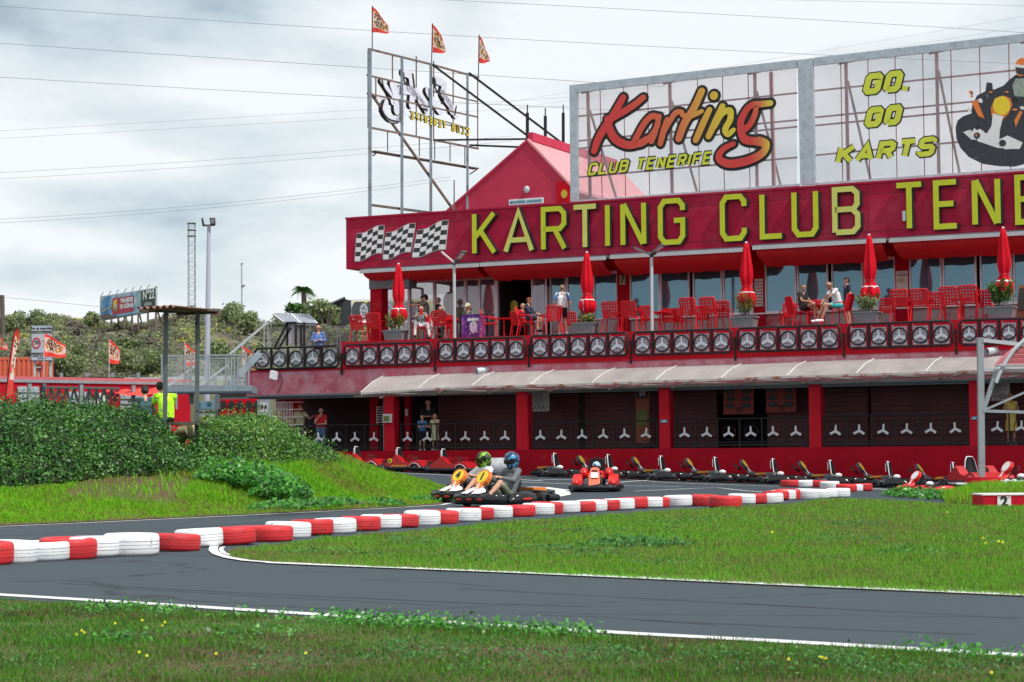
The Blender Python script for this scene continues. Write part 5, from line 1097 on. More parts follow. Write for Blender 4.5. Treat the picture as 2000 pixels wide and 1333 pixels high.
for P,w in (([(748,156),(752,172),(766,190)],.10),([(752,196),(748,214),(760,232),(780,238)],.10),([(790,143),(792,160),(800,166)],.12),([(808,145),(811,170)],.14),([(851,155),(853,175),(868,195),(864,202)],.14),([(816,190),(820,208),(836,215)],.12),([(893,208),(890,224)],.10)): rrib(P,w,'letter_rim',M['letters'],M['letters'],-.06,-.03)
for i,ch in enumerate('EFIRENET BULC'):
    if ch==' ': continue
    x0=799+i*9.0; y0=217+(x0-799)*.29; a=rc(x0,y0+17); b=rc(x0+6.5,y0+2)
    m_=MB(); glyph(m_,ch,-b[0],-a[0],a[1],b[1],lambda x,z,d:rmf(-x,z,-d),.08,.02,.08,0,1); m_.build('small_letter_back',[M['letters'],M['gold']],sf,I4)
m_=MB(); m_.bar(R(799,217,-.1),R(917,252,-.1),.04,.04); m_.bar(R(799,229,-.1),R(917,253,-.1),.04,.04); m_.build('letter_rail',M['rustbr'],sf,I4)
for i,(x,y0,y1,v) in enumerate(((1030,205,272,VG+.4),(1065,211,282,VG+3),(1100,205,290,VG+6),(1153,255,300,VG+9))):
    a=toB(x,y1,v);b=toB(x,y0+16,v);c=toB(x,y0,v); o=thing('iron_post','black iron post standing on the house ridge, %s from the gable end'%ORD[i],'post',tuple(a),0,'iron posts on the ridge'); m_=MB(); m_.bar(a-Vector((0,0,.3)),b,.13,.13); m_.build('lower_tube',M['black'],o,I4); m_=MB(); m_.bar(b,c,.05,.05); m_.build('upper_rod',M['black'],o,I4)
o=thing('iron_post','thin iron rod standing on the roof by the foot of the diagonal brace','post',tuple(R(886,410))); m_=MB(); m_.bar(R(887,352,.1),R(887,425,.1),.05,.05); m_.build('rod',M['rustbr'],o,I4)
# printed flags
M['flagred']=mat('flag_red_cloth',(.66,.05,.035),.8,.08,3); M['flagw']=mat('flag_pale_cloth',(.66,.60,.58),.8,.1,5); M['flagd']=mat('flag_dark_print',(.05,.04,.04),.8,.3,8); M['flago']=mat('flag_orange_print',(.62,.34,.08),.8,.2,6)
def flag(label,base,top,w,h,drop=.0,phase=0,seed=0,group=None,shape=1.0,polemt='black',pr_=.02,pale=.55,side=1):
    """pole base->top (world), cloth w x h waving to +x"""
    base=Vector(base); top=Vector(top); o=thing('flag',label,'flag',tuple(base),0,group)
    MB().tube([(0,0,0),tuple(top-base)],pr_,7).build('pole',M[polemt],o)
    n_=24; k=15; mbx=MB(); T=top-base
    def pt(i,j):
        s=i/n_; t=j/k; amp=.10*w*s
        x=s*w*(1-.18*abs(math.sin(3.1*s+phase))) ; y=amp*math.sin(7*s+phase+t)*1.2; top_=(.42+drop)*s**1.4*shape; z=-(top_+(1-top_)*t)*h+.05*h*math.sin(5*s+phase+t)*s
        return (T.x+x*side,T.y+y,T.z-.03+z)
    rr=random.Random(seed)
    for j in range(k):
        for i in range(n_):
            s=(i+.5)/n_; t=(j+.5)/k
            mbx.cm=0 if (t>.78 or t<.12 or s<.05) else 1
            if mbx.cm==1:
                q=rr.random(); 
                d_=math.hypot((s-.5)/.4,(t-.42)/.33)
                if d_<1 and q<.50: mbx.cm=2
                elif d_<1.1 and q<.75: mbx.cm=3
                elif q<.22: mbx.cm=0
            mbx.add([pt(i,j),pt(i+1,j),pt(i+1,j+1),pt(i,j+1)],[(0,3,2,1)],True)
    mbx.build('cloth',[M['flagred'],M['flagw'],M['flagd'],M['flago']],o); return o
flag('printed red flag on the first pole of the roof sign frame',R(727,97),R(727,12),.66,1.0,.35,.3,1,'flags flying above the roof sign')
flag('printed red flag on the middle pole of the roof sign frame',R(843,124),R(844.5,46),.64,1.15,.45,1.4,2,'flags flying above the roof sign')
flag('printed red flag on the last pole of the roof sign frame',R(934.5,150),R(935.5,68),.50,1.15,.45,2.6,3,'flags flying above the roof sign')
Zf=76
for i,(x0,y0,y1,yb,w,h,dr,lb) in enumerate(((86,651,690,742,.82,.88,.02,'printed red and white flag in front of the speed camera sign'),(213,662,703,745,.50,.92,.05,'printed red and white flag alone before the rocky slope'),(361,668,708,752,.46,.9,.0,'printed red flag behind the steel walkway rail'),(474,674,708,752,.50,.9,.05,'printed red flag beside the terrace stairs'),(-14,652,677,742,.70,.58,.3,'torn red and white flag by the end of the garages'),(320,770,785,820,.3,.35,.1,'small red flag beside the neon shirt of the marshal'))[:5]):
    flag(lb,PZ(x0,yb,Zf),PZ(x0,y0,Zf),w,h,dr,i*1.3,10+i,'flags along the red garages',polemt='lgrey',pr_=.015)
# feather banner
o=thing('feather_banner','tall red and white feather banner leaning at the end of the garages','banner',tuple(PZ(16,785,58)))
edge=[(12,774),(15,740),(20,700),(26,660),(30,645),(34,641),(37,645),(38,655),(38,668),(35,672)]; inner=[(30,690),(29,720),(27,745),(24,765),(25,770)]
Zb=58; L0=[PZ(x,y,Zb) for x,y in [(12,775),(16,742),(20,706),(24,676),(28,652),(33,641)]]; L1=[PZ(x,y,Zb+.1) for x,y in [(25,772),(27,742),(30,706),(33,680),(38,668),(37,646)]]
mbx=MB(); rr=random.Random(4)
for i in range(5):
    for s_ in range(6):
        for k in range(4):
            a0=L0[i].lerp(L0[i+1],s_/6);a1=L0[i].lerp(L0[i+1],(s_+1)/6);b0=L1[i].lerp(L1[i+1],s_/6);b1=L1[i].lerp(L1[i+1],(s_+1)/6); f=(i*6+s_)/30
            mbx.cm=0 if (f<.17 or f>.78 or k==0 and f<.9) else (1 if rr.random()<.5 else rr.choice((0,2,3,1)))
            mbx.add([a0.lerp(b0,k/4),a0.lerp(b0,(k+1)/4),a1.lerp(b1,(k+1)/4),a1.lerp(b1,k/4)],[(0,1,2,3)],True)
mbx.build('cloth',[M['flagred'],M['flagw'],M['flagd'],M['flago']],o,I4)
mbx=MB(); mbx.tube([p+Vector((-.02,.02,0)) for p in [PZ(11,800,Zb)]+L0]+[PZ(37,641,Zb),PZ(39,652,Zb)],.018,6); mbx.build('pole',M['black'],o,I4)
# power cables
M['wire']=mat('grey_cable',(.16,.18,.20),.6,.1,1)
ws=[((-60,5),(820,66),(2060,124),.012,110),((-60,80),(720,133),(1300,170),.013,112),((-60,145),(720,192),(1300,220),.012,112),((800,-3),(1400,28),(2060,70),.013,115),((1440,-2),(1700,4),(2060,14),.010,120),((-60,259),(420,232),(1120,190),.008,140),((-60,274),(420,247),(1120,206),.008,142),((-60,336),(400,314),(1000,266),.010,135),((-60,349),(400,325),(1000,276),.010,136),((-60,419),(500,391),(880,346),.010,130),((-60,425),(500,398),(880,352),.010,131),((940,208),(1300,150),(2060,20),.007,140),((960,220),(1300,166),(2060,42),.007,141),((-60,577),(100,590),(200,600),.012,128)]
for i,(a,b,c,r,Z) in enumerate(ws):
    a=(-500,a[1]-(b[1]-a[1])/(b[0]-a[0])*(500+a[0])) if a[0]<0 else a; c=(2500,c[1]+(c[1]-b[1])/(c[0]-b[0])*440) if c[0]==2060 else c
    A,Bm,C=PZ(*a,Z),PZ(*b,Z+4),PZ(*c,Z+6); pts=[]; tb=(b[0]-a[0])/(c[0]-a[0])
    for k in range(13):
        t=k/12; la=(t-tb)*(t-1)/((0-tb)*(0-1)); lb=(t)*(t-1)/((tb)*(tb-1)); lc=t*(t-tb)/((1)*(1-tb)); pts.append(A*la+Bm*lb+C*lc)
    o=MB().tube(pts,r,5).build('power_cable',M['wire']); tag(o,'thin grey overhead cable, %s counted down from the top of the sky'%ORD[i],'cable','power_cables'.replace('_',' ')+' crossing the sky')
# ================= LEFT BACKGROUND =================
# garages: plane receding to the side
ga=thing('garages','long low red garages with grey roller shutters behind the hedge','building',tuple(PZ(150,860,74)))
gP=PZ(0,800,71); gD=Vector((math.cos(math.radians(38)),math.sin(math.radians(38)),0)); gN=Vector((gD.y,-gD.x,0)); GM=Matrix(((gD.x,-gN.x,0,0),(gD.y,-gN.y,0,0),(0,0,1,0),(0,0,0,1)))
def gg(x,y,d=0):
    p=PP(x,y,gP+gN*d,gN); q=p; return Vector((q.dot(gD),q.dot(-gN),q.z))
gv=gg(0,800).y; gu0=gg(-420,800).x; gu1=gg(372,800).x; gzt=gg(0,741).z
m_=MB(); m_.box(gu0,gu1,gv,gv+5,-.5,gzt); m_.build('wall',M['red'],ga,GM)
m_=MB(); m_.box(gu0,gu1,gv-.12,gv+5.1,gzt,gzt+.11); m_.build('roof_edge',mat('pink_red_edge',(.55,.12,.14),.6,.1,1),ga,GM)
m_=MB(); m_.box(gu0,gu1,gv-1.6,gv-1.42,gzt-.16,gzt-.06); m_.build('porch_roof',M['grey'],ga,GM)
for x in (-60,57,158,260,330): q=gg(x,790,1.5); m_=MB(); m_.box(q.x-.06,q.x+.06,gv-1.56,gv-1.44,0,gzt-.16); m_.build('porch_post',M['grey'],ga,GM)
M['shutg']=mat('grey_slatted_shutter',(.36,.40,.44),.5,.08,2)
for x0,x1,y in ((34,76,755),(130,178,765),(234,281,768),(-60,-20,752)):
    a=gg(x0,y);b=gg(x1,y); m_=MB(); z=0; m_.box(a.x,b.x,gv-.02,gv+.1,0,a.z)
    while z<a.z-.1: m_.box(a.x,b.x,gv-.07,gv-.021,z,z+.11); z+=.19
    m_.build('roller_shutter',M['shutg'],ga,GM)
m_=MB(); a=gg(80,755);b=gg(86,755); m_.box(a.x,b.x,gv-.2,gv-.01,0,a.z+.1); m_.build('dark_downpipe',M['dgrey'],ga,GM)
# truss under the porch
m_=MB(); a=gg(85,757,1.2);b=gg(232,762,1.2); z1=a.z;z0=z1-.55; n_=10
for k in range(n_):
    u0=a.x+(b.x-a.x)*k/n_;u1=a.x+(b.x-a.x)*(k+1)/n_; um=(u0+u1)/2; m_.bar((u0,gv-1.2,z1),(um,gv-1.2,z0),.06,.06); m_.bar((um,gv-1.2,z0),(u1,gv-1.2,z1),.06,.06)
m_.bar((a.x,gv-1.2,z1),(b.x,gv-1.2,z1),.08,.08); m_.build('truss',M['dgrey'],ga,GM)
m_=MB(); a=gg(183,768,.05);b=gg(205,768,.05); c=gg(190,793,.05); m_.box(a.x,b.x,gv-.12,gv-.06,c.z,a.z); pl=m_.build('number_board',M['white'],ga,GM)
tt('10',.62,M['ink'],GM@faceM(((a.x+b.x)/2,gv-.13,(a.z+c.z)/2+.02),(1,0,0),(0,0,1)),parent=pl,bold=.02)
m_=MB(); 
for s_ in (-1,1):
    m_.tube([((a.x+b.x)/2+s_*(.36+.10*math.cos(t)),gv-.13,(a.z+c.z)/2+.38*math.sin(t)) for t in np.linspace(-1.2,1.2,9)],.02,5)
m_.build('laurel',M['ink'],pl,GM)
a=gg(228,762,1.6);b=gg(330,757,1.6); m_=MB(); n_=12; vs=[]
for j in range(2):
    for k in range(n_+1): vs.append((a.x+(b.x-a.x)*k/n_,gv-(2.6 if j==0 else .6),a.z+(b.z-a.z)*k/n_-.25*(j==0)+.04*math.sin(k*1.7)))
m_.smooth=True; m_.add(vs,[(k,k+1,n_+2+k,n_+1+k) for k in range(n_)]); o=thing('red_awning','faded red cloth awning at the far end of the garages','awning',tuple(GM@Vector((a.x,gv-1.6,a.z)))); m_.build('cloth',M['flagred'],o,GM)
# guardrail and dark beam behind
o=thing('guardrail','road guardrail running above the garages at the foot of the hill','guardrail',tuple(PZ(300,745,86)))
for x in np.linspace(120,520,9): m_=MB(); p=PZ(x,742,86); m_.bar(p+Vector((0,0,.3)),p-Vector((0,0,.9)),.12,.12); m_.build('post',M['grey'],o,I4)
m_=MB(); m_.bar(PZ(-80,748,86.1),PZ(560,736,86.1),.05,.17); m_.bar(PZ(-80,742,86.1),PZ(560,741,86.1),.07,.10); m_.build('rail',M['lgrey'],o,I4)
o=thing('dark_box','long dark box lying on the roof above the garages','box',tuple(PZ(200,742,78))); m_=MB(); m_.bar(PZ(169,740,78),PZ(232,742,80),.5,.15); m_.bar(PZ(171,743.5,78),PZ(230,745.5,80),.3,.05); m_.build('case',M['black'],o,I4)
m_=MB(); m_.box(-.01,.01,-.01,.01,0,.01)
# container
o=thing('shipping_container','orange red corrugated shipping container beside the feather banner','container',tuple(PZ(20,740,95)),math.radians(8)); m_=MB()
w=3.4
for k in range(26):
    x=-4+k*.22; m_.box(x,x+.13,-.05,0,0,.98); 
M['cont']=mat('container_orange',(.62,.12,.06),.6,.1,1)
m_.box(-4.05,1.12,0,2.4,0,1.0); m_.box(-4.05,1.15,-.06,0,.93,1.04); m_.box(1.06,1.15,-.07,0,0,1.0)
mm=MB(); mm.v=[(v[0]*1,v[1],v[2]) for v in m_.v]; mm.f=m_.f;mm.m=m_.m;mm.sm=m_.sm; c_=mm.build('corrugated_wall',M['cont'],o); o.location=PZ(36,741,95)
m_=MB(); m_.box(-4.1,-4.06,0,2.4,0,1); m_.build('end_frame',M['rustred'],o)
# speed camera sign
Zs=93; o=thing('road_sign','grey speed limit road sign of three plates on two posts','road sign',tuple(PZ(83,742,Zs)))
M['signg']=mat('pale_grey_sign',(.42,.46,.54),.5,.04,2)
def plate(x0,y0,x1,y1,nm,d=0):
    m_=MB(); p=PZ(x0,y1,Zs);q=PZ(x1,y0,Zs); m_.box(p.x,q.x,Zs-.05,Zs,p.z,q.z); a=m_.build(nm,M['dgrey'],o,I4); m_=MB(); e=.05; m_.box(p.x+e,q.x-e,Zs-.07,Zs-.051,p.z+e,q.z-e); m_.build('face',M['signg'],a,I4); return a,p,q
a,p,q=plate(60,635,104.5,649,'top_plate'); tt('Por su seguridad',.155,M['ink'],faceM(((p.x+q.x)/2,Zs-.075,(p.z+q.z)/2),(1,0,0),(0,0,1)),parent=a,bold=.006)
a,p,q=plate(60,650.5,104.5,691.5,'speed_plate'); c=PZ(72,670.5,Zs); m_=MB(); m_.lathe([(.20,-.09),(.20,-.075),(.25,-.075),(.25,-.09),(.20,-.09)],(c.x,Zs,c.z),24,axis='y',cap=False)
m_=MB(); m_.tube([(c.x+.17*math.cos(t*math.pi/12),Zs-.08,c.z+.17*math.sin(t*math.pi/12)) for t in range(24)],.028,6,closed=True)
mm=MB(); mm.tube([(c.x+.175*math.cos(t*math.pi/12),Zs-.08,c.z+.23*math.sin(t*math.pi/12)) for t in range(24)],.030,6,closed=True); mm.build('red_ring',M['umb'],a,I4)
tt('70',.22,M['ink'],faceM((c.x,Zs-.076,c.z),(1,0,0),(0,0,1)),parent=a,bold=.008)
m_=MB(); c2=PZ(84,672,Zs)
for k,r in enumerate((.18,.30,.42)): m_.tube([(c2.x-.1+r*math.cos(t),Zs-.08,c2.z+r*1.1*math.sin(t)) for t in np.linspace(-.9,.9,7)],.012,5)
m_.build('camera_symbol',M['ink'],a,I4)
a,p,q=plate(60,692.5,104.5,706.5,'lower_plate'); tt('control de velocidad\nen tramo',.105,M['ink'],faceM(((p.x+q.x)/2,Zs-.075,(p.z+q.z)/2+.03),(1,0,0),(0,0,1)),parent=a,bold=.003)
for x in (68,99): m_=MB(); m_.bar(PZ(x,705,Zs+.1),PZ(x,745,Zs+.1),.10,.10); m_.bar(PZ(x,640,Zs+.1),PZ(x,706,Zs+.1),.08,.08); m_.build('post',M['lgrey'],o,I4)
o=thing('no_entry_sign','small round red road sign below the speed sign','road sign',tuple(PZ(76,740,94))); c=PZ(76,718,94); MB().disc((c.x,94,c.z),.17,(0,-1,0),.03,20,.20).build('disc',M['rustred'],o,I4); m_=MB(); m_.box(c.x-.11,c.x+.11,93.97,93.99,c.z-.03,c.z+.03); m_.build('bar',M['paper'],o,I4); m_=MB(); m_.bar(PZ(76,722,94.05),PZ(76,745,94.05),.05,.05); m_.build('post',M['lgrey'],o,I4)
# hillside billboard
Zh=140; hb=thing('hillside_billboard','long advertising billboard on tall posts on the hill crest','billboard',tuple(PZ(250,640,Zh)))
h0=PZ(195.5,600,Zh); hD=(PZ(305,590,Zh-7)-PZ(195.5,590,Zh)); hD.z=0; hL=hD.length; hD.normalize(); hN=Vector((hD.y,-hD.x,0))
def hq(x,y,d=0): return PP(x,y,h0+hN*d,hN)
def hp(pts,mt,name,d,th=.05,par=None): m_=MB(); m_.prism([hq(x,y,d) for x,y in reversed(pts)],-hN*th); return m_.build(name,mt,par or hb,I4)
M['hsky']=posmat('printed_blue_sky',[(.35,(.05,.22,.50)),(.5,(.28,.45,.62)),(.65,(.65,.72,.75))],sc=.5,fine=2,trans=0,varamt=0)
hp([(195,579.5),(304.8,562),(304.8,608.5),(195,627.5)],M['lgrey'],'frame',0,.12)
f0=hp([(196.5,581.5),(303.5,564.5),(303.5,606.5),(196.5,625)],M['hsky'],'printed_face',.14,.01)
hp([(219.5,583),(261,577.5),(261,608.5),(219.5,615.5)],mat('crimson_print',(.45,.03,.07),.6,.05,1),'crimson_panel',.155,.01,f0)
hp([(275.5,568.5),(302.5,564.8),(302.5,606.5),(275.5,610.5)],mat('dark_green_print',(.02,.06,.05),.6,.05,1),'green_panel',.155,.01,f0)
hp([(268,572),(275,571),(275,610),(266,611)],mat('cactus_print',(.30,.45,.44),.6,.2,3),'cactus_strip',.155,.01,f0)
hp([(199,607),(219,597),(219,600),(199,611)],M['stump'],'pale_writing_band',.156,.01,f0); hp([(196.5,616),(210,612),(218,617),(240,619),(196.5,625)],mat('brown_print',(.14,.11,.08),.7,.3,3),'ruins_strip',.157,.01,f0)
def ht(txt,x,y,size,mt,bold=.02): p=hq(x,y,.18); tt(txt,size,mt,faceM(p,hD,(0,0,1)),parent=f0,bold=bold)
ht('PIRÁMIDES\nDE GÜÍMAR',247.5,592.5,.40,M['white'],.02); ht('N°22',290,577,.80,M['white'],.025); ht('GÜÍMAR',289,594.5,.30,M['paper'],.01)
p=hq(228,597,.17); MB().ell(p,(.26,.03,.42),12,8).build('round_emblem',M['gold'],f0,I4); MB().ell(p-Vector((0,.04,.1)),(.14,.03,.24),10,6).build('emblem_centre',M['paper'],f0,I4)
for k in range(7): x=197+k*15; m_=MB(); q=hq(x,579-(x-195)*.16,0); m_.bar(q,q+Vector((.2,-.1,.28)),.05,.05); m_.build('spot_bracket',M['lgrey'],hb,I4)
for k,x in enumerate((204,218,231,243,258,270,289,304.5)): m_=MB(); y=626-(x-195)*.175; m_.bar(hq(x,y-12,-.3),hq(x,650 if k<3 else 663,-.3),.12,.12); m_.build('leg',M['rustbr'],hb,I4)
for x,dx in ((243,8),(270,10),(304.5,18)): m_=MB(); m_.bar(hq(x,600,-.4),hq(x+dx,648,-3.0),.09,.09); m_.build('stay',M['rustbr'],hb,I4)
m_=MB(); m_.bar(hq(304.8,560,-.05),hq(304.8,655,-.05),.14,.14); m_.build('end_post',M['rustbr'],hb,I4)
# lattice tower
o=thing('lattice_tower','slim steel lattice tower rising behind the hill','tower',tuple(PZ(374.5,640,170))); c0=PZ(375,645,170); c1=PZ(374.3,436,170); H=c1.z-c0.z; hw=.28
cor=[(-hw,-hw),(hw,-hw),(hw,hw),(-hw,hw)]
for a in cor: m_=MB(); m_.bar((c0.x+a[0],170+a[1],c0.z-3),(c1.x+a[0],170+a[1],c1.z),.035,.035); m_.build('leg',M['dgrey'],o,I4)
m_=MB(); nseg=26
for k in range(nseg):
    z0=c0.z+H*k/nseg;z1=c0.z+H*(k+1)/nseg; xc=c0.x+(c1.x-c0.x)*k/nseg
    for i in range(4):
        a=cor[i];b=cor[(i+1)%4]
        if k%2: a,b=b,a
        m_.bar((xc+a[0],170+a[1],z0),(xc+b[0],170+b[1],z1),.022,.022)
m_.build('bracing',M['dgrey'],o,I4)
m_=MB()
for dz in (0,.6,1.1): m_.box(c1.x-.34,c1.x+.34,169.66,170.34,c1.z-dz-.06,c1.z-dz)
m_.build('head',M['dgrey'],o,I4)
# floodlight pole
Zp=82; o=thing('floodlight_pole','tall pale pole with twin black floodlights above the walkway','light pole',tuple(PZ(404,760,Zp))); a=PZ(403.5,800,Zp);b=PZ(408,441,Zp)
MB().tube([a,a.lerp(b,.45),b],[.13,.11,.075],12).build('pole',mat('pale_blue_pole',(.42,.47,.58),.5,.06,1),o,I4)
m_=MB(); m_.bar(PZ(396,441,Zp),PZ(420,440,Zp),.07,.07); m_.build('cross_arm',M['dgrey'],o,I4)
for pts in (((393,427),(396,426),(399,440),(395,441)),((409,426),(419.5,426),(420.5,438),(411,439))):
    m_=MB(); m_.prism([PZ(x,y,Zp-.2) for x,y in reversed(pts)],(0,.25,0)); l=m_.build('floodlight',M['black2'],o,I4)
m_=MB(); m_.prism([PZ(x,y,Zp-.22) for x,y in reversed(((411,428),(418.5,428),(419,436),(412.5,437)))],(0,.015,0)); m_.build('lens',M['bluegrey'],l,I4)
o=thing('street_lamp','thin distant street lamp on the ridge beside the stair top','street lamp',tuple(PZ(473,640,150))); MB().tube([PZ(473,645,150),PZ(472,516,150)],.07,6).build('pole',M['lgrey'],o,I4); m_=MB(); m_.bar(PZ(470,516,150),PZ(475,515,150),.15,.10); m_.build('lamp_head',M['grey'],o,I4); m_=MB(); m_.bar(PZ(473,560,150),PZ(478,558,150),.2,.12); m_.build('lower_lamp_head',M['dgrey'],o,I4)
o=thing('utility_pole','dark wooden utility pole on the crest at the end of the hill','pole',tuple(PZ(4.5,655,130))); MB().tube([PZ(5.5,660,130),PZ(4,577,130)],.16,8).build('pole',M['wood'],o,I4); m_=MB(); m_.bar(PZ(2,580,130),PZ(7,580,130),.1,.1); m_.build('cross_arm',M['wood'],o,I4)
o=thing('small_hut','small distant hut with a red roof on the ridge','hut',tuple(PZ(418,630,140))); m_=MB(); p=PZ(411,628,140);q=PZ(427,619,140); m_.box(p.x,q.x,140,142,p.z-.6,q.z); m_.build('wall',M['bluegrey'],o,I4); m_=MB(); m_.box(p.x-.1,q.x+.1,139.8,142.2,q.z,q.z+.25); m_.build('roof',M['rustred'],o,I4)
# dark sloping building + tyre hoarding
Zd=104; o=thing('dark_shed','dark clad shed with a sloping top behind the palms','shed',tuple(PZ(665,640,Zd))); m_=MB(); m_.prism([PZ(x,y,Zd) for x,y in reversed(((628,600),(673,582),(675,585),(686,587),(686,640),(628,640)))],(0,5,0)); m_.build('wall',mat('dark_cladding',(.03,.035,.04),.6,.2,2),o,I4); m_=MB(); m_.bar(PZ(626,602,Zd-.1),PZ(674,581.5,Zd-.1),.3,.08); m_.build('roof_edge',M['dgrey'],o,I4)
Zt=100; o=thing('tyre_hoarding','yellow hoarding printed with a row of car tyres behind the terrace','hoarding',tuple(PZ(740,640,Zt)))
m_=MB(); p=PZ(686,627,Zt);q=PZ(860,584,Zt); m_.box(p.x,q.x,Zt,Zt+.12,p.z,q.z); pn=m_.build('panel',M['kwhite'],o,I4); m_=MB(); m_.box(p.x+.12,q.x-.12,Zt-.02,Zt-.002,p.z+.3,q.z-.1); m_.build('yellow_print',mat('yellow_print',(.60,.60,.05),.6,.06,1),pn,I4)
m_=MB()
for x in (702,726,752,776,800,824):
    c=PZ(x,607,Zt-.03); m_.cm=0; m_.disc((c.x+.12,Zt-.03,c.z),.34,(0,-1,0),.008,24,.46); m_.disc((c.x-.10,Zt-.036,c.z),.30,(0,-1,0),.004,24,.46); m_.cm=1; m_.disc((c.x+.22,Zt-.045,c.z),.20,(0,-1,0),.008,20,.36)
    for k in range(8):
        a=k*math.pi/4; m_.cm=0; m_.bar((c.x+.22+.05*math.cos(a),Zt-.058,c.z+.09*math.sin(a)),(c.x+.22+.17*math.cos(a+.3),Zt-.058,c.z+.30*math.sin(a+.3)),.03,.008,up=(0,1,0))
m_.build('printed_tyres',[mat('tyre_print',(.06,.06,.08),.6,.2,4),mat('rim_print',(.50,.52,.60),.6,.1,4)],pn,I4)
for x in (692,738,800): m_=MB(); m_.bar(PZ(x,620,Zt+.3),PZ(x,665,Zt+.3),.15,.15); m_.build('leg',M['dgrey'],o,I4)
# steel walkway and stairs
Zw=67.5; wk=thing('steel_walkway','grey galvanised steel walkway and stairs joining the terrace','walkway',tuple(PZ(400,760,Zw)))
def wb(p,q,w,mt,name,h=None,Z=Zw,Z2=None): m_=MB(); m_.bar(PZ(*p,Z),PZ(*q,Z2 or Z),w,h or w); return m_.build(name,mt,wk,I4)
a=PZ(322,756,Zw);b=PZ(481,755,Zw); m_=MB(); m_.box(a.x,b.x+.2,Zw,Zw+1.4,a.z-.22,a.z); m_.box(a.x-.04,b.x+.2,Zw-.06,Zw,a.z-.17,a.z+.03); m_.build('deck',mat('blue_grey_steel',(.20,.25,.30),.5,.1,2),wk,I4)
for x in (316,362,374,386.5,407,441,458,465,486): wb((x,697),(x,756),.05,M['grey'],'rail_post')
for x in (446,452,480): wb((x,700),(x,756),.035,M['grey'],'rail_post',Z=Zw+1.3)
wb((313,696),(482,693.5),.06,M['grey'],'hand_rail'); wb((325,701),(482,699),.04,M['grey'],'hand_rail',Z=Zw+1.3)
m_=MB(); p=PZ(316,700,Zw);q=PZ(486,754,Zw); m_.box(p.x,q.x,Zw+.02,Zw+.03,q.z,p.z); m_.build('glass_infill',glassmat('clear_rail_glass',(.5,.55,.56),.16),wk,I4)
wb((449,692),(523,630),.08,M['lgrey'],'stair_hand_rail'); wb((300,776),(385,712),.06,M['lgrey'],'stair_hand_rail',Z=Zw+1); wb((272,798),(306,770),.08,M['lgrey'],'stair_hand_rail',Z=Zw-.5); wb((388,755),(445,714),.07,M['lgrey'],'stair_hand_rail',Z=Zw+.8)
wb((374,756),(374,790),.14,M['dgrey'],'support',Z=Zw+.5); wb((345,756),(345,800),.06,M['grey'],'support'); wb((425,771),(425,800),.16,M['dgrey'],'support')
# stairs up to the terrace
for k in range(9):
    x=447+k*7.0; y=752-k*7.6; p=PZ(x,y,Zw+.8); m_=MB(); m_.box(p.x-.12,p.x+.22,Zw+.3,Zw+1.5,p.z-.05,p.z); m_.build('stair_tread',M['grey'],wk,I4)
wb((444,758),(508,690),.06,mat('pale_stringer',(.30,.38,.44),.5,.1,2),'stair_stringer',h=.22,Z=Zw+.3)
# terrace end: glass rail
tr=thing('glass_railing','steel and glass railing at the end of the terrace by the stairs','railing',tuple(PZ(600,690,78)))
def tb(p,q,w,mt,name,Z=78): m_=MB(); m_.bar(PZ(*p,Z),PZ(*q,Z),w,w); return m_.build(name,mt,tr,I4)
tb((522,630),(690,640),.05,M['grey'],'hand_rail'); 
for x,y in ((516,634),(523,630),(620,636),(659,638),(665,638.5),(690,640)): tb((x,y),(x,y+52),.05,M['grey'],'post')
tb((480,668),(523,630),.05,M['lgrey'],'hand_rail')
m_=MB(); p=PZ(523,633,78);q=PZ(690,688,78); m_.box(p.x,q.x,78.02,78.03,q.z,p.z-.12); m_.build('glass',glassmat('railing_glass',(.45,.5,.5),.14),tr,I4)
# solar panels
so_=thing('solar_panels','two tilted solar panels on a perforated black bracket at the terrace end','solar panel',tuple(PZ(575,640,76)))
M['solar']=mat('solar_cells',(.10,.16,.24),.15,.1,6)
for i,(x0,x1) in enumerate(((532,572),(570,620))):
    q=[(x0,613 if i==0 else 614),(x1-1,613.5 if i==0 else 615),(x1+ (13 if i==0 else 0),632),(x0+(24 if i==0 else 16),630)]
    q=[(532,612.5),(568,613.5),(587,631),(554,629.5)] if i==0 else [(570,613.5),(602,614.5),(620,632),(588,631)]
    Pq=[PZ(q[0][0],q[0][1],76.9),PZ(q[1][0],q[1][1],76.9),PZ(q[2][0],q[2][1],75.9),PZ(q[3][0],q[3][1],75.9)]
    m_=MB(); m_.prism(list(reversed(Pq)),(0,.02,-.05)); a=m_.build('panel',M['solar'],so_,I4); m_=MB()
    for s_ in range(0,7): 
        u=s_/6; m_.bar(Pq[0].lerp(Pq[1],u)+Vector((0,-.01,.01)),Pq[3].lerp(Pq[2],u)+Vector((0,-.01,.01)),.045 if s_ in (0,6) else .018,.012)
    for s_ in range(0,5):
        u=s_/4; m_.bar(Pq[0].lerp(Pq[3],u)+Vector((0,-.01,.01)),Pq[1].lerp(Pq[2],u)+Vector((0,-.01,.01)),.045 if s_ in (0,4) else .018,.012)
    m_.build('cell_grid',M['white'],a,I4)
Zb_=75.2; m_=MB(); m_.prism([PZ(x,y,Zb_) for x,y in ((561,672),(561,632),(577,632),(577,672))],(0,.02,0)); m_.build('perforated_plate',M['perf'],so_,I4)
m_=MB(); 
for p,q in (((561,630),(561,676)),((578,634),(578,676)),((588,634),(588,678)),((594,630),(594,678)),((561,631),(580,631)),((561,632),(536,680)),((568,640),(543,684))): m_.bar(PZ(*p,Zb_-.05),PZ(*q,Zb_-.05),.08,.08)
m_.build('bracket',M['black'],so_,I4)
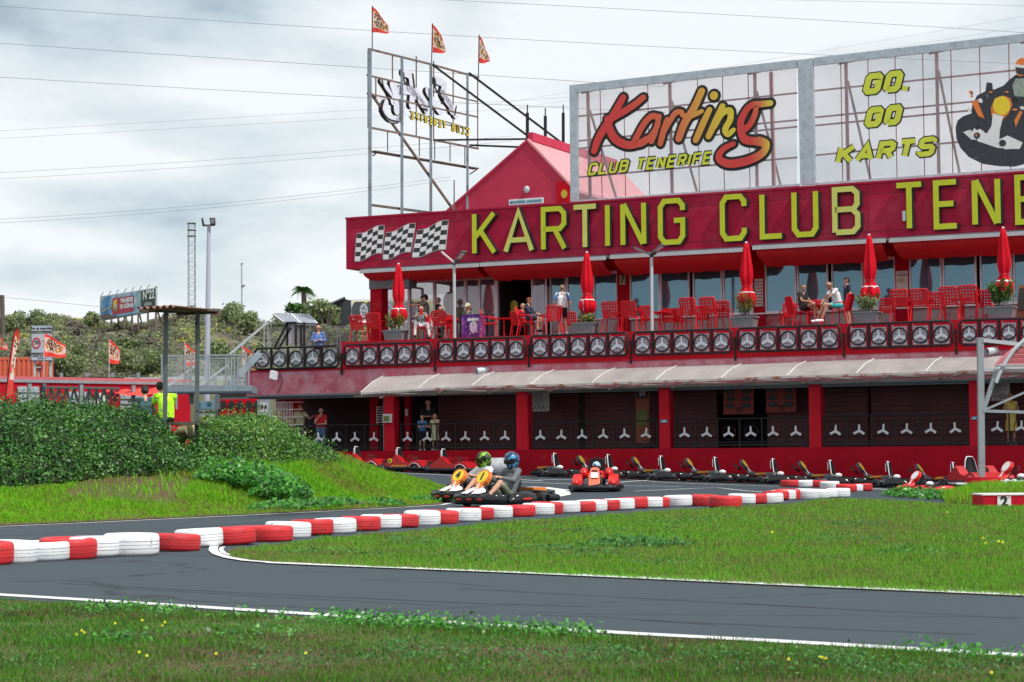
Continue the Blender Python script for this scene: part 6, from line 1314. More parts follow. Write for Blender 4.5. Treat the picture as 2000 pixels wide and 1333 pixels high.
# things under the end of the slab
Zu=70
def ub_(name,label,cat,x0,y0,x1,y1,mt,Z=Zu,th=.1): p=PZ(x0,y1,Z);q=PZ(x1,y0,Z); o=thing(name,label,cat,((p.x+q.x)/2,Z,p.z)); m_=MB(); m_.box(p.x,q.x,Z,Z+th,p.z,q.z); m_.build('panel',mt,o,I4); return o,p,q
o,p,q=ub_('target_board','red board with a row of round black openings under the slab','board',429,779,503,815,M['umb'],Zu+.5)
m_=MB()
for x in (436,452.5,469,486,502): c=PZ(x,792,Zu+.45); m_.disc((c.x,Zu+.45,c.z),.125,(0,-1,0),.01,18,.17)
for x in (486,503): c=PZ(x,806,Zu+.45); m_.disc((c.x,Zu+.45,c.z),.09,(0,-1,0),.01,14,.08)
m_.build('openings',M['ink'],o,I4)
o,p,q=ub_('face_poster','white poster of two round masks under the end of the slab','poster',508,786,523,806,M['paper'],Zu); m_=MB()
for x in (512,519): c=PZ(x,795,Zu-.01); m_.ell((c.x,Zu-.02,c.z),(.045,.008,.07),10,6)
m_.build('mask_print',M['ink'],o,I4); m_=MB(); m_.box(p.x-.1,q.x+.1,Zu+.02,Zu+.08,p.z-.8,q.z+.1); m_.build('grey_backing',M['grey'],o,I4)
o,p,q=ub_('warning_sign','small white sign with black wording below the walkway','sign',388,801,420,813,M['white'],Zu-1); tt('DO NOT PASS',.088,M['ink'],faceM(((p.x+q.x)/2,Zu-1.02,(p.z+q.z)/2+.02),(1,0,0),(0,0,1)),parent=o,bold=.005)
o,p,q=ub_('service_window','grey framed service window under the walkway','window',386,783,424,802,M['grey'],Zu,.06); m_=MB(); m_.box(p.x+.06,q.x-.06,Zu-.02,Zu-.005,p.z+.05,q.z-.05); m_.build('pane',M['glass'],o,I4)
o,p,q=ub_('dark_gate','dark red metal gate under the far part of the walkway','gate',425,770,480,830,M['dark'],Zu+1.5)
o=thing('dark_canopy_frame','dark steel post and beam under the slab end','frame',tuple(PZ(500,850,Zu))); m_=MB(); m_.bar(PZ(418,779,Zu+.2),PZ(485,778,Zu+.2),.08,.06); m_.bar(PZ(423,778,Zu+.2),PZ(423,840,Zu+.2),.09,.09); m_.build('beam',M['dgrey'],o,I4)
o,p,q=ub_('red_screen','bright red screen with a white wire fence behind the gallery end','screen',539,776,556,850,M['kdred'],Zu+4)
o,p,q=ub_('red_screen','wide red wall seen through the open end of the gallery','screen',556,776,592,850,M['umb'],Zu+5)
m_=MB(); 
for k in range(12): x=538+k*3; m_.bar(PZ(x,785,Zu+3.8),PZ(x,835,Zu+3.8),.02,.02)
for y in (786,800,815,830): m_.bar(PZ(536,y,Zu+3.8),PZ(592,y,Zu+3.8),.03,.03)
o=thing('wire_fence','white wire fence behind the man in the white shirt','fence',tuple(PZ(560,850,Zu+3.8))); m_.build('mesh_panel',M['white'],o,I4)
# marshal's shelter
Zm_=42.0; sh=thing('marshal_shelter','marshal stand with a corrugated roof on two tall posts','shelter',tuple(PZ(350,860,Zm_)))
for x,x2,y0,y1,Z in ((324,322,606,836,41.5),(386,384,610,858,42.3)): m_=MB(); m_.bar(PZ(x,y0,Z),PZ(x2,y1,Z),.085,.085); m_.build('post',M['dgrey'],sh,I4)
m_=MB(); n_=36; A=PZ(267,602.5,40.6); Bq=PZ(342,598,40.2); C=PZ(430,607,42.4); D=PZ(350,612,43.2); vs=[]
for j in range(2):
    for k in range(n_+1):
        t=k/n_; p=(A.lerp(Bq,t) if j==0 else D.lerp(C,t)); vs.append(p+Vector((0,0,.035*math.sin(t*n_*math.pi/3))))
m_.smooth=True; m_.add(vs,[(k,k+1,n_+2+k,n_+1+k) for k in range(n_)]); m_.build('corrugated_roof',mat('red_brown_sheet',(.22,.09,.08),.6,.2,3),sh,I4)
m_=MB(); m_.bar(PZ(274,605.5,41.3),PZ(346,607,41.8),.10,.09); m_.bar(PZ(346,612,42.4),PZ(425,608.5,42.3),.08,.10); m_.bar(PZ(340,603,40.6),PZ(428,606.5,42.3),.05,.05); m_.build('roof_beam',M['wood'],sh,I4)
m_=MB(); m_.box(-.02,.02,-.02,.02,-.03,.03); o_=m_.build('clamp',M['black'],sh); p=PZ(383,632,42.2)-Vector(sh.location); o_.location=p
bn=thing('bench','weathered plank bench between the hedges','bench',tuple(PZ(350,850,42))); a=PZ(304,826,41.9); b=PZ(404,828,41.9); m_=MB(); m_.box(a.x,b.x,41.7,42.15,a.z-.05,a.z+.01); m_.build('seat',M['wood'],bn,I4)
for x in (318,384): m_=MB(); m_.bar(PZ(x,828,41.9),PZ(x,862,41.9),.06,.06); m_.build('leg',M['dgrey'],bn,I4)
st=thing('tree_stump','pale felled tree stump under the bench','stump',tuple(PZ(365,862,42.6))); MB().tube([PZ(345,862,42.9),PZ(358,846,42.6),PZ(372,842,42.5)],[.16,.17,.15],12).build('trunk',M['stump'],st,I4); MB().tube([PZ(378,862,42.9),PZ(388,840,42.8),PZ(396,830,42.9)],[.12,.13,.08],10).build('branch',M['stump'],st,I4); MB().tube([PZ(366,830,42.9),PZ(376,845,42.9)],.04,8).build('branch',M['wood'],st,I4)
m_=MB(); q=PZ(372,842,42.5); m_.ell(q,(.155,.05,.15),14,6); m_.build('cut_face',mat('cut_wood',(.50,.45,.24),.8,.15,6),st,I4)
# ================= TYRES =================
def make_tyre(mt):
    r=thing('tyre','x','tyre'); m_=MB()
    pr=[(.165,.03),(.18,.008),(.21,.0),(.255,.002),(.280,.014),(.2895,.034),(.2915,.08),(.2925,.105),(.2915,.13),(.2895,.176),(.280,.196),(.255,.208),(.215,.208),(.205,.202),(.18,.202),(.165,.18),(.160,.105),(.165,.03)]
    def tread(t,z): return 0 if not(.05<z<.16) else (-.003 if (int(t/(2*math.pi)*72)+ (1 if z>.1 else 0))%4==0 else 0)
    m_.lathe(pr,n=72,fold=tread,cap=False)
    m_.cm=1
    for z_ in (.07,.105,.14): m_.lathe([(.2918,z_-.0035),(.2935,z_),(.2918,z_+.0035)],n=72,cap=False)
    m_.build('painted_casing',[mt,M['tredg'] if mt is M['tred'] else M['twhiteg']],r)
    m_=MB(); m_.lathe([(.1605,.04),(.155,.105),(.1605,.17)],n=36,cap=False); m_.build('inner_liner',M['rubber'],r); return r
TY=[(17,1105,'r'),(66,1101,'w'),(130,1097,'w'),(182,1094,'r'),(229,1090,'w'),(306,1087,'w'),(388,1078,'r'),(434,1070,'w'),(499,1066,'r'),(572,1059,'r'),(607,1052,'w'),(652,1047,'r'),(697,1043,'w'),(745,1038,'r'),(786,1034,'w'),(820,1032,'r'),(863,1027,'w'),(898,1024,'r'),(943,1020,'w'),(968,1016,'r'),(1005,1013,'w'),(1050,1010,'r'),(1087,1007,'w'),(1104,1005,'r'),(1138,1003,'w'),(1169,1001,'r'),(1191,999.5,'w'),(1216,998,'r'),(1245,997,'w'),(1271,994,'r'),(1300,993,'w'),(1313,992,'r'),(1358,990,'w'),(1410,989,'r'),(1456,992,'R'),(1485,985,'w'),(1508,984.5,'r'),(1537,984,'w'),(1548,978,'r'),(1561,977,'w'),(1570,976.5,'r'),(1606,975,'w'),(1627,973.5,'w'),(1643,973,'w'),(1667,972,'w')]
tp={'r':make_tyre(M['tred']),'w':make_tyre(M['twhite'])}; used={'r':False,'w':False}; cnt=0
def lay_tyre(x,y,c,label,grp,xr=True,z=None,Zs=None):
    global cnt
    big = 1.0; k=c.lower(); p=GT(x,y); 
    sc=rng.uniform(.96,1.05)*(1.12 if c=='R' else 1)
    # front contact is R nearer than the centre
    W_=.29*sc+.03; d=Vector((p.x,p.y,0)).normalized(); cx=p.x-W_ if xr else p.x; pos=Vector((cx,p.y+W_*.9,0)); pos.z=gz(pos.x,pos.y)+(.02 if p.y>19.5 and y<1074 and x>440 and x<1700 and False else 0)
    root=tp[k] if not used[k] else copy_tree(tp[k]); used[k]=True
    root.location=pos; root.rotation_euler=(rng.normal(0,.022),rng.normal(0,.022),rng.uniform(0,6.28)); root.scale=(sc,sc,sc*rng.uniform(.92,1.08)); root['label']=label; root['group']=grp; return root
cw={'r':'red','w':'white','R':'large red'}; nr={'r':0,'w':0,'R':0}
for i,(x,y,c) in enumerate(TY):
    lay_tyre(x,y,c,'%s painted tyre lying flat in the long row, %s from its near end'%(cw[c],ORD[i]),'painted tyres in the row between the tracks')
# missing partners behind (rear rank near the pit lane)
TR=[(1566,952,'r'),(1594,952.5,'w'),(1622,953,'r'),(1645,956,'w'),(1679,961,'r'),(1691,960.5,'w'),(1710,960,'r')]
for i,(x,y,c) in enumerate(TR): lay_tyre(x,y,c,'%s painted tyre in the short back row near the parked karts, %s of seven'%(cw[c],ORD[i]),'painted tyres in the short back row')
# tyre bales at the wall
for i,(x,mt,lb) in enumerate(((892,'deepred','red painted drum bale against the low wall'),(973,'twhite','white painted drum bale against the low wall'))):
    p=B(x,921,V0-.55); o=thing('tyre_bale',lb,'tyre bale',tuple(BW(p.x,V0-.5,gz(*BW(p.x,V0-.5,0)[:2]))),-AL); m_=MB(); m_.lathe([(.20,-.46),(.27,-.45),(.29,-.40),(.295,-.2),(.285,-.18),(.295,-.16),(.295,.16),(.285,.18),(.295,.2),(.29,.40),(.27,.45),(.20,.46)],(0,0,.29),28,axis='x'); m_.build('painted_casing',M[mt],o)
# ================= KARTS =================
def LM(o): return world(o)
def tl(txt,size,mt,lM,parent,bold=0): return tt(txt,size,mt,world(parent)@lM,parent=parent,bold=bold)
def wheel(root,x,y,r,w,rimmt):
    m_=MB(); m_.lathe([(r*.52,-w/2),(r*.9,-w/2),(r,-w*.36),(r,w*.36),(r*.9,w/2),(r*.52,w/2)],(x,y,r),22,axis='y',cap=False); a=m_.build('wheel',M['rubber'],root)
    m_=MB(); m_.lathe([(r*.53,-w*.48),(r*.35,-w*.40),(.03,-w*.38)],(x,y,r),16,axis='y'); m_.lathe([(.03,w*.38),(r*.35,w*.40),(r*.53,w*.48)],(x,y,r),16,axis='y'); m_.build('rim',rimmt,a)
def seatmesh(root,h,mt,edge=None,w=.19):
    m_=MB(); prof=[(.18,.10),(-.12,.07),(-.30,.22),(-.42,h-.08),(-.44,h),(-.40,h),(-.37,h-.08),(-.26,.26),(-.10,.12),(.18,.14)]
    n_=10; vs=[]; 
    cl=[(.20,.14,.0),(.0,.09,0),(-.15,.10,0),(-.27,.22,0),(-.34,.40,0),(-.39,h-.12,0),(-.41,h,0)]
    for (x,z,_) in cl:
        ww = w*(1 if z<h-.2 else .72 if z<h-.05 else .45)
        for k in range(7):
            t=-1+2*k/6; lift=.10*abs(t)**2.5*(1 if z<.5 else .3); vs.append((x+(.06*abs(t)**2 if z>.2 else 0),ww*t,z+(lift if z<.25 else 0)))
    off=len(vs); vs2=[(v[0]-.035,v[1],v[2]-.03) for v in vs]; nn=len(cl)
    m_.smooth=True; m_.add(vs+vs2,[(i*7+k,i*7+k+1,(i+1)*7+k+1,(i+1)*7+k) for i in range(nn-1) for k in range(6)]+[(off+i*7+k,off+(i+1)*7+k,off+(i+1)*7+k+1,off+i*7+k+1) for i in range(nn-1) for k in range(6)])
    ring=[i*7 for i in range(nn)]+[(nn-1)*7+k for k in range(1,7)]+[i*7+6 for i in range(nn-2,-1,-1)]+[k for k in range(5,0,-1)]
    m_.add(vs+vs2,[(ring[i],ring[(i+1)%len(ring)],ring[(i+1)%len(ring)]+off,ring[i]+off) for i in range(len(ring))])
    s_=m_.build('seat',mt,root)
    if edge:
        m_=MB(); m_.tube([(vs[i*7][0]-.03,vs[i*7][1]-.008,vs[i*7][2]) for i in range(3,nn)]+[(vs[(nn-1)*7+3][0]-.03,0,h+.015)]+[(vs[i*7+6][0]-.03,vs[i*7+6][1]+.008,vs[i*7+6][2]) for i in range(nn-1,2,-1)],.016,6); m_.build('piping',edge,s_)
        m_=MB(); m_.box(-.465,-.44,-.07,.07,h-.30,h-.04); m_.build('back_pad',M['kwhite'],s_)
    return s_
def steering(root,x=.36,z=.50,r=.15,tilt=.85):
    m_=MB(); a=Vector((math.cos(tilt),0,math.sin(tilt))); b=Vector((0,1,0)); u=Vector((-math.sin(tilt),0,math.cos(tilt)))
    c=Vector((x,0,z)); m_.tube([c+b*(r*math.cos(t))+u*(r*math.sin(t)) for t in np.linspace(0,2*math.pi,21)[:-1]],.017,7,closed=True)
    for t in (0,math.pi,-math.pi/2): m_.bar(c,c+b*(r*math.cos(t))+u*(r*math.sin(t)),.025,.012)
    m_.tube([c,(x+.36,0,.16)],.014,6); m_.build('steering_wheel',M['black'],root)
def podmesh(m_,x0,x1,y0,y1,z0,z1,rake=.12):
    if abs(y0)>abs(y1): y0,y1=y1,y0
    s=[]
    N_=9; z1=z1+.05
    for i in range(N_+1):
        t=i/N_; x=x0+(x1-x0)*t; k=math.sin(math.pi*min(1,max(0,(t*1.06-.03))))**.35; bulge=.03*math.sin(math.pi*t)
        zt=z0+(z1-z0)*(.35+.65*k); yo=y0+(y1-y0)*(.80+.20*k)+ (bulge if y1>0 else -bulge)
        s.append([(x,y0,z0),(x,yo-.02*(1 if y1>0 else -1),z0),(x,yo,z0+.05),(x,yo-.01*(1 if y1>0 else -1),zt-.05),(x,yo-.06*(1 if y1>0 else -1),zt),(x,y0,zt-.02)])
    vs=[v for r_ in s for v in r_]; m_.add(vs,[(i*6+k,i*6+(k+1)%6,(i+1)*6+(k+1)%6,(i+1)*6+k) for i in range(N_) for k in range(6)]+[tuple(range(6)),tuple(reversed(range(N_*6,N_*6+6)))],True)
def bumper(m_,x0=.55,xf=1.0,hw=.66,z0=.05,z1=.27):
    n_=22; vs=[]
    for i in range(n_+1):
        a=-math.pi/2+math.pi*i/n_; c=math.cos(a); s_=math.sin(a); xo=x0+(xf-x0)*abs(c)**.45; yo=hw*(abs(s_)**.75)*(1 if s_>0 else -1); xi=x0-.02+(xf-x0-.20)*abs(c)**.5; yi=yo*.78; wv=.025*math.sin(i*1.7)
        vs+= [(xi,yi,z0),(xo-.03,yo*.97,z0),(xo,yo,z0+.05),(xo,yo,z1-.06),(xo-.05,yo*.96,z1+wv),(xi,yi,z1-.03+wv)]
    m_.add(vs,[(i*6+k,i*6+(k+1)%6,(i+1)*6+(k+1)%6,(i+1)*6+k) for i in range(n_) for k in range(6)]+[tuple(range(6)),tuple(reversed(range(n_*6,n_*6+6)))],True)
def kart(label,body,pod,front,number=None,seat_h=.62,edge=None,nmt=None,plate=None,group=None,decal=None):
    r=thing('go_kart',label,'go-kart',(0,0,0),0,group)
    m_=MB(); m_.box(-.55,.80,-.30,.30,.05,.075); m_.tube([(-.8,.32,.09),(.3,.34,.09),(.85,.2,.09)],.016,6); m_.tube([(-.8,-.32,.09),(.3,-.34,.09),(.85,-.2,.09)],.016,6); m_.tube([(-.66,-.6,.14),(-.66,.6,.14)],.02,6); m_.tube([(.56,-.5,.12),(.56,.5,.12)],.016,6); m_.build('chassis',M['black'],r)
    m_=MB(); bumper(m_); f_=m_.build('front_bumper',front,r)
    if decal:
        m_=MB()
        for y in (-.3,0,.3): m_.ell((1.003-.03*abs(y),y,.15),(.012,.09,.022),10,5)
        m_.build('decal',decal,f_)
    for s_ in (-1,1):
        m_=MB(); podmesh(m_,-.42,.40,s_*.40,s_*.66,.05,.25); p_=m_.build('side_pod',pod,r)
        if decal: m_=MB(); m_.ell((.0,s_*.690,.15),(.15,.008,.025),10,5); m_.build('decal',decal,p_)
    m_=MB(); m_.tube([(-.60,-.66,.16),(-.84,-.66,.16),(-.98,-.56,.16),(-1.0,0,.16),(-.98,.56,.16),(-.84,.66,.16),(-.60,.66,.16)],.075,9); m_.tube([(-.9,-.5,.26),(-.96,0,.27),(-.9,.5,.26)],.03,7); m_.build('rear_bumper',M['black'],r)
    for x,rr_,w in ((.58,.125,.12),(-.66,.14,.20)):
        for s_ in (-1,1): wheel(r,x,s_*.50,rr_,w,M['grey'])
    seatmesh(r,seat_h,M['black'],edge); steering(r)
    # engine and tank
    m_=MB(); m_.box(-.50,-.22,-.44,-.24,.10,.30); 
    for k in range(5): m_.box(-.48+k*.05,-.455+k*.05,-.46,-.22,.30,.38)
    m_.tube([(-.2,-.36,.22),(-.05,-.42,.2),(-.3,-.5,.18),(-.7,-.42,.2)],.035,8); m_.build('engine',M['dgrey'],r)
    m_=MB(); m_.ell((-.05,-.31,.34),(.12,.09,.075),12,8); m_.tube([(-.05,-.31,.26),(-.05,-.31,.14)],.03,8); m_.build('air_filter_drum',M['kwhite'],r)
    m_=MB(); m_.prism([(-.90,-.34,.30),(-.50,-.34,.33),(-.50,-.34,.38),(-.86,-.34,.37)],(0,.68,0)); m_.build('tail_cover',nmt or M['korange'],r)
    # upright nose panel
    m_=MB(); c0=Vector((.88,0,.22)); c1=Vector((.52,0,.74)); ax=(c1-c0); nrm=Vector((ax.z,0,-ax.x)).normalized()
    pr=[(0,.12),(.15,.09),(.32,.07),(.46,.10),(.58,.16),(.74,.185),(.90,.165),(1,.09)]
    pl=[c0+ax*t+Vector((0,w,0)) for t,w in pr]+[c0+ax*t-Vector((0,w,0)) for t,w in reversed(pr)]
    m_.prism(pl,-nrm*.09); n_=m_.build('nose_panel',body,r)
    m_=MB(); c=c0+ax*.74+nrm*.006; e1=ax.normalized(); m_.prism([c+Vector((0,.145*math.cos(t),0))+e1*(.145*math.sin(t)) for t in np.linspace(0,2*math.pi,21)[:-1]],-nrm*.005); m_.build('number_plate',plate or M['kyel'],n_)
    m_=MB(); c=c0+ax*.10+nrm*.005; m_.prism([c+Vector((0,-.06,0)),c+Vector((0,.06,0)),c+ax*.40+Vector((0,.012,0)),c+ax*.40-Vector((0,.012,0))],-nrm*.004); m_.build('white_flash',M['kwhite'],n_)
    m_=MB()
    for s_ in (-1,1): m_.prism([(.98,s_*.06,.27),(.97,s_*.25,.27),(.82,s_*.30,.30),(.70,s_*.12,.40),(.80,s_*.05,.34)],(-.02,0,.02))
    m_.build('front_fairing',M['kwhite'] if number else body,r)
    if number: tl(number,.24,M['ink'],faceM(c0+ax*.74+nrm*.014,(0,1,0),e1),n_,.006)
    return r
# parked black karts along the wall, nose to tail
PK=[(1083,930,882),(1188,933,886),(1291,937,889),(1397,941,891),(1510,944,894),(1622,947,897),(1735,951,899),(1862,955,902)]
proto=kart('x',M['pgrey'],M['black2'],M['black2'],None,.80,M['kwhite'],mat('orange_yellow_stripe',(.45,.20,.02),.45,.3,9),mat('dim_yellow_plate',(.30,.20,.02),.5,.2,7),'black karts parked nose to tail along the wall')
kr=-AL
for i,(x,yb,yt) in enumerate(PK):
    p=GT(x-4,yb-1); v=p.dot(DV); q=PP(x,yb-3,DV*(V0-1.15+.0*i),DV); pos=Vector((q.x,q.y,0))+DU*.40; pos.z=gz(pos.x,pos.y)
    place(proto,pos,kr+.04+rng.normal(0,.035),'black parked kart against the low red wall, %s from the white drum bale'%ORD[i],reuse=(i==0))
# red karts with full bodywork at the left
def redkart(label,number,flames,group):
    r=thing('go_kart',label,'go-kart',(0,0,0),0,group)
    m_=MB(); m_.box(-.7,.85,-.55,.55,.07,.12); m_.build('chassis',M['black'],r)
    prof=[(-.62,.12),(-.60,.30),(-.30,.46),(-.16,.60),(-.02,.50),(.10,.38),(.30,.32),(.42,.36),(.52,.42),(.66,.42),(.80,.34),(.92,.20),(.80,.17),(.72,.26),(.60,.31),(.46,.26),(.38,.12)]
    for s_ in (-1,1):
        m_=MB(); m_.prism([(x,s_*.34,z) for x,z in prof],(0,s_*.28,0)); p_=m_.build('body_side',M['kdred'],r)
        m_=MB(); m_.tube([(x,s_*.625,z) for x,z in ((.36,.14),(.45,.27),(.60,.33),(.74,.28),(.84,.17))],.010,5); m_.build('arch_trim',M['kwhite'],p_)
        if flames:
            m_=MB()
            for k in range(5): m_.prism([(-.38+k*.13,s_*.628,.18),(-.30+k*.13,s_*.628,.17),(-.17+k*.13,s_*.628,.27),(-.30+k*.13,s_*.628,.22)],(0,s_*.004,0))
            m_.build('flames',M['kyel'],p_)
        if number:
            m_=MB(); m_.disc((-.36,s_*.635,.40),.085,(0,s_,0),.01,18); d_=m_.build('number_disc',M['kyel'],p_); tl(number,.14,M['ink'],faceM((-.36,s_*.645,.40),(-s_,0,0) if s_>0 else (1,0,0),(0,0,1)),d_,.006)
    m_=MB(); m_.prism([(.30,-.34,.14),(.95,-.34,.10),(1.0,-.34,.20),(.55,-.34,.42),(.42,-.34,.40)],(0,.68,0)); m_.build('nose_cone',M['kdred'],r)
    m_=MB(); m_.tube([(-.5,-.66,.14),(.5,-.67,.14),(.95,-.55,.14),(1.02,0,.14),(.95,.55,.14),(.5,.67,.14),(-.5,.66,.14),(-.95,.55,.14),(-.98,0,.14),(-.95,-.55,.14)],.06,8,closed=True); m_.build('bumper_ring',M['black'],r)
    for x,rr_,w in ((.60,.145,.13),(-.66,.155,.20)):
        for s_ in (-1,1): wheel(r,x,s_*.52,rr_,w,M['grey'])
    seatmesh(r,.84,M['black'],M['kwhite'],.20); steering(r,.30,.50)
    m_=MB(); m_.box(-.85,-.48,-.30,.30,.16,.42); m_.ell((-.55,0,.42),(.16,.14,.10),10,6); m_.build('engine',M['rubber'],r)
    m_=MB(); m_.ell((-.42,-.26,.44),(.09,.06,.05),10,6); m_.build('air_filter_drum',M['kwhite'],r)
    return r
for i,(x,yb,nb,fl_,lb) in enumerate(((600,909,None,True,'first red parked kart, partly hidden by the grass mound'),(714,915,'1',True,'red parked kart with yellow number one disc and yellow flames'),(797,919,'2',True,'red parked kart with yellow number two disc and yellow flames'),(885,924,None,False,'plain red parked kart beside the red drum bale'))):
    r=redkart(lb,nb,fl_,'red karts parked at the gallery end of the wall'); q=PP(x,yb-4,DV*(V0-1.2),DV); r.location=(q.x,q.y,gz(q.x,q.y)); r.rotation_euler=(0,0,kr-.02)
# racing karts
k1=kart('orange and white racing kart with number one panel, driven beside the tyre row',M['korange'],M['black2'],M['black2'],'1',.58,None,M['korange'],decal=M['kred'])
k4=kart('orange and white racing kart with number four panel, driven just behind the other',M['korange'],M['black2'],M['black2'],'4',.58,None,M['korange'],decal=M['kred'])
g1=G(985,990); k1.location=(g1.x,g1.y+.55,0); k1.rotation_euler=(0,0,math.radians(224))
g4=G(925,985); k4.location=(g4.x+.05,g4.y+1.55,0); k4.rotation_euler=(0,0,math.radians(229))
# red kart coming head-on
def hoopkart():
    r=thing('go_kart','red hire kart with side fenders and black roll hoop driving towards the tyres','go-kart')
    m_=MB(); m_.box(-.7,.85,-.5,.5,.07,.12); m_.build('chassis',M['black'],r)
    m_=MB(); bumper(m_,.45,1.0,.66,.07,.22); m_.tube([(.45,-.66,.14),(-.6,-.68,.14),(-.9,-.5,.14),(-.95,0,.14),(-.9,.5,.14),(-.6,.68,.14),(.45,.66,.14)],.07,8); m_.build('bumper_ring',M['black'],r)
    for s_ in (-1,1):
        m_=MB(); m_.prism([(x,s_*.36,z) for x,z in ((-.6,.14),(-.6,.36),(-.1,.50),(.35,.40),(.72,.20),(.5,.13))],(0,s_*.26,0)); m_.build('side_fender',M['kred'],r)
        m_=MB(); m_.ell((-.25,s_*.34,.52),(.26,.13,.16),12,8); m_.build('seat_side_bolster',M['kred'],r)
        m_=MB(); m_.ell((.55,s_*.50,.26),(.25,.13,.12),12,8); m_.build('wheel_cover',M['kred'],r)
    m_=MB(); pl=[(.84,-.15,.18),(.84,.15,.18),(.66,.16,.42),(.46,.11,.66),(.42,0,.70),(.46,-.11,.66),(.66,-.16,.42)]; m_.prism(pl,(-.05,0,-.02)); a=m_.build('nose_panel',mat('coral_nose',(.70,.16,.09),.35,.1,4),r)
    m_=MB(); m_.prism([(.70,-.10,.40),(.70,.10,.40),(.58,.10,.54),(.58,-.10,.54)],(.012,0,.008)); m_.build('pale_sticker',M['kwhite'],a); m_=MB(); m_.prism([(.535,-.08,.58),(.535,.08,.58),(.51,.08,.61),(.51,-.08,.61)],(.012,0,.008)); m_.build('dark_slot',M['ink'],a)
    for x,rr_,w in ((.58,.13,.13),(-.62,.15,.2)):
        for s_ in (-1,1): wheel(r,x,s_*.52,rr_,w,M['grey'])
    seatmesh(r,.70,M['black'],None,.21); steering(r,.34,.48,.14)
    m_=MB(); m_.tube([(-.42,-.22,.2),(-.44,-.22,.75),(-.46,-.17,.90),(-.47,0,.95),(-.46,.17,.90),(-.44,.22,.75),(-.42,.22,.2)],.022,7); m_.box(-.48,-.45,-.18,.18,.55,.90); m_.build('roll_hoop',M['black'],r)
    return r
k3=hoopkart(); g3=G(1167,963); k3.location=(g3.x,g3.y+.9,0); k3.rotation_euler=(0,0,math.radians(-96))
# karts resting at the right
ka=kart('red and black kart resting by the weeds at the end of the pit lane',M['kred'],M['kred'],M['kred'],None,.45,None,M['kwhite'],M['kwhite'])
ka.location=(G(1838,969).x,G(1838,969).y+.75,0); ka.rotation_euler=(0,0,math.radians(200)); ka.scale=(.86,.86,.80)
kb=redkart('shiny red kart standing behind the tall square pole',None,False,None); q=G(1935,958); kb.location=(q.x,q.y+1.5,.05); kb.rotation_euler=(0,0,math.radians(-70))
kc=kart('red white and black kart at the edge beyond the square pole',M['kred'],M['black2'],M['kwhite'],None,.74,M['kwhite'],M['kred'],M['kwhite']); q=G(1985,962); kc.location=(q.x+.5,q.y+.9,.05); kc.rotation_euler=(0,0,math.radians(200))
# ================= PEOPLE =================
def capsule(m_,p,q,r1,r2,n=10):
    p=Vector(p);q=Vector(q); d=q-p; L_=d.length
    if L_<1e-5: d=Vector((0,0,1)); L_=1e-5
    d.normalize(); pts=[];rs=[]
    for a in (-80,-50,-22): t=math.radians(a); pts.append(p+d*(r1*math.sin(t))); rs.append(r1*math.cos(t))
    pts.append(p); rs.append(r1); pts.append(q); rs.append(r2)
    for a in (22,50,80): t=math.radians(a); pts.append(q+d*(r2*math.sin(t))); rs.append(r2*math.cos(t))
    m_.tube(pts,rs,n)
def blob(name,caps,vox,mt,parent,ells=()):
    m_=MB()
    for c in caps: capsule(m_,*c)
    for c,r in ells: m_.ell(c,r,14,10)
    me=bpy.data.meshes.new('t'); me.from_pydata(m_.v,[],m_.f); o=bpy.data.objects.new('t',me); S.collection.objects.link(o)
    bm_=o.modifiers.new('r','REMESH'); bm_.mode='VOXEL'; bm_.voxel_size=vox; sm=o.modifiers.new('s','SMOOTH'); sm.factor=.5; sm.iterations=2
    dg=bpy.context.evaluated_depsgraph_get(); me2=bpy.data.meshes.new_from_object(o.evaluated_get(dg)); bpy.data.objects.remove(o); bpy.data.meshes.remove(me)
    me2.name=name; me2.materials.clear(); me2.materials.append(mt); me2.polygons.foreach_set('use_smooth',np.ones(len(me2.polygons),dtype=bool))
    ob=bpy.data.objects.new(name,me2); S.collection.objects.link(ob); ob.parent=parent; return ob
POSE={'stand':dict(pel=(0,0,.95),che=(0,0,1.27),nec=(0,0,1.46),hed=(0,.015,1.61),sh=(.175,0,1.41),el=(.235,-.02,1.13),wr=(.245,.06,.89),hip=(.09,0,.92),kn=(.10,.02,.50),an=(.10,-.03,.085)),
'sit':dict(pel=(0,0,.54),che=(0,-.03,.87),nec=(0,-.02,1.06),hed=(0,.02,1.21),sh=(.175,-.03,1.01),el=(.22,.12,.77),wr=(.10,.34,.72),hip=(.09,.02,.53),kn=(.12,.45,.53),an=(.12,.43,.085)),
'kart':dict(pel=(0,0,.19),che=(0,-.14,.50),nec=(0,-.16,.68),hed=(0,-.12,.83),sh=(.17,-.13,.63),el=(.27,.10,.46),wr=(.14,.33,.52),hip=(.09,.05,.19),kn=(.20,.38,.42),an=(.17,.66,.17))}
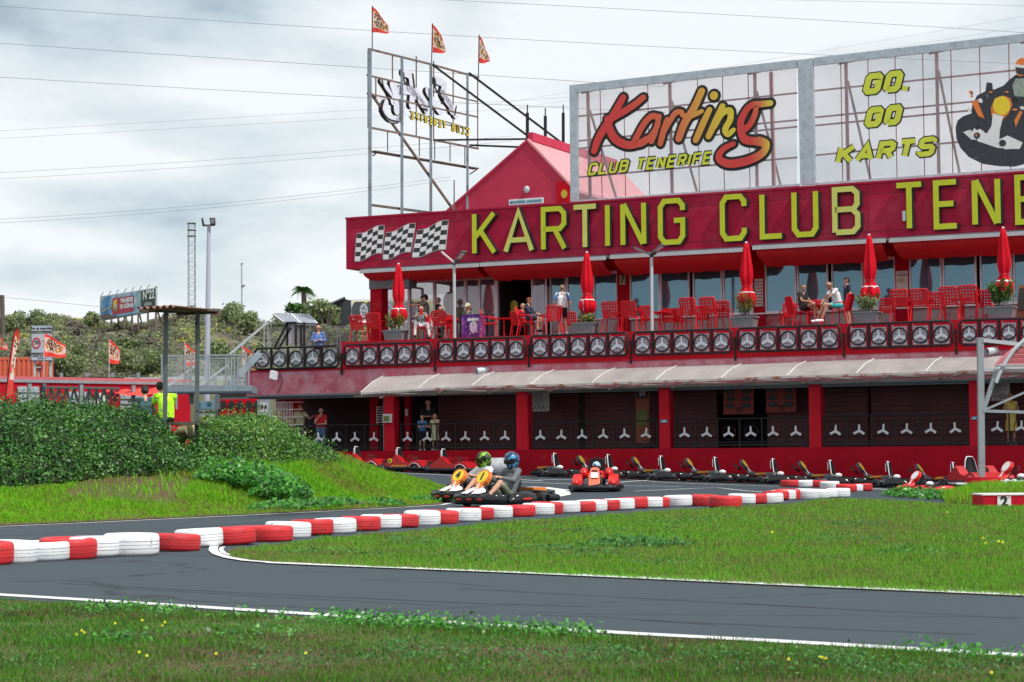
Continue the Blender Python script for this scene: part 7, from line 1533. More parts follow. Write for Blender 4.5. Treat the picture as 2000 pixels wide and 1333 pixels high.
def person_(label,pos,rz,pose='stand',H=1.75,skin='skin',top='cwhite',sleeve=.55,bottom='cjean',leg=1.0,shoe='cblack',hair='hairb',style='short',hat=None,helmet=None,ov=None,skirt=None,girth=1.0,group='people at the karting club',child=False,vox=.012,glasses=False,tilt=None,facing=0,look=0):
    J={}
    for k,v in POSE[pose].items():
        if k in ('sh','el','wr','hip','kn','an'): J[k+'R']=Vector(v); J[k+'L']=Vector((-v[0],v[1],v[2]))
        else: J[k]=Vector(v)
    for k,v in (ov or {}).items(): J[k]=Vector(v)
    r=thing('person',label,'person',tuple(pos),rz,group,H/1.75)
    g=girth; caps=[]; X=Vector((1,0,0)); pel,che,nec,hed=J['pel'],J['che'],J['nec'],J['hed']
    caps+= [(pel+X*.055*g,che+X*.06*g,.095*g,.105*g),(pel-X*.055*g,che-X*.06*g,.095*g,.105*g),(che,nec-(nec-che)*.25,.11*g,.085),(J['shL'],J['shR'],.055,.055),(nec-(nec-che)*.2,hed-(hed-nec)*.1,.055,.048)]
    hd=(hed-nec).normalized(); hs=1.15 if child else 1.0
    rl=Matrix.Rotation(look,3,'Z'); fw=rl@Vector((0,1,0)); fw=(fw-hd*fw.dot(hd)).normalized(); sd=fw.cross(hd)
    caps+= [(hed-hd*.035*hs+fw*.012,hed+hd*.035*hs,.070*hs,.088*hs),(hed-hd*.07*hs+fw*.035*hs,hed-hd*.02+fw*.03*hs,.042*hs,.055*hs),(hed-hd*.015+fw*.090*hs,hed-hd*.035*hs+fw*.104*hs,.010*hs,.014*hs)]
    for s_ in (-1,1): caps.append((hed+sd*.082*s_*hs-hd*.01,hed+sd*.090*s_*hs+hd*.02,.014,.016))
    for s_ in 'LR':
        caps+= [(J['sh'+s_],J['el'+s_],.048,.038),(J['el'+s_],J['wr'+s_],.038,.026),(J['hip'+s_],J['kn'+s_],.082*g,.055),(J['kn'+s_],J['kn'+s_].lerp(J['an'+s_],.35)+Vector((0,-.015,0)),.052,.054),(J['kn'+s_].lerp(J['an'+s_],.35)+Vector((0,-.015,0)),J['an'+s_],.052,.035)]
        an=J['an'+s_]; sg=-1 if s_=='L' else 1
        ft=(J['an'+s_]-J['kn'+s_]); ff=Vector((0,1,0)) if pose!='kart' else Vector((0,.35,.9)).normalized()
        if 'toe'+s_ in J: ff=(J['toe'+s_]-an).normalized()
        caps.append((an-Vector((0,.02,.03)) if pose!='kart' else an,an+ff*.15-Vector((0,0,.04 if pose!='kart' else 0)),.038,.030))
        wr=J['wr'+s_]; d=(wr-J['el'+s_]).normalized(); lat=d.cross(Vector((0,0,1))); lat=lat.normalized() if lat.length>.1 else Vector((0,1,0)); nz_=lat.cross(d)
        pm=wr+d*.075; caps+= [(wr,pm+lat*.018,.024,.020),(wr,pm-lat*.018,.024,.020)]
        for k in range(4):
            o_=(k-1.5)*.018; a=pm+lat*o_; ln=(.034,.040,.037,.028)[k]; b=a+(d*.9-nz_*.35).normalized()*ln; c=b+(d*.45-nz_*.85).normalized()*ln*.85; caps+= [(a,b,.0095,.009),(b,c,.009,.008)]
        a=wr+d*.03+lat*.022*sg; b=a+(d*.6+lat*.7*sg-nz_*.3).normalized()*.04; caps+= [(a,b,.011,.010),(b,b+(d-nz_*.4).normalized()*.03,.010,.009)]
    blob('body',caps,vox,M[skin],r)
    if not helmet:
        m_=MB()
        for s_ in (-1,1): m_.ell(hed+sd*.032*s_*hs+fw*.083*hs+hd*.008,(.012,.008,.007),8,6)
        m_.build('eyes',M['cblack'] ,r)
        m_=MB(); m_.ell(hed+fw*.088*hs-hd*.055*hs,(.022,.008,.006),8,6); m_.build('mouth',mat('lips_'+str(len(bpy.data.materials)),(.35,.10,.09),.5,.05,3) if 'lips' not in M else M['lips'],r)
        if hat is None or True:
            hc=[(hed+hd*.018-fw*.022,hed+hd*.040-fw*.012,.094*hs,.090*hs)]
            if style=='long': hc+= [(hed-fw*.05,nec-fw*.07-hd*.02,.085,.07),(hed-fw*.03+sd*.06,nec+sd*.09-hd*.05,.05,.035),(hed-fw*.03-sd*.06,nec-sd*.09-hd*.05,.05,.035)]
            if style=='curly': hc+= [(hed+hd*.06+sd*.04*a+fw*.02*b,hed+hd*.075+sd*.05*a+fw*.03*b,.045,.05) for a in (-1,0,1) for b in (-1,1)]
            if style=='bald': hc=[(hed-fw*.03-hd*.02,hed-fw*.03+hd*.0,.088,.088)]
            blob('hair',hc,.014,M[hair],r)
    if glasses: m_=MB(); [m_.ell(hed+sd*.034*s_+fw*.092+hd*.008,(.028,.010,.020),10,6) for s_ in (-1,1)]; m_.bar(hed+sd*.09+fw*.02+hd*.01,hed+sd*.06+fw*.092+hd*.01,.006,.01); m_.bar(hed-sd*.09+fw*.02+hd*.01,hed-sd*.06+fw*.092+hd*.01,.006,.01); m_.build('sunglasses',M['black2'],r)
    if hat: 
        blob('cap',[(hed+hd*.055-fw*.01,hed+hd*.062-fw*.005,.098,.094),(hed+hd*.055+fw*.07,hed+hd*.048+fw*.15,.045,.035)],.012,M[hat],r)
    if helmet:
        hm=blob('helmet',[(hed+hd*.02-fw*.02,hed+hd*.03-fw*.01,.150,.142),(hed-hd*.07+fw*.055,hed-hd*.07+fw*.075,.090,.080),(hed-hd*.06-fw*.03,hed-hd*.02,.125,.13)],.012,helmet[0],r)
        m_=MB(); n_=12
        vs=[]
        for j in range(2):
            for k in range(n_+1):
                t=math.radians(-62+124*k/n_); rr=.158; vs.append(hed+fw*(rr*math.cos(t)+.003)+sd*(rr*math.sin(t)*.93)+hd*(.045 if j else -.030))
        m_.smooth=True; m_.add(vs,[(k,k+1,n_+2+k,n_+1+k) for k in range(n_)]); m_.build('visor',helmet[1],hm)
    # clothes
    tc_=[(pel.lerp(che,.05)+X*.058*g,che+X*.06*g,.108*g,.118*g),(pel.lerp(che,.05)-X*.058*g,che-X*.06*g,.108*g,.118*g),(che,nec-(nec-che)*.30,.118*g,.085),(J['shL'],J['shR'],.068,.068)]
    for s_ in 'LR':
        a,b,c=J['sh'+s_],J['el'+s_],J['wr'+s_]
        if sleeve>0: tc_.append((a,a.lerp(b,min(1,sleeve)),.062,.058 if sleeve<1 else .050))
        if sleeve>1: tc_.append((b,b.lerp(c,min(1,sleeve-1)),.050,.038))
    blob('shirt' if not skirt else 'dress_top',tc_,vox,M[top],r)
    if skirt:
        m_=MB(); zt=pel.z+.16; m_.lathe([(.115*g,0),(.15*g,-.16),(.19*g,-.40),(.22*g,-.62)],(pel.x,pel.y,zt),18,fold=lambda t,z:.06*math.sin(7*t)*(-z)); m_.build('skirt',M[skirt],r)
    if bottom and not skirt:
        bc=[(pel+X*.055*g,pel.lerp(che,.25)+X*.05*g,.108*g,.10*g),(pel-X*.055*g,pel.lerp(che,.25)-X*.05*g,.108*g,.10*g)]
        for s_ in 'LR':
            a,b,c=J['hip'+s_],J['kn'+s_],J['an'+s_]
            if leg<=.5: bc.append((a,a.lerp(b,leg*2),.095*g,.080))
            else: bc+= [(a,b,.095*g,.070),(b,b.lerp(c,(leg-.5)*2-.04),.066,.052)]
        blob('trousers' if leg>.6 else 'shorts',bc,vox,M[bottom],r)
    sc=[]
    for s_ in 'LR':
        an=J['an'+s_]; ff=Vector((0,1,0)) if pose!='kart' else Vector((0,.35,.9)).normalized()
        if 'toe'+s_ in J: ff=(J['toe'+s_]-an).normalized()
        m_=MB(); sc=[(an-Vector((0,.03,.035)) if pose!='kart' else an,an+ff*.17-Vector((0,0,.045 if pose!='kart' else 0)),.048,.040)]; blob('shoe',sc,.012,M[shoe],r)
    return r
def person(*a,sleevecol=None,**k):
    r=person_(*a,**k)
    if sleevecol:
        P_=POSE['stand']; ov=k.get('ov') or {}
        for s_,sg in (('L',-1),('R',1)):
            sh=Vector((P_['sh'][0]*sg,P_['sh'][1],P_['sh'][2])); el=Vector(ov.get('el'+s_,(P_['el'][0]*sg,P_['el'][1],P_['el'][2])))
            blob('sleeve',[(sh-Vector((sg*.03,0,-.01)),sh.lerp(el,.62),.072,.066)],.012,M[sleevecol],r)
    return r
M['hairbr']=mat('brown_hair',(.09,.05,.03),.6,.3,20)
M['lips']=mat('lips',(.35,.10,.09),.5,.05,3)
def helm(name,base,acc,sc=9,th=.5):
    m=mat(name,base,.22,.05,3,dirt=acc,dscale=sc,dth=(th,th+.03)); return m
M['visor']=mat('dark_visor',(.012,.012,.014),.08,.1,3,spec=.8)
# drivers (person's +y is forward; kart's +x is forward)
def drive(k,label,fwd=-.02,**kw):
    a=k.rotation_euler.z; off=Vector((math.cos(a)*fwd,math.sin(a)*fwd,0)); return person(label,Vector(k.location)+off+Vector((0,0,.02)),a-math.pi/2,'kart',**kw)
KO=dict(elL=(-.30,.06,.47),elR=(.30,.06,.47))
drive(k1,'driver in a blue helmet and grey sweatshirt in the number one kart',-.08,H=1.92,top='cgrey2' if 'cgrey2' in M else 'cgrey',sleeve=1.75,bottom='colive2' if 'colive2' in M else 'colive',leg=.38,helmet=(helm('blue_helmet',(.02,.05,.12),(.10,.36,.62),13,.53),M['visor']),shoe='cblack',vox=.011,look=.25)
drive(k4,'driver in a green and black helmet and white shirt in the number four kart',-.08,H=1.95,top='cwhite',sleeve=.6,bottom='cblack',leg=.40,helmet=(helm('green_helmet',(.015,.02,.012),(.30,.66,.03),8,.53),M['visor']),shoe='cblack',vox=.011,look=-.5)
drive(k3,'child driver in a pale blue helmet in the red hire kart',-.16,H=1.45,top='cred',sleeve=1.6,bottom='cblack',leg=1,helmet=(helm('pale_blue_helmet',(.40,.60,.70),(.02,.05,.12),10,.54),M['visor']),skin='skin')
# terrace and gallery people
def at(x,v,z): return BW(BU(x,v,700),v,z)
CAM=math.pi-AL*0   # facing the camera: +y towards -Y
def rzv(dx,dy): return math.atan2(-dx,dy)
TO=rzv(0,-1)
person('woman in a blue jacket and sunglasses with folded arms, standing at the terrace end',at(622,V0+.9,F1+.0),TO,'stand',1.74,top='cblue',sleeve=1.9,bottom='cblack',leg=.42,shoe='cgrey',hair='hairbr',style='long',glasses=True,ov=dict(elR=(.26,.02,1.16),wrR=(-.04,.20,1.18),elL=(-.26,.02,1.16),wrL=(.05,.22,1.14)))
person('tanned man in a white shirt leaning at the open end of the gallery',at(586,V0+.9,GFZ),rzv(.4,-1),'stand',1.78,skin='skin2',top='cwhite2' if 'cwhite2' in M else 'ccream',sleeve=.6,bottom='cgrey',hair='hairb',ov=dict(elL=(-.30,.16,1.20),wrL=(-.36,.36,1.28)))
person('heavy man in a red shirt and blue jeans at the gallery railing, hand on mouth',at(627,V0+.75,GFZ),TO,'stand',1.62,skin='skin',top='cred',sleeve=.5,bottom='cjean',shoe='cwhite',hair='hairb',girth=1.28,ov=dict(elR=(.22,.22,1.14),wrR=(.05,.20,1.42),elL=(-.22,.24,1.10),wrL=(.06,.30,1.08)))
person('man in dark sportswear standing behind the two children in the gallery',at(836,V0+1.3,GFZ),TO,'stand',1.86,top='cblack',sleeve=1.2,bottom='cblack',hair='hairb',ov=dict(elL=(-.26,.14,1.14),wrL=(-.06,.30,1.16),elR=(.26,.14,1.14),wrR=(.06,.30,1.16)))
person('boy in a blue shirt and black shorts watching from the gallery',at(824,V0+.65,GFZ),rzv(.3,-1),'stand',1.28,top='csky',sleeve=.5,bottom='cblack',leg=.42,shoe='cwhite',hair='hairb',child=True,ov=dict(elL=(-.22,.14,1.14),wrL=(-.02,.28,1.16),elR=(.22,.14,1.14),wrR=(.04,.28,1.18)))
person('girl in a cream dress beside the boy in blue in the gallery',at(849,V0+.7,GFZ),rzv(-.4,-1),'stand',1.32,top='ccream',sleeve=.3,skirt='ccream',shoe='cwhite',hair='hairr',style='long',child=True,ov=dict(elL=(-.24,.12,1.20),wrL=(-.14,.26,1.36),elR=(.28,.10,1.14),wrR=(.14,.28,1.10)))
person('woman in a yellow dress with folded arms in the gallery behind the arch roof',at(1972,V0+1.0,GFZ),rzv(.2,-1),'stand',1.66,skin='skin2',top='cyel',sleeve=0,skirt='cyel',hair='hairr',shoe='cgrey',ov=dict(elR=(.26,.02,1.16),wrR=(-.04,.20,1.18),elL=(-.26,.02,1.16),wrL=(.05,.22,1.14)))
person('bearded man in a dark cap and olive shirt pointing along the terrace',at(832,V0+3.2,F2),rzv(-1,.2),'stand',1.86,top='colive',sleeve=.6,bottom='cgrey',hat='cblack',ov=dict(elL=(-.25,.22,1.36),wrL=(-.24,.48,1.37)),look=0)
person('man in a black shirt standing by the glazed front',at(857,V0+3.4,F2),rzv(-1,.3),'stand',1.76,top='cblack',sleeve=.6,bottom='cblack',hair='hairg')
person('woman in white trousers sitting back and filming with a red phone',at(823,V0+1.2,F2+.02),rzv(.1,-1),'sit',1.72,top='cgrey',sleeve=.4,bottom='cwhite',shoe='cblack',hair='hairb',style='long',ov=dict(che=(0,-.12,.84),nec=(0,-.14,1.02),hed=(0,-.11,1.16),shR=(.17,-.12,.98),shL=(-.17,-.12,.98),elR=(.20,.08,.86),wrR=(.04,.16,1.02),elL=(-.2,.08,.86),wrL=(-.04,.16,1.02),knR=(.22,.40,.60),anR=(.26,.42,.16),knL=(-.20,.42,.56),anL=(-.28,.48,.09)))
person('woman in sunglasses sitting behind a red chair back at the table',at(861,V0+2.4,F2),rzv(-.1,-1),'sit',1.74,top='cblack',sleeve=.5,bottom='cgrey',hair='hairb',style='long',glasses=True,ov=dict(elR=(.2,.2,.80),wrR=(.02,.26,.98)))
person('man in a pale cap sitting behind the purple poster',at(915,V0+2.3,F2),rzv(-.6,-1),'sit',1.80,skin='skin2',top='cgrey',sleeve=.5,bottom='cgrey',hat='ccream',hair='hairb')
person('boy in a pink shirt sitting beside the door of the clubhouse',at(1021,V0+2.0,F2),rzv(.8,-.6),'sit',1.66,top='cred',sleeve=.5,bottom='cgrey',hair='hairg')
person('red-haired boy in a navy and white tracksuit top sitting by the small table',at(1033,V0+1.1,F2+.15),rzv(1,-.45),'sit',1.62,top='cnavy',sleeve=1.9,bottom='cnavy',leg=.42,shoe='cblack',hair='hairr',style='curly',look=.3)
person('young man in a white shirt with blue sleeves and black shorts, walking away',at(1099,V0+1.2,F2),rzv(-.15,1),'stand',1.80,top='cwhite',sleeve=.3,sleevecol='cblue',bottom='cblack',leg=.32,shoe='cwhite',hair='hairg',ov=dict(elL=(-.28,.02,1.14),wrL=(-.26,.16,.96),elR=(.27,-.02,1.13),wrR=(.26,.0,.88),knR=(.11,.06,.50),anR=(.14,-.12,.10)))
person('woman in black sitting with crossed legs at the terrace edge',at(1570,V0+1.0,F2+.08),rzv(.7,-.7),'sit',1.72,skin='skin2',top='cblack',sleeve=.45,bottom='cblack',leg=.25,shoe='cwhite',hair='hairb',ov=dict(knR=(.04,.44,.64),anR=(-.16,.52,.42),toeR=(-.24,.66,.38),knL=(-.08,.44,.53),anL=(-.10,.44,.09)),look=-.5)
person('grey-haired man in a white tee and turquoise shorts leaning forward on a red chair',at(1640,V0+1.0,F2+.08),rzv(-1,-.25),'sit',1.86,skin='skin2',top='cwhite',sleeve=.5,bottom='cturq',leg=.30,shoe='cwhite',hair='hairg',style='bald',ov=dict(che=(0,.10,.86),nec=(0,.22,1.02),hed=(0,.31,1.14),shR=(.18,.16,.99),shL=(-.18,.16,.99),elR=(.20,.38,.78),wrR=(.08,.52,.62),elL=(-.2,.38,.78),wrL=(-.06,.52,.62),knR=(.12,.46,.54),anR=(.14,.66,.09),knL=(-.12,.46,.54),anL=(-.10,.62,.09)))
person('dark-haired boy in a dark shirt standing by the seated man in turquoise shorts',at(1657,V0+2.0,F2),rzv(-1,-.2),'stand',1.66,top='cnavy',sleeve=.6,bottom='cteal',leg=.40,shoe='cblack',hair='hairb',style='curly')
# people on the track side
person('marshal in a neon yellow shirt sitting on the bench with his back to the track',PZ(325,826,42.0)-Vector((0,0,.46)),rzv(-.55,1),'sit',1.78,skin='skin2',top='cneon',sleeve=.55,bottom='cblack',hair='hairb',vox=.011,group=None,ov=dict(che=(0,.04,.87),nec=(0,.10,1.05),hed=(-.07,.16,1.19),shR=(.19,.08,1.0),shL=(-.19,.08,1.0),elR=(.22,.26,.80),wrR=(.08,.42,.66),elL=(-.22,.26,.80),wrL=(-.08,.42,.66)))
person('dark-clothed person seated low behind the hedge beside the marshal',PZ(283,830,46.5)-Vector((0,0,.40)),rzv(-.4,1),'sit',1.7,top='cteal',sleeve=1.9,bottom='cblack',hair='hairb',hat='cblack',group=None)
# phone
p=at(823,V0+1.0,F2+1.03); o=thing('phone','red phone held up by the woman in white trousers','phone',tuple(p),TO); m_=MB(); m_.box(-.05,.05,-.01,.01,-.09,.09); m_.build('case',M['umb'],o); m_=MB(); m_.disc((.025,-.012,.06),.012,(0,-1,0),.003,10); m_.build('lens',M['ink'],o)
# ================= TERRACE FURNITURE =================
def make_chair():
    r=thing('terrace_chair','x','chair'); 
    m_=MB(); m_.prism([(-.23,-.20,.43),(.23,-.20,.43),(.25,.22,.45),(-.25,.22,.45)],(0,0,.03)); m_.build('seat',M['chair'],r)
    m_=MB(); A=[(-.22,-.20,.45),(.22,-.20,.45),(.25,-.31,.90),(-.25,-.31,.90)]
    m_.prism(A,(0,-.02,0)); b_=m_.build('backrest',M['lattice'],r)
    m_=MB(); m_.tube([(-.22,-.21,.45),(-.255,-.32,.88),(-.21,-.33,.92),(.21,-.33,.92),(.255,-.32,.88),(.22,-.21,.45)],.022,7); m_.build('back_frame',M['chair'],r)
    for s_ in (-1,1):
        m_=MB(); m_.tube([(s_*.25,.18,.44),(s_*.27,.20,.0)],[.022,.016],7); m_.build('leg',M['chair'],r); m_=MB(); m_.tube([(s_*.23,-.20,.44),(s_*.27,-.30,.0)],[.022,.016],7); m_.build('leg',M['chair'],r)
        m_=MB(); m_.tube([(s_*.25,-.27,.66),(s_*.29,-.05,.67),(s_*.29,.16,.65),(s_*.27,.20,.60),(s_*.25,.18,.44)],.018,7); m_.build('armrest',M['chair'],r)
    return r
cp=make_chair(); first=True
CH=[(704,1.1,0,1.05,'at the terrace end nearest the hill'),(736,1.0,.1,1.10,'second in from the hill end of the terrace'),(864,1.0,.05,1.08,'with its back turned below the woman in sunglasses'),(823,1.3,math.pi,1.0,'under the woman in white trousers'),(958,1.0,-1.25,1.08,'standing sideways next to the purple poster'),(1014,1.8,.2,1.0,'with the boy in pink on it'),(1029,1.05,-1.3,1.10,'with the boy in the navy top on it'),(1079,1.0,.5,1.10,'drawn up beside the young man in the white shirt'),(1198,1.0,.08,1.14,'first to the near side of the second umbrella'),(1235,1.1,.05,1.14,'second past the second umbrella'),(1270,2.0,.0,1.02,'half hidden behind the second lamp post'),(1352,1.0,.05,1.15,'between the second lamp post and the third umbrella'),(1392,1.1,-.1,1.15,'tall-backed, third past the second lamp post'),(1414,1.7,.1,1.05,'close to the flowering third planter'),(1375,2.3,.1,.95,'in the shade behind the tall-backed chairs'),(1310,2.8,.3,.95,'by the dark table under the windows'),(1335,2.8,-.3,.95,'second at the dark table under the windows'),(1560,1.2,-.9,1.06,'under the woman with crossed legs'),(1645,.98,1.2,1.06,'under the man in turquoise shorts'),(1595,2.4,.2,1.0,'empty behind the seated pair'),(1541,2.6,.4,.95,'in the shade beside the crossed-leg woman'),(1762,1.0,.03,1.12,'first past the fourth umbrella'),(1800,1.1,.03,1.12,'second past the fourth umbrella'),(1831,1.8,.05,1.04,'third past the fourth umbrella, set back'),(1861,1.0,.03,1.14,'fourth past the fourth umbrella, brightly lit'),(1899,1.0,-.06,1.16,'fifth past the fourth umbrella, brightly lit'),(1925,1.7,.1,1.04,'beside the leafy fifth planter'),(1735,2.4,.2,.96,'in the shade behind the fourth planter'),(890,2.2,-.6,1.0,'by the first lamp post'),(1115,2.4,.3,.95,'in the shade behind the second planter')]
for x,dv,a,sc,lb in CH:
    v=V0+dv; c=place(cp,at(x,v,F2+.01),-AL+a+rng.normal(0,.09),'red plastic armchair '+lb,'red plastic chairs on the terrace',sc,reuse=first); first=False
def make_table():
    r=thing('terrace_table','x','table'); m_=MB(); m_.box(-.36,.36,-.36,.36,.72,.75); m_.build('table_top',M['chair'],r); m_=MB(); m_.tube([(0,0,0),(0,0,.72)],.035,8); m_.build('column',M['chair'],r)
    for a in (0,math.pi/2): m_=MB(); m_.bar((-.3*math.cos(a),-.3*math.sin(a),.03),(.3*math.cos(a),.3*math.sin(a),.03),.05,.04); m_.build('foot',M['chair'],r)
    return r
tb_=make_table(); first=True
for x,dv,lb in ((720,1.8,'between the two chairs nearest the hill'),(880,1.7,'in front of the woman in sunglasses'),(1050,1.7,'beside the red-haired boy'),(1215,1.9,'behind the chairs past the second umbrella'),(1290,2.2,'under the windows behind the second lamp post'),(1400,1.9,'behind the tall-backed chairs'),(1605,1.8,'between the crossed-leg woman and the seated man'),(1780,1.9,'behind the first chairs past the fourth umbrella'),(1880,1.9,'behind the brightly lit chairs'),(985,2.2,'by the open door')):
    place(tb_,at(x,V0+dv,F2+.01),-AL,'square red table '+lb,'small square tables on the terrace',reuse=first); first=False
o=thing('sauce_bottle','small clear bottle standing on the table of the seated pair','bottle',tuple(at(1613,V0+1.8,F2+.77))); m_=MB(); m_.lathe([(.03,0),(.032,.10),(.014,.15),(.012,.19)],n=12); m_.build('glass_body',M['kwhite'],o); m_=MB(); m_.lathe([(.016,.19),(.016,.215)],n=10); m_.build('cap',M['umb'],o)
# umbrellas
def make_umb():
    r=thing('umbrella','x','umbrella'); H_=3.1
    MB().tube([(0,0,0),(0,0,H_)],.03,10).build('pole',M['lgrey'],r)
    m_=MB(); m_.lathe([(.26,0),(.26,.06),(.06,.09),(.05,.3)],n=20); m_.build('base',M['dgrey'],r)
    pf_=[(.02,H_),(.07,H_-.03),(.10,H_-.20),(.145,H_-.55),(.20,H_-1.0),(.205,H_-1.25),(.16,H_-1.5),(.13,H_-1.58),(.17,H_-1.68),(.27,H_-1.88),(.30,H_-2.08),(.22,H_-2.25),(.12,H_-2.34)]
    m_=MB(); m_.lathe(pf_,n=48,fold=lambda t,z:.20*math.cos(6*t+.6*z)+.08*math.cos(13*t+1.3),cap=False); c=m_.build('canopy',M['umb'],r)
    m_=MB(); m_.lathe([(.14,H_-1.56),(.155,H_-1.58),(.14,H_-1.60)],n=24,fold=lambda t,z:.06*math.cos(6*t)); m_.build('tie',M['kred'],c)
    m_=MB(); m_.lathe([(.222,H_-1.78),(.240,H_-1.81)],n=48,fold=lambda t,z:.20*math.cos(6*t+.6*z)+.08*math.cos(13*t+1.3)+.04,cap=False); m_.build('white_trim',M['kwhite'],c)
    m_=MB()
    for k in range(4):
        t=k*1.6+.4; m_.prism([(.20*math.cos(t-.35),.20*math.sin(t-.35),H_-1.80),(.20*math.cos(t+.3),.20*math.sin(t+.3),H_-1.83),(.19*math.cos(t),.19*math.sin(t),H_-2.25)],(.03*math.cos(t),.03*math.sin(t),0))
    m_.build('valance_points',[M['kwhite']],c)
    m_=MB(); m_.ell((0,0,H_+.02),(.05,.05,.04),10,6); m_.build('top_cap',M['kwhite'],r); return r
up=make_umb(); first=True
for i,(x,yt,sx) in enumerate(((782,515,1.0),(1148,492,1.0),(1461,473,1.0),(1698,458,1.0),(1967,444,1.0))):
    v=V0+1.0; zt=B(x,yt,v).z; place(up,at(x,v,F2+.0)+Vector((rng.normal(0,.04),0,0)),rng.uniform(0,6),'closed red umbrella on the terrace, %s from the hill end'%ORD[i],'closed red umbrellas on the terrace',(zt-F2)/3.14,reuse=first); first=False
# planters with plants
M['pleaf']=posmat('planter_leaves',[(.3,(.05,.11,.02)),(.5,(.16,.22,.03)),(.7,(.30,.32,.05)),(.9,(.40,.16,.08))],sc=1.5,fine=8,varamt=.9,trans=.35)
def planter(x,yb,w,ph,pw,dens,label,kind,mt):
    v=V0+.72; p=at(x,v,F2); r=thing('planter',label.replace('PLANT','planter'),'planter',tuple(p),-AL,'grey planters along the terrace edge'); k=w/2
    m_=MB(); m_.prism([(-k*.84,-.20,0),(k*.84,-.20,0),(k,-.24,.34),(-k,-.24,.34)],(0,.46,0)); m_.box(-k-.03,k+.03,-.26,.26,.33,.38); m_.build('trough',M['planter'],r)
    m_=MB(); m_.box(-k+.04,k-.04,-.2,.2,.37,.385); m_.build('potting_soil',M['soil'],r)
    pl=thing('shrub',kind,'plant',tuple(p+Vector((0,0,.38))),-AL,'plants growing in the planters'); m_=MB(); P=[];
    for s_ in range(14):
        a=rng.uniform(-pw,pw); b=rng.uniform(-.15,.15); h=ph*rng.uniform(.55,1.05); tx=a*1.2+rng.uniform(-.1,.1); m_.tube([(a*.5,b*.5,0),(a*.85,b,h*.5),(tx,b*1.4,h)],[.012,.008,.004],5)
        for q in range(int(dens)): t=rng.uniform(.3,1.05); P.append((a*.5+(tx-a*.5)*t+rng.normal(0,.06),b*t*1.3+rng.normal(0,.06),h*t+rng.normal(0,.04)))
    m_.build('stem',M['wood'],pl); P=np.array(P); nn=rng.normal(0,1,P.shape); nn/=np.linalg.norm(nn,axis=1)[:,None]; V,Fc=leaves(P,nn,.075,.02,.6); npmesh('foliage',V,Fc,mt,{'var':np.repeat(rng.uniform(0,1,len(P)),4)},parent=pl); return r
planter(773,672,.80,.62,.30,34,'grey trough PLANT with yellow and red plant under the first umbrella','thin yellow-green shrub with red tips in the first planter',M['pleaf'])
planter(1144,657,.82,.30,.30,22,'grey trough PLANT with a low plant under the second umbrella','low yellow-green plant in the second planter',M['pleaf'])
planter(1455,644,.84,.80,.22,30,'grey trough PLANT with a tall flowering plant by the third umbrella','tall loose leafy shrub in the third planter',M['pleaf'])
planter(1695,633,.82,.55,.28,60,'grey trough PLANT with a full green plant under the fourth umbrella','full bright green shrub in the fourth planter',M['bushg'])
planter(1958,621,.84,.80,.30,110,'grey trough PLANT with a dense bush under the fifth umbrella','dense dark green bush in the fifth planter',M['bushd'])
# LED lamp posts
for i,(x,y0,y1,heads,lb) in enumerate(((887,664,517,(((867,493),(889,517)),((889,517),(911,492))),'slim white lamp post with two lamp heads near the first umbrella'),(1272.5,650,502,(((1242,484),(1270,501)),((1273,501),(1298,479))),'slim white lamp post with two lamp heads between the second and third umbrellas'))):
    v=V0+.55; o=thing('lamp_post',lb,'lamp post',tuple(at(x,v,F2)),-AL); a=B(x+1,y0+4,v);b=B(x,y1,v); MB().tube([(a.x,v,F2),(b.x,v,b.z)],.055,10).build('pole',M['lgrey'],o,BF); m_=MB(); m_.tube([(b.x,v,b.z-.02),(b.x,v,b.z+.14)],.06,8); m_.build('bracket',M['black'],o,BF)
    for k,(p,q) in enumerate(heads):
        P_=B(*p,v);Q_=B(*q,v); m_=MB(); far=P_ if k==0 else Q_; nearp=Q_ if k==0 else P_; m_.bar(nearp+Vector((0,0,.05)),(far.x,v-.15,far.z),.24,.05,up=(0,0,1)); h_=m_.build('lamp_head',M['kwhite'] if (i==0 and k==0) else M['dgrey'],o,BF); m_=MB(); d_=(Vector((far.x,v-.15,far.z))-nearp); m_.bar(nearp+d_*.35+Vector((0,-.02,.02)),nearp+d_*.9+Vector((0,-.02,-.03)),.17,.02); m_.build('led_panel',M['kwhite'],h_,BF)
# purple poster stand
v=V0+.9; p=B(902,666,v);q=B(949,615,v); o=thing('poster_stand','purple event poster on a black stand by the first lamp post','poster',tuple(BW((p.x+q.x)/2,v,F2)),-AL); m_=MB(); m_.box(p.x-.06,q.x+.06,v,v+.04,F2,q.z+.03); m_.box(p.x-.08,p.x-.03,v-.02,v+.06,F2,q.z+.10); m_.build('frame',M['black'],o,BF)
M['purple']=posmat('purple_print',[(.3,(.06,.015,.14)),(.48,(.16,.04,.28)),(.6,(.35,.15,.45)),(.75,(.10,.03,.20))],sc=2.2,fine=9,trans=0,varamt=0)
m_=MB(); m_.box(p.x,q.x,v-.02,v-.003,F2+.02,q.z); pp_=m_.build('printed_sheet',M['purple'],o,BF); cx=(p.x+q.x)/2; cz=(F2+q.z)/2; m_=MB(); m_.ell((cx,v-.03,cz),(.16,.008,.24),16,10); m_.build('pale_glow_print',mat('pale_lilac_print',(.62,.56,.70),.6,.15,6),pp_,BF)
m_=MB(); rr=random.Random(3)
cols3=[M['flago'],M['kwhite'],M['kred'],M['broad']]
for k in range(26):
    a=rr.uniform(0,6.28); m_.cm=rr.randrange(4); x_=cx+rr.uniform(-.36,.36); z_=cz+rr.uniform(-.42,.30)
    m_.ell((x_,v-.036,z_),(rr.uniform(.015,.04),.005,rr.uniform(.02,.05)),8,5)
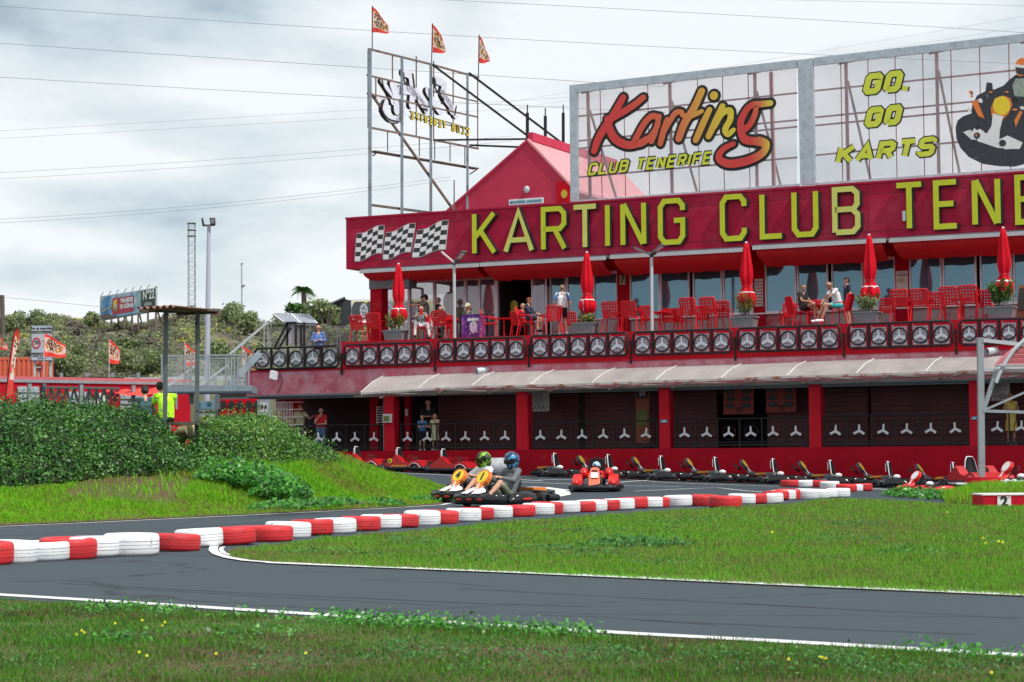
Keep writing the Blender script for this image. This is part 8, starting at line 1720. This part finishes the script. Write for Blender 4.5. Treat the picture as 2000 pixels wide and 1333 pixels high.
m_.build('coloured_spots',cols3,pp_,BF); tt('SINFINS',.13,M['white'],BF@faceM((cx,v-.045,q.z-.16),(1,0,0),(0,0,1)),parent=pp_,bold=.01)
# A-board at the far right of the terrace
v=V0+2.2; p=B(1984,625,v);q=B(1998,556,v); o=thing('menu_easel','brown wooden easel board beside the fifth umbrella','easel',tuple(BW(p.x,v,F2)),-AL); m_=MB(); m_.prism([(p.x,v,F2),(p.x+.5,v,F2),(p.x+.42,v+.2,q.z),(p.x+.08,v+.2,q.z)],(0,.04,0)); m_.build('board',mat('varnished_wood',(.20,.08,.03),.5,.2,3),o,BF); m_=MB(); m_.prism([(p.x+.07,v-.012,F2+.35),(p.x+.43,v-.012,F2+.35),(p.x+.38,v+.16,q.z-.1),(p.x+.12,v+.16,q.z-.1)],(0,.01,0)); m_.build('slate',M['ink'],o,BF)
# ================= RIGHT: ARCH ROOF, PODIUM =================
Yq=48.5; ar=thing('arch_shelter','galvanised arch roof shelter with faded pink sheeting on a tall square pole','shelter',tuple(PZ(1917,940,Yq)))
def ab(p,q,w,mt,name,Z=Yq,Z2=None,h=None): m_=MB(); m_.bar(PZ(*p,Z),PZ(*q,Z2 or Z),w,h or w); return m_.build(name,mt,ar,I4)
ab((1914.5,660),(1917.5,962),.145,M['grey'],'square_pole'); 
m_=MB(); m_.bar(PZ(1920,665,Yq-.05),PZ(2080,683,Yq-.05),.09,.09); m_.build('cross_rail',M['lgrey'],ar,I4)
m_=MB(); m_.tube([PZ(x,y,Yq-.1) for x,y in ((1945,748),(1952,730),(1965,706),(1982,682),(2004,662),(2040,640),(2090,620))],.05,8); m_.build('arch_tube',M['lgrey'],ar,I4)
ab((1920,803),(2080,808),.07,M['grey'],'lower_rail',Yq-.05); ab((1921,802),(2010,763),.05,M['grey'],'brace',Yq-.05); ab((1921,800),(1947,722),.10,M['grey'],'gusset_post',Yq-.02,h=.10); ab((1921,722),(2080,727),.07,M['lgrey'],'mid_rail',Yq+.1); ab((1944,716),(2080,713),.05,M['grey'],'eave_rail',Yq-.15)
m_=MB(); n_=8; fr_=[(1955,712),(1968,697),(1984,683),(2004,668),(2040,646),(2090,625)]; vs=[]
for j in range(2):
    for x,y in fr_: vs.append(PZ(x,y,Yq-.05)+Vector((0,.7*j,0)))
base=[PZ(1955,713,Yq-.06),PZ(2090,711,Yq-.06)]
m_.add(vs,[(k,k+1,len(fr_)+k+1,len(fr_)+k) for k in range(len(fr_)-1)]); m_.add([PZ(x,y,Yq-.07) for x,y in fr_]+[PZ(2090,711,Yq-.07)],[tuple(reversed(range(len(fr_)+1)))]); m_.build('pink_sheeting',M['roofpanel'],ar,I4)
m_=MB()
for k in range(1,5): m_.bar(PZ(1957+k*7,712-k*8.5,Yq-.09),PZ(2090,712-k*10,Yq-.09),.012,.012)
m_.build('sheet_ribs',M['rustred'],ar,I4)
pb=thing('plinth','low red round plinth under the square pole','plinth',tuple(PZ(1918,960,Yq))); q=PZ(1920,945,Yq); m_=MB(); m_.lathe([(.42,-.4),(.42,.13),(.38,.16),(.0,.16)],(q.x,Yq,q.z),28); m_.build('disc',M['deepred'],pb,I4)
# podium
pd=thing('podium','red winners podium step with a number two plate and white top edge','podium',tuple(G(2010,994))); a=G(1921,991); zt=PZ(1921,968,a.y).z; m_=MB(); yy=a.y; x1=a.x+2.6; m_.box(a.x,x1,yy,yy+.9,-.02,zt); m_.build('block',M['red'],pd,I4); m_=MB(); m_.box(a.x-.01,x1,yy-.012,yy+.91,zt,zt+.025); m_.build('white_top_edge',M['white'],pd,I4)
p=PZ(1948,993,yy); q=PZ(1974,970,yy); m_=MB(); m_.box(p.x,q.x,yy-.02,yy-.002,.0,q.z); n_=m_.build('number_plate',M['white'],pd,I4); tt('2',.26,M['ink'],faceM(((p.x+q.x)/2,yy-.024,(q.z)/2),(1,0,0),(0,0,1)),parent=n_,bold=.012)
m_=MB()
for k in range(10): m_.box(p.x+k*(q.x-p.x)/10,p.x+(k+.5)*(q.x-p.x)/10,yy-.026,yy-.021,q.z-.02-.012*(k%2),q.z-.008-.012*(k%2))
m_.build('chequer_strip',M['ink'],n_,I4)

# stray wear: tyre marks on the asphalt, thin rubber lines following the bend
M['rubberline']=mat('rubbered_asphalt',(.024,.032,.040),.8,.25,2)
def skid(px,w,nm='tyre_mark'):
    o=gline(px,w,nm,dz=.0035); o.data.materials.clear(); o.data.materials.append(M['rubberline']); o['kind']='structure'
skid([(120,1140),(500,1160),(900,1178),(1150,1186)],.022); skid([(180,1146),(520,1166),(860,1183)],.018); skid([(900,1150),(1300,1172),(1750,1196)],.02); skid([(1250,1212),(1600,1228),(1900,1240)],.02); skid([(1000,1200),(1180,1206),(1400,1222)],.015)
skid([(-20,1048),(250,1040),(520,1026),(760,1012)],.05); skid([(60,1042),(380,1030),(700,1008),(850,999)],.05); skid([(700,1132),(880,1139),(960,1146)],.015); skid([(1450,1180),(1700,1192),(1990,1209)],.016)
